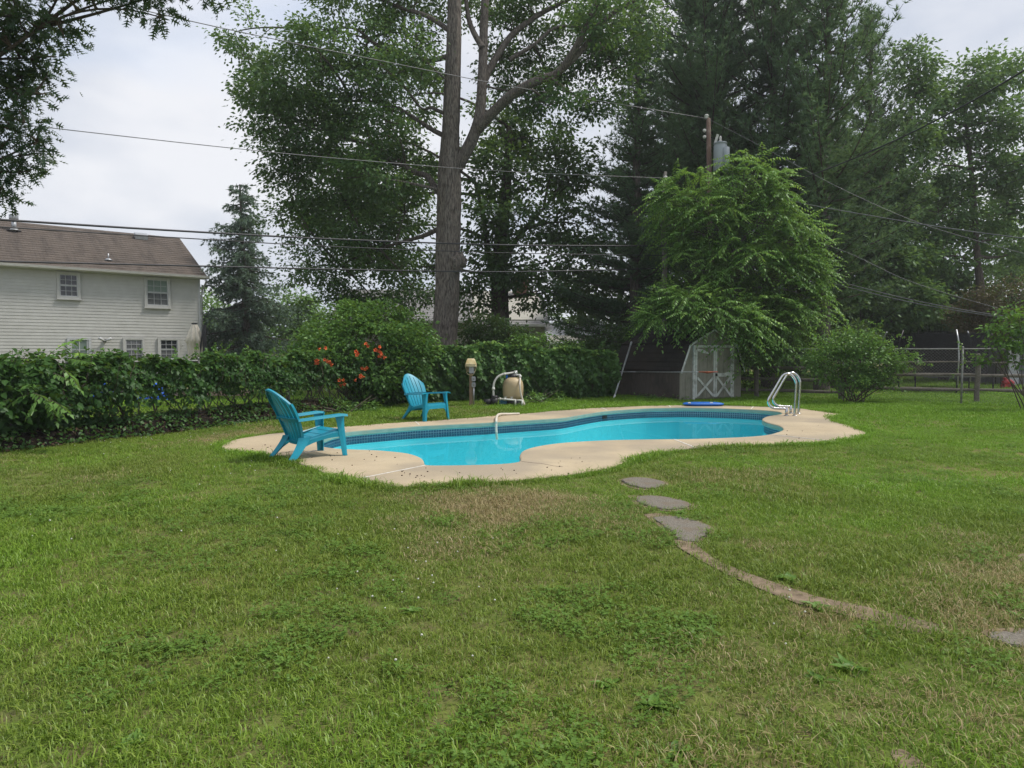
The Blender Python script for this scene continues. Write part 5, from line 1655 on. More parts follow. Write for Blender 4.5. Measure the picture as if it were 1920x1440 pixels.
# ------------------------------------------------------------------ deciduous trees on the right
rng = np.random.default_rng(31)
def dtree(label, px_, Y, tops, lobes_, leaf, rng, name='leafy_tree', group='trees behind the right fence', r0=.24, **kw):
    base = at(px_, 700, Y); base.z = 0
    tp = [Vector((base.x, Y, -.1))] + [at(x, y, Y) for x, y in tops]
    n = len(tp)
    return tree(name, label, (base.x, Y, 0), tp, [r0 * (1 - .8 * i / (n - 1)) for i in range(n)], [lobe(x, y, Y + d, rx, ry) for x, y, rx, ry, d in lobes_], leaf, M['dark_bark'], rng, group=group, **kw)
dtree('leafy tree with a pale round top left of the tall right trees', 1668, 31.0, [(1668, 600), (1662, 530), (1680, 400), (1700, 250), (1722, 150)],
      [(1722, 125, 38, 48, 0), (1715, 190, 45, 40, 0), (1690, 260, 55, 50, -.5), (1655, 330, 55, 60, -.5), (1640, 420, 60, 60, -1), (1690, 380, 50, 60, 0), (1650, 500, 60, 50, -1), (1590, 560, 50, 45, -1.5), (1690, 480, 50, 55, 0), (1640, 590, 70, 40, -1), (1710, 570, 50, 40, -1)],
      M['right_leaf'], rng, dens=2.0, per=85, cr=.55, L=.19, W=.115, limb_r=.08)
dtree('tall leafy tree with forked dark trunk near the right edge', 1840, 32.0, [(1838, 620), (1838, 540), (1832, 480), (1826, 380), (1815, 260), (1805, 170)],
      [(1800, 160, 60, 45, 0), (1850, 140, 50, 40, .5), (1900, 135, 50, 35, 1), (1770, 220, 55, 55, 0), (1840, 230, 60, 50, 0), (1905, 220, 50, 50, .5), (1770, 310, 50, 50, -.5), (1830, 310, 55, 50, 0), (1900, 310, 55, 50, 0), (1760, 400, 55, 55, -.5), (1810, 400, 40, 50, 0), (1770, 480, 50, 50, -.5), (1890, 380, 35, 30, .5), (1905, 400, 45, 40, 1), (1860, 450, 40, 40, 1), (1925, 330, 45, 50, 1), (1910, 470, 40, 35, 1.5)],
      M['right_leaf'], rng, dens=1.5, per=75, cr=.55, L=.19, W=.115, limb_r=.09)
dtree('dense dark tree behind the trampoline', 1770, 34.0, [(1770, 560), (1765, 480), (1760, 420)],
      [(1720, 520, 60, 50, 0), (1790, 540, 60, 45, 0), (1740, 600, 80, 40, -.5), (1820, 610, 60, 35, 0), (1660, 610, 60, 35, -.5), (1570, 610, 50, 40, -.5), (1700, 640, 80, 25, -1), (1790, 645, 80, 25, -1)],
      M['shade_leaf'], rng, dens=2.2, per=85, cr=.6, L=.19, W=.115, limb_r=.08)
dtree('pale green far tree filling the gap at the right edge', 1900, 48.0, [(1900, 600), (1895, 520), (1890, 460)],
      [(1890, 470, 50, 40, 0), (1860, 540, 45, 50, 0), (1920, 530, 45, 60, 0), (1880, 420, 30, 25, 0), (1870, 600, 60, 40, 0)],
      M['far_leaf'], rng, dens=1.8, per=70, cr=.8, L=.28, W=.17, limb_r=.1)
e = dtree('rusty brown shrub at the right edge before the grey house', 1880, 27.5, [(1880, 640), (1878, 590)],
      [(1860, 565, 50, 40, 0), (1910, 560, 40, 40, 0), (1820, 590, 40, 35, .3), (1890, 600, 50, 30, 0), (1840, 625, 50, 25, .3)],
      M['rust_leaf'], rng, name='shrub', group=None, dens=1.8, per=60, cr=.4, L=.11, W=.065, limb_r=.04, r0=.08)
e['category'] = 'shrub'
rng = np.random.default_rng(34)
for lab, px_, Y_, lb_ in (('dark background tree behind the pines left of the pole', 1160, 42.0, [(1100, 560, 70, 60, 0), (1180, 540, 70, 50, 0), (1240, 580, 70, 50, 0), (1220, 450, 50, 60, 0), (1160, 620, 90, 40, 0), (1080, 620, 50, 30, 0)]),
                          ('dark background tree behind the shed and bright tree', 1360, 40.0, [(1320, 590, 80, 60, 0), (1420, 580, 80, 60, 0), (1360, 500, 90, 60, 0), (1300, 420, 80, 70, 0), (1430, 420, 80, 80, 0), (1370, 330, 80, 80, 0), (1380, 640, 110, 30, 0), (1280, 640, 60, 30, 0)]),
                          ('dark background tree behind the bare pine trunk', 1540, 38.0, [(1500, 590, 80, 55, 0), (1590, 560, 70, 60, 0), (1540, 480, 80, 60, 0), (1520, 380, 80, 80, 0), (1600, 440, 60, 70, 0), (1560, 300, 70, 70, 0), (1540, 640, 100, 28, 0), (1640, 640, 60, 28, 0)]),
                          ('dark background tree between the forked tree and the trampoline', 1740, 41.0, [(1700, 560, 70, 60, 0), (1780, 570, 70, 55, 0), (1740, 470, 80, 70, 0), (1700, 380, 60, 70, 0), (1770, 370, 60, 60, 0), (1740, 640, 100, 28, 0), (1830, 640, 60, 28, 0)])):
    dtree(lab, px_, Y_, [(px_, 600), (px_ + 5, 500), (px_, 420)], lb_, M['shade_leaf'], rng, group='trees behind the right fence', dens=1.5, per=60, cr=.75, L=.26, W=.16, twig_frac=.1, limb_r=.08)
rng = np.random.default_rng(35)
shrub_spots = [('dark undergrowth shrub behind the shed and its right wall', 1450, 24.5, [(1430, 650, 50, 35, 0), (1480, 670, 45, 30, 0), (1410, 690, 35, 30, 0), (1510, 650, 40, 40, .5)]),
               ('dark undergrowth shrub left of the trampoline', 1560, 27.0, [(1540, 640, 50, 35, 0), (1610, 640, 50, 35, 0), (1580, 670, 60, 25, 0)]),
               ('dark undergrowth shrub between the hedge and the shed', 1120, 25.0, [(1090, 670, 50, 30, 0), (1150, 660, 50, 40, 0), (1130, 700, 60, 25, 0), (1190, 650, 40, 40, .5)])]
# trees filling the left background
rng = np.random.default_rng(32)
dtree('bright green tree between the left house and the spruce', 400, 52.0, [(400, 620), (402, 590)],
      [(398, 580, 28, 35, 0), (420, 620, 40, 30, 0), (385, 630, 30, 30, 0), (450, 640, 50, 25, 1)], M['far_leaf'], rng, group='trees in the left background', dens=1.8, per=70, cr=.8, L=.28, W=.17)
dtree('bright green tree right of the spruce', 560, 50.0, [(560, 620), (560, 580)],
      [(545, 570, 40, 35, 0), (585, 600, 45, 35, 0), (530, 620, 50, 35, 0), (600, 640, 50, 30, 0), (560, 640, 50, 30, 0)], M['far_leaf'], rng, group='trees in the left background', dens=1.8, per=70, cr=.8, L=.28, W=.17)
# far belt of trees along the horizon
rng = np.random.default_rng(33)
fl_ = []
for k in range(46):
    x = -110 + 240 * k / 45 + rng.normal(0, 2)
    Yf = 88 + rng.normal(0, 6)
    h_ = rng.uniform(4.5, 8.5)
    fl_.append((np.array([x, Yf, h_ * .5]), np.array([4.2, 4.0, h_ * .62])))
lv, cents = crown(rng, fl_, .8, 40, 1.5, .5, .32)
o = lv.build('far_trees', M['far_leaf'], None)
tag(o, 'far belt of green trees along the horizon', 'trees', kind='stuff')

# ------------------------------------------------------------------ tree of heaven over the shed
def frond_leaves(lv, rng, base, d0, length, pairs, ll, lw, droop, tint, tj=.1):
    """A pinnate leaf: rachis curving down, leaflets in pairs."""
    n = pairs
    t = (np.arange(n) + .9) / n
    d0 = unit(np.array(d0, float)[None])[0]
    rach = lambda s: np.array(base) + d0 * length * s[:, None] + np.array([0, 0, -droop * length]) * (s ** 2)[:, None]
    P = rach(t)
    T = unit(d0 + np.array([0, 0, -2 * droop]) * t[:, None])
    up = np.array([0, 0, 1.0])
    S = unit(np.cross(T, up) + 1e-6)
    env = np.sin(np.clip(.25 + .75 * (1 - np.abs(2 * t - .9)), 0, 1) * math.pi / 2)
    for s in (1, -1):
        D = S * s * .8 + T * .42 + np.array([0, 0, -.5]) + rng.normal(0, .15, (n, 3))
        N = up + T * .2 + S * s * .3 + rng.normal(0, .25, (n, 3))
        lv.add(P, D, N, ll * env * rng.uniform(.9, 1.1, n), lw, DIAMOND, np.clip(tint + rng.normal(0, tj, n), 0, 1))
    lv.add(P[-1:], T[-1:], up[None] + rng.normal(0, .1, (1, 3)), ll * .9, lw, DIAMOND, np.clip(tint, 0, 1))
    return [Vector(p) for p in rach(np.linspace(0, 1, 5))]
rng = np.random.default_rng(41)
HY = 21.8
hb0 = at(1362, 700, 22.6); hb0.z = 0
he = empty('tree_of_heaven', hb0)
tag(he, 'bright green tree with long feathery leaves hanging over the shed', 'tree')
o0 = np.array(hb0)
trunk = [Vector(p) for p in ((0, 0, -.1), (.05, .0, 1.2), (-.05, -.1, 2.6), (.1, -.15, 3.8), (.05, -.2, 5.0))]
bark_trunk(trunk, [.13, .11, .09, .06, .03], 12, rng, .04).build('trunk', M['grey_wood'], he, smooth=True, recalc=False)
hl = [lobe(x, y, HY + d, rx, ry) for x, y, rx, ry, d in [(1300, 370, 70, 55, .3), (1400, 340, 70, 45, 0), (1465, 360, 40, 45, 0), (1440, 410, 70, 55, -.2), (1340, 430, 80, 60, 0), (1260, 420, 50, 70, .6), (1490, 450, 55, 60, 0), (1400, 500, 90, 60, -.3), (1300, 510, 60, 50, .2),
        (1480, 530, 60, 60, 0), (1515, 480, 32, 45, 0), (1520, 560, 28, 40, 0), (1440, 590, 75, 50, -.3), (1500, 610, 40, 45, 0), (1350, 570, 70, 35, -.2), (1270, 580, 60, 30, -.4), (1240, 580, 32, 28, -.5), (1330, 600, 50, 28, -.9), (1400, 620, 50, 35, -.9), (1460, 650, 45, 35, -.3), (1425, 660, 40, 30, -.6), (1250, 565, 45, 28, -.9), (1300, 575, 50, 32, -1.1), (1350, 590, 50, 30, -1.3), (1390, 610, 40, 30, -1.5), (1230, 595, 22, 20, -.9)]]
lv = Leaves(); br = []; tw = []
tn = [np.array(trunk[i].lerp(trunk[i + 1], t)) + o0 for i in range(1, 4) for t in (0, .33, .66)]
for c, r in hl:
    k = int(np.argmin(np.linalg.norm(np.array(tn) - c, axis=1)))
    q = bezier(tn[k], c, .08, 8, rng, .06)
    br.append((q - o0, .035, .014))
    n = max(7, int(19 * r[0] * r[2]))
    r = r * np.array([.9, .9, .95])
    for i in range(n):
        d = unit(rng.normal(size=(1, 3)))[0]
        p = c + d * r * (.35 + .65 * rng.random() ** .5)
        tw.append((bezier(q[rng.integers(4, 8)], p, -.03, 4, rng, .05) - o0, .012, .006))
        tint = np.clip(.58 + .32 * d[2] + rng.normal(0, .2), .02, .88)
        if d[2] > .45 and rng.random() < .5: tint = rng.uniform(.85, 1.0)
        m_ = rng.integers(6, 10)
        a0 = rng.uniform(0, 6.28)
        axis = unit((np.array([0, 0, .75]) + d * np.array([.9, .9, .3]) + rng.normal(0, .25, 3))[None])[0]
        ax1 = unit(np.cross(axis, np.array([.3, .9, .1]))[None])[0]; ax2 = np.cross(axis, ax1)
        for j in range(m_):
            az = a0 + 2.4 * j
            ln = rng.uniform(.6, 1.05)
            dd = ax1 * math.cos(az) + ax2 * math.sin(az) + axis * rng.uniform(.0, .9)
            pts = frond_leaves(lv, rng, p, dd, ln, 11, .15, .052, rng.uniform(.2, .6), tint, .09)
            if rng.random() < .4: tw.append((np.array(pts) - o0, .005, .002))
for q_ in br: limbs_mesh([q_], 6).build('branch', M['grey_wood'], he, smooth=True, recalc=False)
limbs_mesh(tw, 3).build('twigs', M['twig'], he, recalc=False)['kind'] = 'stuff'
lv.build('crown', M['heaven_leaf'], he, o0, 'stuff')

# ------------------------------------------------------------------ pin oak reaching in from the left, trunk outside the frame
rng = np.random.default_rng(51)
NY = 8.5
nt0 = Vector((-9.3, 7.6, 0))
npath = [Vector((-9.3, 7.6, -.1)), Vector((-9.25, 7.6, 2.0)), Vector((-9.2, 7.65, 4.5)), Vector((-9.1, 7.7, 7.0)), Vector((-9.0, 7.7, 9.0))]
nl_ = [lobe(x, y, NY + d, rx, ry) for x, y, rx, ry, d in [(30, 30, 90, 60, 0), (110, 35, 45, 40, -.2), (-40, 100, 90, 80, 0), (60, 110, 50, 35, .2), (30, 150, 60, 45, .2), (60, 175, 35, 28, .1), (-30, 220, 80, 60, 0), (45, 230, 45, 28, -.1), (35, 290, 40, 30, .2), (70, 265, 25, 14, 0), (-20, 310, 55, 40, 0), (50, 322, 26, 16, .1), (15, 372, 26, 14, 0), (-20, 350, 40, 30, .1)]]
nl_ += [lobe(x, y, NY - .4, rx, ry) for x, y, rx, ry in [(300, -12, 22, 36), (332, -20, 36, 28), (300, 32, 12, 18), (240, -8, 12, 14), (395, -14, 12, 16), (250, -60, 90, 30), (360, -60, 80, 30), (130, -50, 100, 50)]]
exl = [([Vector((-9.2, 7.65, 4.6)), Vector((-7.6, 7.9, 5.4)), Vector((-6.2, 8.1, 6.2)), Vector((-4.6, 8.1, 6.5)), Vector((-3.7, 8.1, 6.2))], .09, .02),
       ([Vector((-9.2, 7.6, 3.4)), Vector((-8.0, 8.1, 3.9)), Vector((-6.9, 8.4, 4.5)), Vector((-5.6, 8.4, 5.3))], .07, .02),
       ([Vector((-9.2, 7.6, 3.0)), Vector((-7.9, 8.2, 3.2)), Vector((-6.7, 8.5, 3.6))], .05, .015)]
tree('pin_oak_tree', 'pin oak whose leafy boughs hang into the top left corner', nt0, npath, [.3, .27, .24, .2, .12], nl_, M['oak_leaf_near'], M['dark_bark'], rng,
     dens=1.35, per=22, cr=.20, L=.12, W=.11, shape=OAK, twig_frac=.8, limb_r=.022, extra_limbs=exl, shell=.2, droop=.3, sides=16, limb_sag=-.03)

# ------------------------------------------------------------------ vines and shrubs
def vine_sheet(lv, rng, pts, z0f, z1f, n, thick, L, W, side=1, tint0=.35, keep=None, shape=HEART, topfrac=.2):
    P0 = resample(pts, .1, closed=False)
    m_ = len(P0)
    A = np.array([(p.x, p.y) for p in P0])
    T = unit(np.gradient(A, axis=0))
    Nr = np.stack([T[:, 1], -T[:, 0]], 1)           # pool side
    s = rng.random(n) * (m_ - 1.001)
    i = s.astype(int); f_ = (s - i)[:, None]
    xy = A[i] * (1 - f_) + A[i + 1] * f_
    nr = Nr[i]
    frac = s / (m_ - 1)
    z0 = z0f(frac); z1 = z1f(frac)
    u = rng.random(n)
    u = np.where(rng.random(n) < topfrac, 1 - .22 * rng.random(n) ** 1.5, u)
    z = z0 + (z1 - z0) * u + rng.normal(0, .03, n)
    bulge = thick * (.45 + .55 * np.sin(np.clip(u, 0, 1) * math.pi)) * (1 + .5 * np.sin(frac * 47 + 3 * u) * np.sin(frac * 23 + 1) + .35 * np.sin(frac * 90 + 9 * u) * np.sin(u * 11 + frac * 30))
    off = bulge * np.where(rng.random(n) < .72, 1, -1) * rng.uniform(.45, 1.0, n)
    P = np.stack([xy[:, 0] + nr[:, 0] * off, xy[:, 1] + nr[:, 1] * off, z], 1)
    if keep is not None:
        k = keep(frac, u, rng.random(n), z)
        P, off, nr, u = P[k], off[k], nr[k], u[k]
        n = len(P)
    sg = np.sign(off)[:, None]
    nr3 = np.concatenate([nr * sg, np.zeros((n, 1))], 1)
    D = nr3 * .45 + np.array([0, 0, -.7]) + rng.normal(0, .6, (n, 3))
    N = nr3 * 1.0 + np.array([0, 0, .55]) + rng.normal(0, .3, (n, 3))
    top = u > .88
    D[top] = D[top] * np.array([1, 1, .1]) + np.array([0, 0, .15])
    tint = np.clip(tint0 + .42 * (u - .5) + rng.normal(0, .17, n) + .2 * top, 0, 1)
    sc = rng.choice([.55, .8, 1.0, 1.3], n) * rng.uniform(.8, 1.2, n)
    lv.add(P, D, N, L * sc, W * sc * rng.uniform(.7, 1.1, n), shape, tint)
def vine_stems(rng, pts, n, h, zb, spread=.18):
    P0 = resample(pts, .1, closed=False)
    out = []
    for k in range(n):
        i = rng.integers(0, len(P0))
        p = np.array(P0[i]); p[2] = zb
        q = [p.copy()]
        d = np.array([rng.normal(0, .5), rng.normal(0, .3), 1.0])
        for j in range(8):
            d = unit((d + rng.normal(0, .45, 3) + np.array([0, 0, .35]))[None])[0]
            p = p + d * h / 8 * 1.15
            q.append(p.copy())
        out.append((np.array(q), rng.uniform(.006, .02), .004))
    return out
GAPS = lambda fr: .55 + .45 * np.sin(fr * 9 + .5) * np.sin(fr * 31 + 2)
rng = np.random.default_rng(61)
hv = empty('vine_hedge', FENCE_A[1])
tag(hv, 'dark vine hedge covering the side fence in front of the cream house', 'hedge')
o0 = np.array(FENCE_A[1])
lv = Leaves()
def keepA(fr, u, r, z):
    # fr runs from outside the frame (0) to the corner (1); the lower part opens towards the corner
    open_ = np.clip((fr - .42) / .25, 0, 1)
    low = np.clip((.58 - u) / .3, 0, 1)
    gap = (np.sin(fr * 40) * np.sin(fr * 17 + 1) * .5 + .5)
    return r > low * (.30 + .68 * np.maximum(open_, gap > .74))
zb_ = lambda fr: np.full_like(fr, BANK - .02)
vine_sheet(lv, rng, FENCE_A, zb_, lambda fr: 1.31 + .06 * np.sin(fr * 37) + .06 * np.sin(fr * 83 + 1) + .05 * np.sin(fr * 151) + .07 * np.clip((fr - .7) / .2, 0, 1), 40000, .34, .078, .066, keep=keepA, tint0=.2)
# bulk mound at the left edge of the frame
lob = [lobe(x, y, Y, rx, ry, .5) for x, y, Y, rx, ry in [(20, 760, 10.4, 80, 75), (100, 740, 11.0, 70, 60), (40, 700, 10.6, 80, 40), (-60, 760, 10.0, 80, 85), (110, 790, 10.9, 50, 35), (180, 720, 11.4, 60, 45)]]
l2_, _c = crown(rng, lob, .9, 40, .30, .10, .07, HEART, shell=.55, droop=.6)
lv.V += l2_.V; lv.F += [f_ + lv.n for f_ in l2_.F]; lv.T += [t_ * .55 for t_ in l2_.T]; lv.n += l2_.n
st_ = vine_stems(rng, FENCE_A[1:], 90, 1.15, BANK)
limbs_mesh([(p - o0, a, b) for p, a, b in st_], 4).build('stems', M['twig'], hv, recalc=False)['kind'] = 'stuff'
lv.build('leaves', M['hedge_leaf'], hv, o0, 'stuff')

rng = np.random.default_rng(62)
hv2 = empty('vine_hedge', FENCE_B[1])
tag(hv2, 'ivy hedge covering the back fence behind the filter and far chair', 'hedge')
o0 = np.array(FENCE_B[1])
lv = Leaves()
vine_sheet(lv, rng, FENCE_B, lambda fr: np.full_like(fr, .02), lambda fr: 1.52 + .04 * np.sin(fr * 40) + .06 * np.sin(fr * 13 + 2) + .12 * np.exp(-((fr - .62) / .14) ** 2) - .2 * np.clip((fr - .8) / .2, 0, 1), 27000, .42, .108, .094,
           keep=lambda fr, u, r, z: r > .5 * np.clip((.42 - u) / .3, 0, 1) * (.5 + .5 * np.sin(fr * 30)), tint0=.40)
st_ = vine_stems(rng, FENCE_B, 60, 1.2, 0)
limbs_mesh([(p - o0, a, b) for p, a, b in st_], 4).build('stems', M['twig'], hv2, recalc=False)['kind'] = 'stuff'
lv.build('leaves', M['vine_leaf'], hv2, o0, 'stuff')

def stray_shoots(parent, o0, pts, z, n, rng, leaf, Lr=(.12, .38)):
    """Young shoots standing out of the hedge top."""
    P0 = resample(pts, .1, closed=False)
    lv = Leaves(); br = []
    for k in range(n):
        p = np.array(P0[rng.integers(0, len(P0))]); p[2] = z + rng.normal(0, .04)
        p = p + rng.normal(0, .12, 3) * np.array([1, 1, 0])
        L_ = rng.uniform(*Lr)
        d = np.array([rng.normal(0, .6), rng.normal(0, .5), 1.0])
        q = bezier(p, p + unit(d[None])[0] * L_, .1, 6, rng, .15)
        br.append((q - o0, .004, .002))
        m_ = int(L_ * 42)
        i = rng.integers(0, 6, m_)
        lv.add(q[i] + rng.normal(0, .012, (m_, 3)), rng.normal(0, .7, (m_, 3)) + np.array([0, 0, -.1]), rng.normal(0, .4, (m_, 3)) + np.array([0, -.3, .8]), .065 * rng.uniform(.6, 1.3, m_), .045, HEART, np.clip(rng.normal(.72, .2, m_), 0, 1))
    limbs_mesh(br, 3).build('shoots', M['twig'], parent, recalc=False)['kind'] = 'stuff'
    lv.build('shoot_leaves', leaf, parent, o0, 'stuff')
stray_shoots(hv, np.array(FENCE_A[1]), FENCE_A[1:], 1.29, 60, np.random.default_rng(91), M['vine_leaf'])
stray_shoots(hv2, np.array(FENCE_B[1]), FENCE_B, 1.48, 45, np.random.default_rng(92), M['vine_leaf'])
def shrub(name, label, px_, py_, Y, lobes_, leaf, rng, dens=1.0, per=50, cr=.28, L=.08, W=.05, stems=10, cat='shrub', shape=DIAMOND, group=None, rd=None, shell=.5):
    base = at(px_, py_, Y); base.z = gz(base.x, Y)
    e = empty(name, base)
    tag(e, label, cat, group)
    o0 = np.array(base)
    lb = [lobe(x, y, Y + d, rx, ry, rd) for x, y, rx, ry, d in lobes_]
    lv, cents = crown(rng, lb, dens, per, cr, L, W, shape, shell=shell)
    br = []
    for c, r in lb:
        for k in range(max(1, stems // len(lb))):
            b_ = o0 + rng.normal(0, .12, 3) * np.array([1, 1, 0])
            br.append((bezier(b_ - o0, c - o0 + rng.normal(0, .15, 3), .05, 7, rng, .08), .018, .006))
    for c, li in cents:
        if rng.random() < .3:
            br.append((bezier(lb[li][0] - o0, c - o0, .02, 4, rng, .06), .007, .003))
    limbs_mesh(br, 4).build('stems', M['twig'], e, recalc=False)['kind'] = 'stuff'
    lv.build('leaves', leaf, e, o0, 'stuff')
    return e, o0
rng = np.random.default_rng(63)
tv, o0 = shrub('trumpet_vine', 'mounded trumpet vine with orange flowers at the fence corner', 680, 760, 17.9,
    [(625, 665, 65, 45, 0), (700, 640, 85, 55, .2), (765, 660, 55, 45, .5), (650, 605, 60, 35, .9), (715, 595, 60, 30, 1.1), (770, 625, 40, 35, 1.0), (585, 690, 45, 40, -.4), (680, 690, 70, 40, -.1), (745, 705, 50, 40, .3), (700, 735, 45, 22, .1), (600, 640, 40, 40, .5)],
    M['trumpet_leaf'], rng, dens=2.2, per=60, cr=.30, L=.10, W=.06, stems=26, cat='vine', rd=.55)
M['flower'] = surf('trumpet_orange', (0.62, 0.09, 0.025), (0.72, 0.17, 0.04), .6, 20, bmp=0)
def trumpet(mb, p, d, s, rng):
    d = Vector(d).normalized()
    x = d.orthogonal().normalized(); y = d.cross(x)
    prof = [(.0, .006), (.35, .011), (.7, .017), (.86, .024)]
    rows = []
    for t, r in prof:
        rows.append([p + d * t * .075 * s + (x * math.cos(a) + y * math.sin(a)) * r * s for a in [2 * math.pi * k / 10 for k in range(10)]])
    rows.append([p + d * (.075 if k % 2 else .068) * s + (x * math.cos(2 * math.pi * k / 10) + y * math.sin(2 * math.pi * k / 10)) * (.05 if k % 2 == 0 else .03) * s for k in range(10)])
    mb.grid(rows, closed=True)
for x, y, n, w in ((715, 663, 8, 15), (594, 677, 6, 13), (622, 680, 3, 7), (681, 689, 3, 8), (675, 708, 4, 10), (644, 717, 4, 10), (668, 664, 3, 5), (688, 649, 2, 4), (603, 655, 2, 4)):
    mb = MB()
    c = at(x, y, 15.95 if x < 630 else 16.75)
    for k in range(n):
        p = c + Vector((rng.normal(0, w * .45) * .013, rng.normal(0, .04), rng.normal(0, w * .28) * .013))
        trumpet(mb, p - Vector(tv.location), (rng.normal(0, .6), -1, rng.normal(-.1, .5)), rng.uniform(.9, 1.25), rng)
    mb.build('flower_cluster', M['flower'], tv, recalc=False)
for lab, px_, Y_, lb_ in shrub_spots:
    shrub('shrub', lab, px_, 720, Y_, lb_, M['shade_leaf'], rng, dens=1.8, per=55, cr=.35, L=.13, W=.08)
rng = np.random.default_rng(64)
shrub('shrub', 'rounded dark green shrub just right of the big oak trunk', 915, 680, 23.2, [(900, 625, 40, 35, 0), (935, 630, 45, 35, .2), (880, 645, 30, 30, 0), (965, 640, 35, 22, 0)], M['shade_leaf'], rng, dens=2.2, per=60, cr=.35, L=.11, W=.065)
shrub('shrub', 'light green shrub left of the big oak behind the trumpet vine', 750, 680, 24.5, [(720, 595, 50, 25, 0), (770, 610, 45, 25, 0), (790, 630, 35, 25, 0), (670, 590, 50, 28, .3)], M['trumpet_leaf'], rng, dens=2.2, per=55, cr=.35, L=.10, W=.06)
shrub('shrub', 'bright vine clump topping the back hedge below the beige house', 1005, 680, 22.3, [(1000, 640, 32, 18, 0), (1040, 660, 45, 18, 0), (970, 645, 28, 16, 0), (1075, 678, 35, 14, 0)], M['bush_leaf'], rng, dens=2.0, per=50, cr=.3, L=.10, W=.06)
rng = np.random.default_rng(65)
rb, o0 = shrub('shrub', 'sprawling bright green shrub growing through the right fence', 1600, 748, 19.6,
    [(1575, 690, 50, 38, 0), (1625, 672, 55, 38, -.1), (1600, 645, 45, 25, 0), (1660, 690, 35, 30, .1), (1540, 675, 30, 25, .2), (1600, 715, 50, 25, 0), (1565, 650, 35, 22, 0), (1640, 715, 35, 22, 0), (1690, 680, 22, 16, 0)],
    M['bush_leaf'], rng, dens=1.5, per=48, cr=.24, L=.08, W=.05, stems=20, rd=.5)
# long arching shoots
lv = Leaves(); br = []
for pts in ([(1640, 660), (1665, 640), (1690, 630), (1712, 645), (1718, 665)], [(1600, 640), (1610, 610), (1625, 600), (1640, 608)], [(1650, 690), (1690, 680), (1725, 682), (1748, 684)], [(1560, 660), (1565, 625), (1572, 600), (1560, 595)], [(1630, 650), (1645, 615), (1655, 602)],
            [(1812, 660), (1806, 680), (1795, 695), (1785, 705), (1782, 720)], [(1814, 690), (1808, 670), (1800, 650), (1797, 640)], [(1580, 640), (1590, 612), (1588, 600)], [(1670, 660), (1700, 650), (1708, 632)], [(1545, 660), (1530, 640), (1522, 625)], [(1610, 640), (1625, 622), (1645, 618), (1660, 626)], [(1650, 665), (1672, 652), (1688, 655), (1694, 668)], [(1575, 700), (1550, 690), (1530, 700)], [(1640, 700), (1668, 705), (1690, 715)]):
    q = np.array([np.array(p) for p in catmull([at(x, y, 18.85 if pts[0][0] > 1750 else 19.2) for x, y in pts], 8, closed=False)])
    br.append((q - o0, .006, .002))
    n = 46
    k = rng.integers(0, len(q), n)
    lv.add(q[k] + rng.normal(0, .015, (n, 3)), rng.normal(0, .7, (n, 3)) + np.array([0, -.2, -.1]), rng.normal(0, .4, (n, 3)) + np.array([0, -.3, .9]), .06 * rng.uniform(.7, 1.2, n), .042, DIAMOND, np.clip(rng.normal(.8, .15, n), 0, 1))
limbs_mesh(br, 4).build('shoots', M['twig'], rb, recalc=False)
lv.build('shoot_leaves', M['bush_leaf'], rb, o0)
rng = np.random.default_rng(66)
nb_, o0 = shrub('small_tree', 'young leafy tree leaning in at the right edge by the fence', 1932, 770, 17.0,
    [(1915, 600, 30, 30, 0), (1890, 625, 28, 20, 0), (1875, 650, 25, 18, .1), (1925, 640, 35, 30, 0), (1900, 660, 30, 22, 0), (1862, 618, 12, 9, 0), (1882, 588, 12, 10, 0), (1950, 590, 35, 40, 0), (1845, 672, 12, 7, 0)],
    M['bush_leaf'], rng, dens=1.1, per=30, cr=.22, L=.095, W=.065, stems=14, cat='tree')
MB().tube([(0, 0, -.05), (-.06, 0, .5), (-.02, 0, 1.0), (.05, 0, 1.6)], [.07, .055, .045, .02], 9).build('trunk', M['dark_bark'], nb_, smooth=True)
rng = np.random.default_rng(67)
shrub('weeds', 'low green weeds along the foot of the shed side', 1235, 752, 20.9, [(1215, 744, 20, 6, 0), (1250, 742, 18, 9, 0), (1280, 747, 16, 5, -.3), (1185, 746, 16, 5, .3)], M['bush_leaf'], rng, dens=1.0, per=30, cr=.14, L=.08, W=.05, cat='weeds', rd=.2)
shrub('weeds', 'green weeds at the fence foot behind the near chair', 640, 772, 16.4, [(640, 764, 30, 9, 0), (690, 762, 22, 7, .4), (580, 772, 24, 8, -.6)], M['trumpet_leaf'], rng, dens=1.0, per=30, cr=.14, L=.07, W=.045, cat='weeds', rd=.25)
shrub('weeds', 'tall grassy weeds around the foot of the filter', 1010, 756, 19.5, [(1000, 745, 20, 10, 0), (1040, 747, 22, 9, .2), (980, 752, 12, 6, -.3)], M['bush_leaf'], rng, dens=.9, per=30, cr=.14, L=.09, W=.03, cat='weeds', rd=.25)
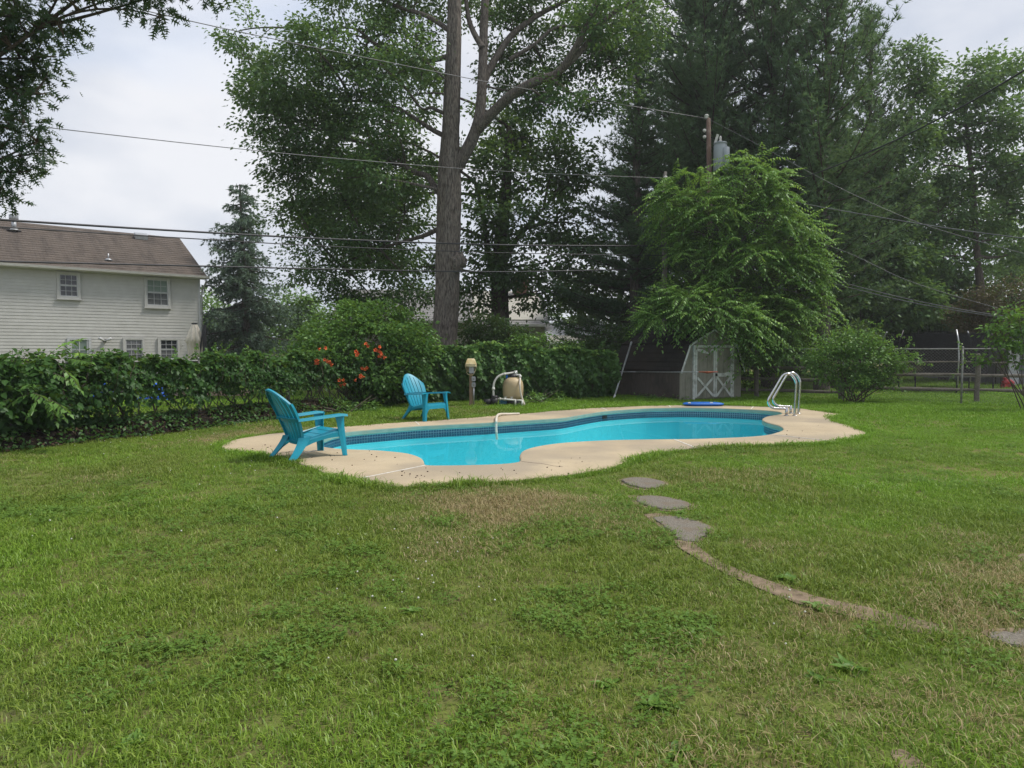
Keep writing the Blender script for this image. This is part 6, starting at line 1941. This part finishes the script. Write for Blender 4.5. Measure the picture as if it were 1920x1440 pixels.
# pinnate sprays in front of and above the left hedge
rng = np.random.default_rng(68)
sg = empty('sumac_sapling', at(80, 800, 10.3)); sg.location.z = 0
tag(sg, 'sumac sapling with feathery leaves in front of the left hedge', 'sapling')
o0 = np.array(sg.location)
lv = Leaves(); tw = []
def spray(Y, x0, y0, x1, y1, ln, tint, nl=8, ll=.10, lw=.04, droop=.25):
    a, b = np.array(at(x0, y0, Y)), np.array(at(x1, y1, Y - .1))
    pts = frond_leaves(lv, rng, a, b - a, np.linalg.norm(b - a), nl, ll, lw, droop, tint)
    tw.append((np.array(pts) - o0, .006, .003))
for a in [(10.1, 55, 738, 10, 752), (10.1, 60, 736, 90, 742), (10.0, 75, 745, 52, 770), (10.1, 85, 745, 120, 768), (10.2, 60, 735, 30, 742), (10.1, 95, 750, 130, 762), (10.2, 50, 728, 58, 712), (10.2, 90, 755, 105, 780), (10.3, 115, 690, 150, 715), (10.3, 100, 700, 140, 708), (10.2, 30, 745, 0, 748)]:
    spray(*a, 0, rng.uniform(.4, .7), 7, .14, .052, .3)
for a in [(11.0, 92, 672, 130, 642), (11.0, 105, 655, 152, 622), (11.0, 110, 665, 170, 650), (11.0, 120, 672, 168, 668), (11.0, 95, 660, 88, 690), (11.0, 50, 680, 80, 655), (11.0, 60, 675, 10, 662), (11.0, 40, 680, 5, 688), (11.0, 70, 675, 72, 655), (11.0, 110, 680, 140, 700), (11.0, 85, 688, 150, 690)]:
    spray(*a, 0, rng.uniform(.6, 1.0), 8, .15, .06, .2)
for x0, y0, x1, y1 in ((80, 800, 60, 735), (90, 800, 95, 745), (100, 780, 100, 660), (85, 790, 55, 675)):
    tw.append((bezier(np.array(at(x0, y0, 10.9)) * np.array([1, 1, 1]) - o0, np.array(at(x1, y1, 11.2 if y1 < 700 else 10.2)) - o0, .03, 8, rng, .04), .012, .006))
limbs_mesh(tw, 4).build('stems', M['twig'], sg, recalc=False)
lv.build('leaves', M['heaven_leaf'], sg, o0)

# blue tarp and stacked lumber glimpsed behind the left hedge
M['tarp'] = surf('blue_tarp', (0.01, 0.09, 0.5), (0.02, 0.14, 0.6), .4, 8, bmp=.4, bscale=12, bdist=.03)
for (x, y), w, lab in (((292, 748), .35, 'crumpled blue tarp glimpsed through the hedge left of the near chair'), ((190, 752), .3, 'blue plastic heap glimpsed through the left part of the hedge')):
    c = at(x, y, 17.5); c.z = BANK
    rng = np.random.default_rng(int(x))
    rows = []
    for i in range(10):
        rows.append([Vector((-w + 2 * w * i / 9 + rng.normal(0, .02), -.25 + .5 * j / 7, max(0, .42 * math.sin(math.pi * i / 9) ** .6 * math.sin(math.pi * j / 7) ** .6 + rng.normal(0, .035)))) for j in range(8)])
    o = MB().grid(rows).build('tarp', M['tarp'], recalc=False); o.location = c
    tag(o, lab, 'tarp')
M['lumber'] = surf('lumber', (0.36, 0.26, 0.2), (0.25, 0.18, 0.14), .9, 8, stretch=(1, 6, 6))
lo = empty('lumber_stack', (at(380, 750, 18.2).x, 18.2, BANK - .03))
tag(lo, 'low stack of boards seen through the fence left of the near chair', 'lumber')
for k, (dx, dz_, ln) in enumerate(((0, .06, 2.2), (.3, .13, 2.0), (-.8, .2, 1.8), (-2.2, .06, 1.8), (-2.4, .13, 1.6))):
    MB().box((dx, .05 * (k % 2), dz_ + .05), (ln, .16, .055)).build('board', M['lumber'], lo)
# ------------------------------------------------------------------ grass, clover, weeds, litter
m, nt, out = newmat('grass_blade')
ta = nt.nodes.new('ShaderNodeAttribute'); ta.attribute_name = 'tint'
dr = nt.nodes.new('ShaderNodeAttribute'); dr.attribute_type = 'INSTANCER'; dr.attribute_name = 'dry'
lush = nt.nodes.new('ShaderNodeAttribute'); lush.attribute_type = 'INSTANCER'; lush.attribute_name = 'lush'
g1 = mixrgb(nt, ta.outputs['Fac'], (0.10, 0.165, 0.02), (0.235, 0.315, 0.048))
g2 = mixrgb(nt, ta.outputs['Fac'], (0.115, 0.24, 0.018), (0.25, 0.43, 0.04))
g = mixrgb(nt, lush.outputs['Fac'], g1, g2)
d = mixrgb(nt, ta.outputs['Fac'], (0.26, 0.2, 0.095), (0.45, 0.37, 0.19))
mt = nt.nodes.new('ShaderNodeMath'); mt.operation = 'ADD'
nt.links.new(dr.outputs['Fac'], mt.inputs[0])
ty_ = maprange(nt, ta.outputs['Fac'], 0.0, 1.0, -.45, .45)
nt.links.new(ty_, mt.inputs[1])
sel = maprange(nt, mt.outputs[0], .42, .58)
col = mixrgb(nt, sel, g, d)
df = nt.nodes.new('ShaderNodeBsdfDiffuse'); nt.links.new(col, df.inputs['Color'])
tl_ = nt.nodes.new('ShaderNodeBsdfTranslucent'); nt.links.new(col, tl_.inputs['Color'])
gl = nt.nodes.new('ShaderNodeBsdfGlossy'); gl.inputs['Roughness'].default_value = .4
m1 = nt.nodes.new('ShaderNodeMixShader'); m1.inputs[0].default_value = .3
m2 = nt.nodes.new('ShaderNodeMixShader'); m2.inputs[0].default_value = .02
nt.links.new(df.outputs[0], m1.inputs[1]); nt.links.new(tl_.outputs[0], m1.inputs[2])
nt.links.new(m1.outputs[0], m2.inputs[1]); nt.links.new(gl.outputs[0], m2.inputs[2])
nt.links.new(m2.outputs[0], out.inputs['Surface'])
M['grass'] = m
tufts = bpy.data.collections.new('grass_tufts')
def tuft(name, seed, n, rad, h, w, lean, shape='blade'):
    r = np.random.default_rng(seed)
    V, Fc, T = [], [], []
    for k in range(n):
        a = r.uniform(0, 6.28); rr = rad * math.sqrt(r.random())
        b = np.array([math.cos(a) * rr, math.sin(a) * rr, -.008])
        if shape == 'blade':
            hh = h * r.uniform(.5, 1.2)
            az = r.uniform(0, 6.28)
            ld = np.array([math.cos(az), math.sin(az), 0]) * lean * r.uniform(.2, 1.3)
            sd = np.array([-math.sin(az), math.cos(az), 0]) * w * r.uniform(.7, 1.3) * .5
            p1 = b + ld * hh * .35 + np.array([0, 0, hh * .6]); p2 = b + ld * hh * 1.1 + np.array([0, 0, hh * (1 - .25 * lean)])
            i = len(V)
            V += [b - sd, b + sd, p1 - sd * .8, p1 + sd * .8, p2]
            Fc += [(i, i + 1, i + 3), (i, i + 3, i + 2), (i + 2, i + 3, i + 4)]
            T += [r.random()] * 3
        else:
            hh = h * r.uniform(.5, 1.1)
            t0 = .1 + .5 * r.random()
            for j in range(3):
                az = a + j * 2.094 + r.normal(0, .2)
                dd = np.array([math.cos(az), math.sin(az), r.normal(0, .25)]); sd = np.array([-math.sin(az), math.cos(az), r.normal(0, .2)])
                c0 = b + np.array([0, 0, hh])
                i = len(V)
                V += [c0, c0 + dd * .5 * w - sd * .5 * w, c0 + dd * w * 1.05, c0 + dd * .5 * w + sd * .5 * w]
                Fc += [(i, i + 1, i + 2), (i, i + 2, i + 3)]
                T += [t0] * 2
    o = np_obj(name, np.array(V), np.array(Fc), M['grass' if shape == 'blade' else 'clover'], None, np.array(T))
    COL.objects.unlink(o)
    tufts.objects.link(o)
M['clover'] = leafmat('clover_leaf', (0.09, 0.175, 0.03), (0.18, 0.285, 0.06), .3, .015)
for k in range(5): tuft(f'tuft_a{k}', 100 + k, 36, .09, .044, .0042, .95)
for k in range(3): tuft(f'tuft_b{k}', 200 + k, 26, .10, .064, .0052, 1.1)
for k in range(2): tuft(f'tuft_c{k}', 300 + k, 24, .10, .05, .0125, 0, 'clover')
for k in range(2): tuft(f'tuft_d{k}', 400 + k, 46, .20, .055, .009, .9)          # wider tufts for the far lawn
ngr = bpy.data.node_groups.new('scatter', 'GeometryNodeTree')
ngr.interface.new_socket('Geometry', in_out='INPUT', socket_type='NodeSocketGeometry')
ngr.interface.new_socket('Geometry', in_out='OUTPUT', socket_type='NodeSocketGeometry')
gi, go = ngr.nodes.new('NodeGroupInput'), ngr.nodes.new('NodeGroupOutput')
ip = ngr.nodes.new('GeometryNodeInstanceOnPoints')
ci = ngr.nodes.new('GeometryNodeCollectionInfo')
ci.inputs['Collection'].default_value = tufts
ci.inputs['Separate Children'].default_value = True
ci.inputs['Reset Children'].default_value = True
def named(n, t):
    q = ngr.nodes.new('GeometryNodeInputNamedAttribute'); q.data_type = t; q.inputs['Name'].default_value = n
    return [o for o in q.outputs if o.enabled and o.name == 'Attribute'][0]
e2r = ngr.nodes.new('FunctionNodeEulerToRotation')
ngr.links.new(gi.outputs[0], ip.inputs['Points'])
ngr.links.new(ci.outputs[0], ip.inputs['Instance'])
ip.inputs['Pick Instance'].default_value = True
ngr.links.new(named('variant', 'INT'), ip.inputs['Instance Index'])
ngr.links.new(named('rot', 'FLOAT_VECTOR'), e2r.inputs[0])
ngr.links.new(e2r.outputs[0], ip.inputs['Rotation'])
ngr.links.new(named('scl', 'FLOAT_VECTOR'), ip.inputs['Scale'])
ngr.links.new(ip.outputs[0], go.inputs[0])

# value noise for patches
def vnoise(X, Y, s, seed):
    r = np.random.default_rng(seed)
    g_ = r.random((64, 64))
    x, y = X / s + 31.3, Y / s + 17.7
    i, j = np.floor(x).astype(int), np.floor(y).astype(int)
    fx, fy = x - i, y - j
    fx, fy = fx * fx * (3 - 2 * fx), fy * fy * (3 - 2 * fy)
    q = lambda a, b: g_[a % 64, b % 64]
    return (q(i, j) * (1 - fx) + q(i + 1, j) * fx) * (1 - fy) + (q(i, j + 1) * (1 - fx) + q(i + 1, j + 1) * fx) * fy
rng = np.random.default_rng(71)
def field(y0, y1, per_m2, spread=.80, xlim=None):
    n = int(per_m2 * spread * (y1 ** 2 - y0 ** 2))
    Y = np.sqrt(rng.random(n) * (y1 ** 2 - y0 ** 2) + y0 ** 2)
    X = (rng.random(n) * 2 - 1) * spread * Y
    return X, Y
X1, Y1 = field(1.9, 7.0, 330)
X2, Y2_ = field(7.0, 13.0, 190)
X3, Y3 = field(13.0, 23.5, 60)
X4, Y4 = field(23.5, 46.0, 9)
# uncut rim along the slab
DLo = offset_loop(deck_loop, .03)
ne = 4200
ke = rng.integers(0, len(DLo), ne)
X5 = np.array([DLo[i].x for i in ke]) + rng.normal(0, .035, ne)
Y5 = np.array([DLo[i].y for i in ke]) + rng.normal(0, .035, ne)
X = np.concatenate([X1, X2, X3, X4, X5]); Y = np.concatenate([Y1, Y2_, Y3, Y4, Y5])
zone = np.concatenate([np.zeros(len(X1)), np.ones(len(X2)), np.full(len(X3), 2), np.full(len(X4), 3), np.full(ne, -1)])
ok = ~inside(deck_loop, X, Y)
for S in stone_loops:
    c0 = sum(S, Vector()) / len(S)
    ok &= ~(inside([c0 + (p - c0) * 1.0 for p in S], X, Y) & (vnoise(X, Y, .1, 78) + .9 * (1 - np.hypot((X - c0.x) / .22, (Y - c0.y) / .3)) > .1))
ok &= ~(inside(path_loop, X, Y) & (vnoise(X, Y, .13, 77) < .66))
for S in bare_loops: ok &= ~(inside(S, X, Y) & (rng.random(len(X)) > .25))
dA = left_of_A(X, Y)
ok &= ~((dA > -.40) & (dA < .5) & (Y < 18.2))
shed_poly = [sv(-.05, 0, 0), sv(SW + .05, 0, 0), sv(SW + .05, SL, 0), sv(-.05, SL, 0)]
ok &= ~inside(shed_poly, X, Y)
X, Y, zone = X[ok], Y[ok], zone[ok]
# dryness: big patches plus the worn areas by the deck and the path
big = vnoise(X, Y, 1.5, 1) * .6 + vnoise(X, Y, .45, 2) * .4
dry = (big - .5) * 1.7
def blob(px_, py_, rx, ry, amt):
    c = gnd(px_, py_)
    sx = rx * c.y / F; sy = abs(gnd(px_, py_ - ry).y - c.y)
    return amt * np.exp(-(((X - c.x) / sx) ** 2 + ((Y - c.y) / sy) ** 2))
dry += blob(960, 952, 170, 34, 1.05) + blob(1010, 930, 90, 14, .4) + blob(870, 925, 120, 18, .35) + blob(1180, 985, 90, 40, .2) + blob(1410, 1022, 30, 12, .7) + blob(1400, 1075, 90, 20, .3) + blob(1560, 1150, 140, 14, .25) + blob(1850, 1085, 90, 30, .4) + blob(420, 900, 180, 15, .15) + blob(1250, 1030, 60, 25, .3)
dry += blob(1480, 1330, 150, 40, .25) + blob(700, 1400, 200, 40, .22) + blob(250, 1010, 120, 18, .3) + blob(1880, 1330, 80, 60, .25) + blob(120, 1240, 150, 40, .15) + blob(640, 870, 60, 10, .2)
dry += -.04
dry -= .55 * np.clip((X - 3.2 + (Y - 8) * .12) / 1.6, 0, 1) * np.clip((Y - 5.2) / 1.2, 0, 1)
dry -= .35 * np.clip((Y - 13) / 2, 0, 1)
dry += rng.normal(0, .08, len(X))
lush_ = np.clip(.1 + (vnoise(X, Y, 1.1, 5) - .5) * 1.1 + .75 * np.clip((X - 2.0) / 2.5, 0, 1) * np.clip((Y - 5) / 2, 0, 1) + .55 * np.clip((Y - 12) / 3, 0, 1) + .2 * np.clip((-X - 3) / 3, 0, 1) * np.clip((Y - 8) / 3, 0, 1), 0, 1)
cl = (vnoise(X, Y, .75, 9) * .65 + vnoise(X, Y, .25, 10) * .35) + blob(800, 1090, 120, 50, .12) + blob(640, 1060, 120, 35, .1) + blob(1500, 1110, 70, 15, .15)
n = len(X)
var = rng.integers(0, 5, n)
tall = (vnoise(X, Y, .55, 12) > .66) & (rng.random(n) < .6)
var = np.where(tall, rng.integers(5, 8, n), var)
var = np.where((cl > .56) & (rng.random(n) < .18) & (zone < 2) & (dry < .35), rng.integers(8, 10, n), var)
var = np.where(zone >= 2, rng.integers(10, 12, n), var)
sc = rng.uniform(.75, 1.2, n)
dd = np.full(n, 9.0)
DL = np.array([(p.x, p.y) for p in deck_loop])
nearm = (Y < 19)
for a0 in range(0, n, 20000):
    q = slice(a0, min(n, a0 + 20000))
    dd[q] = np.sqrt(((X[q, None] - DL[None, ::3, 0]) ** 2 + (Y[q, None] - DL[None, ::3, 1]) ** 2).min(1))
edge_tall = (dd < .16) & (rng.random(n) < .55)
sc = np.where(edge_tall, sc * rng.uniform(1.0, 1.5, n), sc)
rim = zone == -1
var = np.where(rim, rng.integers(5, 8, n), var)
sc = np.where(rim, rng.uniform(.6, 1.5, n) * (.5 + .9 * vnoise(X, Y, .35, 41)), sc)
lush_ = np.where(rim, np.clip(lush_ + .35, 0, 1), lush_)
dry = np.where(rim, dry - .25, dry)
sc = np.where(zone == 3, sc * 1.6, sc)
sc *= .85 + .35 * vnoise(X, Y, .9, 20)
Z = gz_np(X, Y)
rot_ = np.stack([rng.normal(0, .12, n), rng.normal(0, .12, n), rng.uniform(0, 6.28, n)], 1)
scl = np.stack([sc, sc, sc * rng.uniform(.8, 1.2, n)], 1)
me = bpy.data.meshes.new('grass')
me.vertices.add(n)
me.vertices.foreach_set('co', np.stack([X, Y, Z], 1).astype(np.float32).ravel())
def pattr(name, t, data, key):
    a = me.attributes.new(name, t, 'POINT'); a.data.foreach_set(key, data)
pattr('variant', 'INT', var.astype(np.int32), 'value')
pattr('rot', 'FLOAT_VECTOR', rot_.astype(np.float32).ravel(), 'vector')
pattr('scl', 'FLOAT_VECTOR', scl.astype(np.float32).ravel(), 'vector')
pattr('dry', 'FLOAT', np.clip(dry, 0, 1).astype(np.float32), 'value')
pattr('lush', 'FLOAT', lush_.astype(np.float32), 'value')
gr = link(bpy.data.objects.new('grass', me))
md = gr.modifiers.new('scatter', 'NODES'); md.node_group = ngr
tag(gr, 'short mown grass with clover and dry patches over the lawn', 'grass', kind='stuff')
# white clover heads
cm = bmesh.new()
bmesh.ops.create_icosphere(cm, subdivisions=1, radius=1)
cv = np.array([v_.co[:] for v_ in cm.verts]); cf = np.array([[v_.index for v_ in f_.verts] for f_ in cm.faces]); cm.free()
pts = []
for px_, py_, sx, sy, k in ((800, 1090, 90, 40, 26), (820, 1130, 40, 20, 12), (520, 890, 130, 14, 26), (150, 830, 150, 12, 60), (250, 812, 120, 8, 50), (1500, 1165, 50, 30, 14), (80, 980, 100, 20, 12), (560, 1000, 120, 40, 8), (760, 1230, 80, 40, 10), (300, 850, 160, 20, 30)):
    for i in range(k):
        p = gnd(px_ + rng.normal(0, sx), py_ + rng.normal(0, sy))
        if 2 < p.y < 16: pts.append((p.x, p.y, gz(p.x, p.y) + rng.uniform(.035, .055)))
pts = np.array(pts)
pts = pts[rng.random(len(pts)) < .5]
ok = ~inside(deck_loop, pts[:, 0], pts[:, 1])
pts = pts[ok]
rr = rng.uniform(.005, .008, len(pts))
V = pts[:, None] + cv[None] * rr[:, None, None] * np.array([1, 1, .9])
Fc = cf[None] + (np.arange(len(pts)) * len(cv))[:, None, None]
M['clover_white'] = surf('clover_white', (0.62, 0.62, 0.55), (0.5, 0.5, 0.42), .9, 60, bmp=0)
o = np_obj('clover_flowers', V.reshape(-1, 3), Fc.reshape(-1, 3), M['clover_white'])
tag(o, 'tiny white clover heads dotted over the lawn', 'flowers', kind='stuff')
# broad-leaved weeds
M['weed'] = leafmat('weed_leaf', (0.075, 0.16, 0.025), (0.15, 0.27, 0.05), .3, .03)
weeds = [(772, 1148, .10, 'broadleaf weed amid the white clover left of the centre'), (1140, 1280, .11, 'broadleaf weed right of the centre in the foreground lawn'), (1225, 1320, .12, 'broadleaf weed low in the foreground below the others'),
         (1595, 1255, .15, 'largest broadleaf weed between the bare path and the bottom edge'), (1535, 1272, .09, 'small broadleaf weed left of the largest one'), (1265, 1410, .09, 'small broadleaf weed at the bottom edge near the centre'),
         (1480, 1088, .13, 'dark broadleaf weed clump on the upper side of the bare path'), (1530, 1140, .14, 'broadleaf weed clump on the lower side of the bare path'), (1275, 962, .12, 'bright weed clump between the second and third stepping stones'), (1918, 1165, .12, 'broadleaf weed at the right edge by the last stone'),
         (862, 905, .10, 'dark weed sprouting at the near edge of the deck'), (1160, 930, .09, 'broadleaf weed just left of the stepping stones'), (560, 868, .16, 'leafy weed tuft at the deck edge under the near chair'), (250, 1395, .11, 'broadleaf weed in the bottom left lawn')]
for px_, py_, r_, lab in weeds:
    p = gnd(px_, py_)
    lv = Leaves()
    r_ *= .72
    k = rng.integers(12, 20)
    az = rng.uniform(0, 6.28, k)
    el = rng.uniform(.05, .55, k)
    D = np.stack([np.cos(az), np.sin(az), el * .8], 1)
    lv.add(np.zeros((k, 3)) + rng.normal(0, .012, (k, 3)) * np.array([1, 1, 0]), D, np.array([0, 0, 1.]) + rng.normal(0, .15, (k, 3)) - D * .3, r_ * rng.uniform(.45, 1.15, k), r_ * .46 * rng.uniform(.6, 1.2, k), HEART, np.clip(rng.normal(.5, .2, k), 0, .89))
    o = lv.build('weed', M['weed'], None)
    o.location = (p.x, p.y, gz(p.x, p.y) + .005)
    tag(o, lab, 'weed', 'broadleaf weeds in the lawn')
# litter: leaves on the bank, specks on the deck
rng = np.random.default_rng(81)
M['litter'] = leafmat('litter_leaf', (0.025, 0.018, 0.012), (0.12, 0.08, 0.05), .1, .03)
lv = Leaves()
n = 5200
k = rng.integers(0, len(bl) - 1, n)
A_ = np.array([np.array(p) for p in bl]); T_ = unit(np.gradient(A_, axis=0)); nr_ = np.stack([T_[:, 1], -T_[:, 0], np.zeros(len(T_))], 1)
off = rng.uniform(-.3, .55, n)
hz_ = np.interp(off, [-.55, -.34, -.12, .10, .21, .30, .36, .40, 1], [.22, .27, .29, .26, .19, .12, .05, 0, 0])
endf = np.clip(1 - (A_[k][:, 1] - 16.6) / 1.1, .0, 1)
P = A_[k] + nr_[k] * off[:, None] + np.stack([rng.normal(0, .05, n), rng.normal(0, .05, n), hz_ * (.2 + .8 * endf) + .01 + .03 * rng.random(n)], 1)
lv.add(P, rng.normal(size=(n, 3)) * np.array([1, 1, .35]), np.array([0, 0, 1.]) + rng.normal(0, .45, (n, 3)), rng.uniform(.04, .1, n), rng.uniform(.025, .05, n), DIAMOND, rng.random(n) ** 1.8)
tag(lv.build('leaf_litter', M['litter'], None), 'brown leaf litter strewn over the soil bank', 'litter', kind='stuff')
pts = []
for px_, py_, sx, sy, k in ((560, 850, 40, 6, 16), (720, 870, 60, 12, 14), (790, 893, 25, 5, 12), (1080, 870, 60, 12, 8), (1500, 812, 60, 8, 8), (930, 885, 70, 6, 10), (520, 840, 40, 8, 10)):
    for i in range(k):
        p = gnd(px_ + rng.normal(0, sx), py_ + rng.normal(0, sy), DECK_Z)
        pts.append((p.x, p.y, DECK_Z + .004))
pts = np.array(pts)
pts = pts[inside(deck_loop, pts[:, 0], pts[:, 1]) & ~inside(offset_loop(pool_loop, .05), pts[:, 0], pts[:, 1])]
rr = rng.uniform(.005, .013, len(pts))
V = pts[:, None] + cv[None] * rr[:, None, None] * np.array([1, 1, .7])
Fc = cf[None] + (np.arange(len(pts)) * len(cv))[:, None, None]
M['speck'] = surf('acorn', (0.09, 0.06, 0.035), (0.05, 0.035, 0.02), .8, 40, bmp=0)
o = np_obj('acorns', V.reshape(-1, 3), Fc.reshape(-1, 3), M['speck'])
tag(o, 'dark acorns and twig bits scattered on the deck', 'debris', kind='stuff')

# ivy creeping over the bank
lv = Leaves()
rng = np.random.default_rng(83)
n = 5200
k = rng.integers(0, len(bl) - 1, n)
off = rng.uniform(-.1, .5, n)
hz_ = np.interp(off, [-.55, -.34, -.12, .10, .21, .30, .36, .40, 1], [.22, .27, .29, .26, .19, .12, .05, 0, 0])
endf = np.clip(1 - (A_[k][:, 1] - 16.6) / 1.1, .0, 1)
P = A_[k] + nr_[k] * off[:, None] + np.stack([rng.normal(0, .05, n), rng.normal(0, .05, n), hz_ * (.2 + .8 * endf) + .03 + .06 * rng.random(n)], 1)
keep_ = vnoise(P[:, 0], P[:, 1], .45, 33) > .38
P, kk = P[keep_], k[keep_]
lv.add(P, nr_[kk] * .6 + rng.normal(0, .5, (len(P), 3)) + np.array([0, 0, -.25]), nr_[kk] * .5 + np.array([0, 0, .8]) + rng.normal(0, .35, (len(P), 3)), rng.uniform(.035, .085, len(P)), rng.uniform(.03, .06, len(P)), HEART, np.clip(rng.normal(.25, .2, len(P)), 0, .89))
tag(lv.build('ground_ivy', M['vine_leaf'], None), 'low ivy creeping over the soil bank below the left hedge', 'ground cover', kind='stuff')
# ------------------------------------------------------------------ thin haze, added to stand in for lens glare
m, nt, out = newmat('veil_haze')
pv = nt.nodes.new('ShaderNodeVolumePrincipled')
pv.inputs['Color'].default_value = (0.95, 0.97, 1.0, 1)
pv.inputs['Density'].default_value = 0.0008
pv.inputs['Anisotropy'].default_value = 0.25
nt.links.new(pv.outputs[0], out.inputs['Volume'])
hz_o = MB().box((0, 45, 12.5), (320, 130, 27)).build('haze', m)
tag(hz_o, 'thin added haze veil over the whole garden', 'haze', kind='stuff')
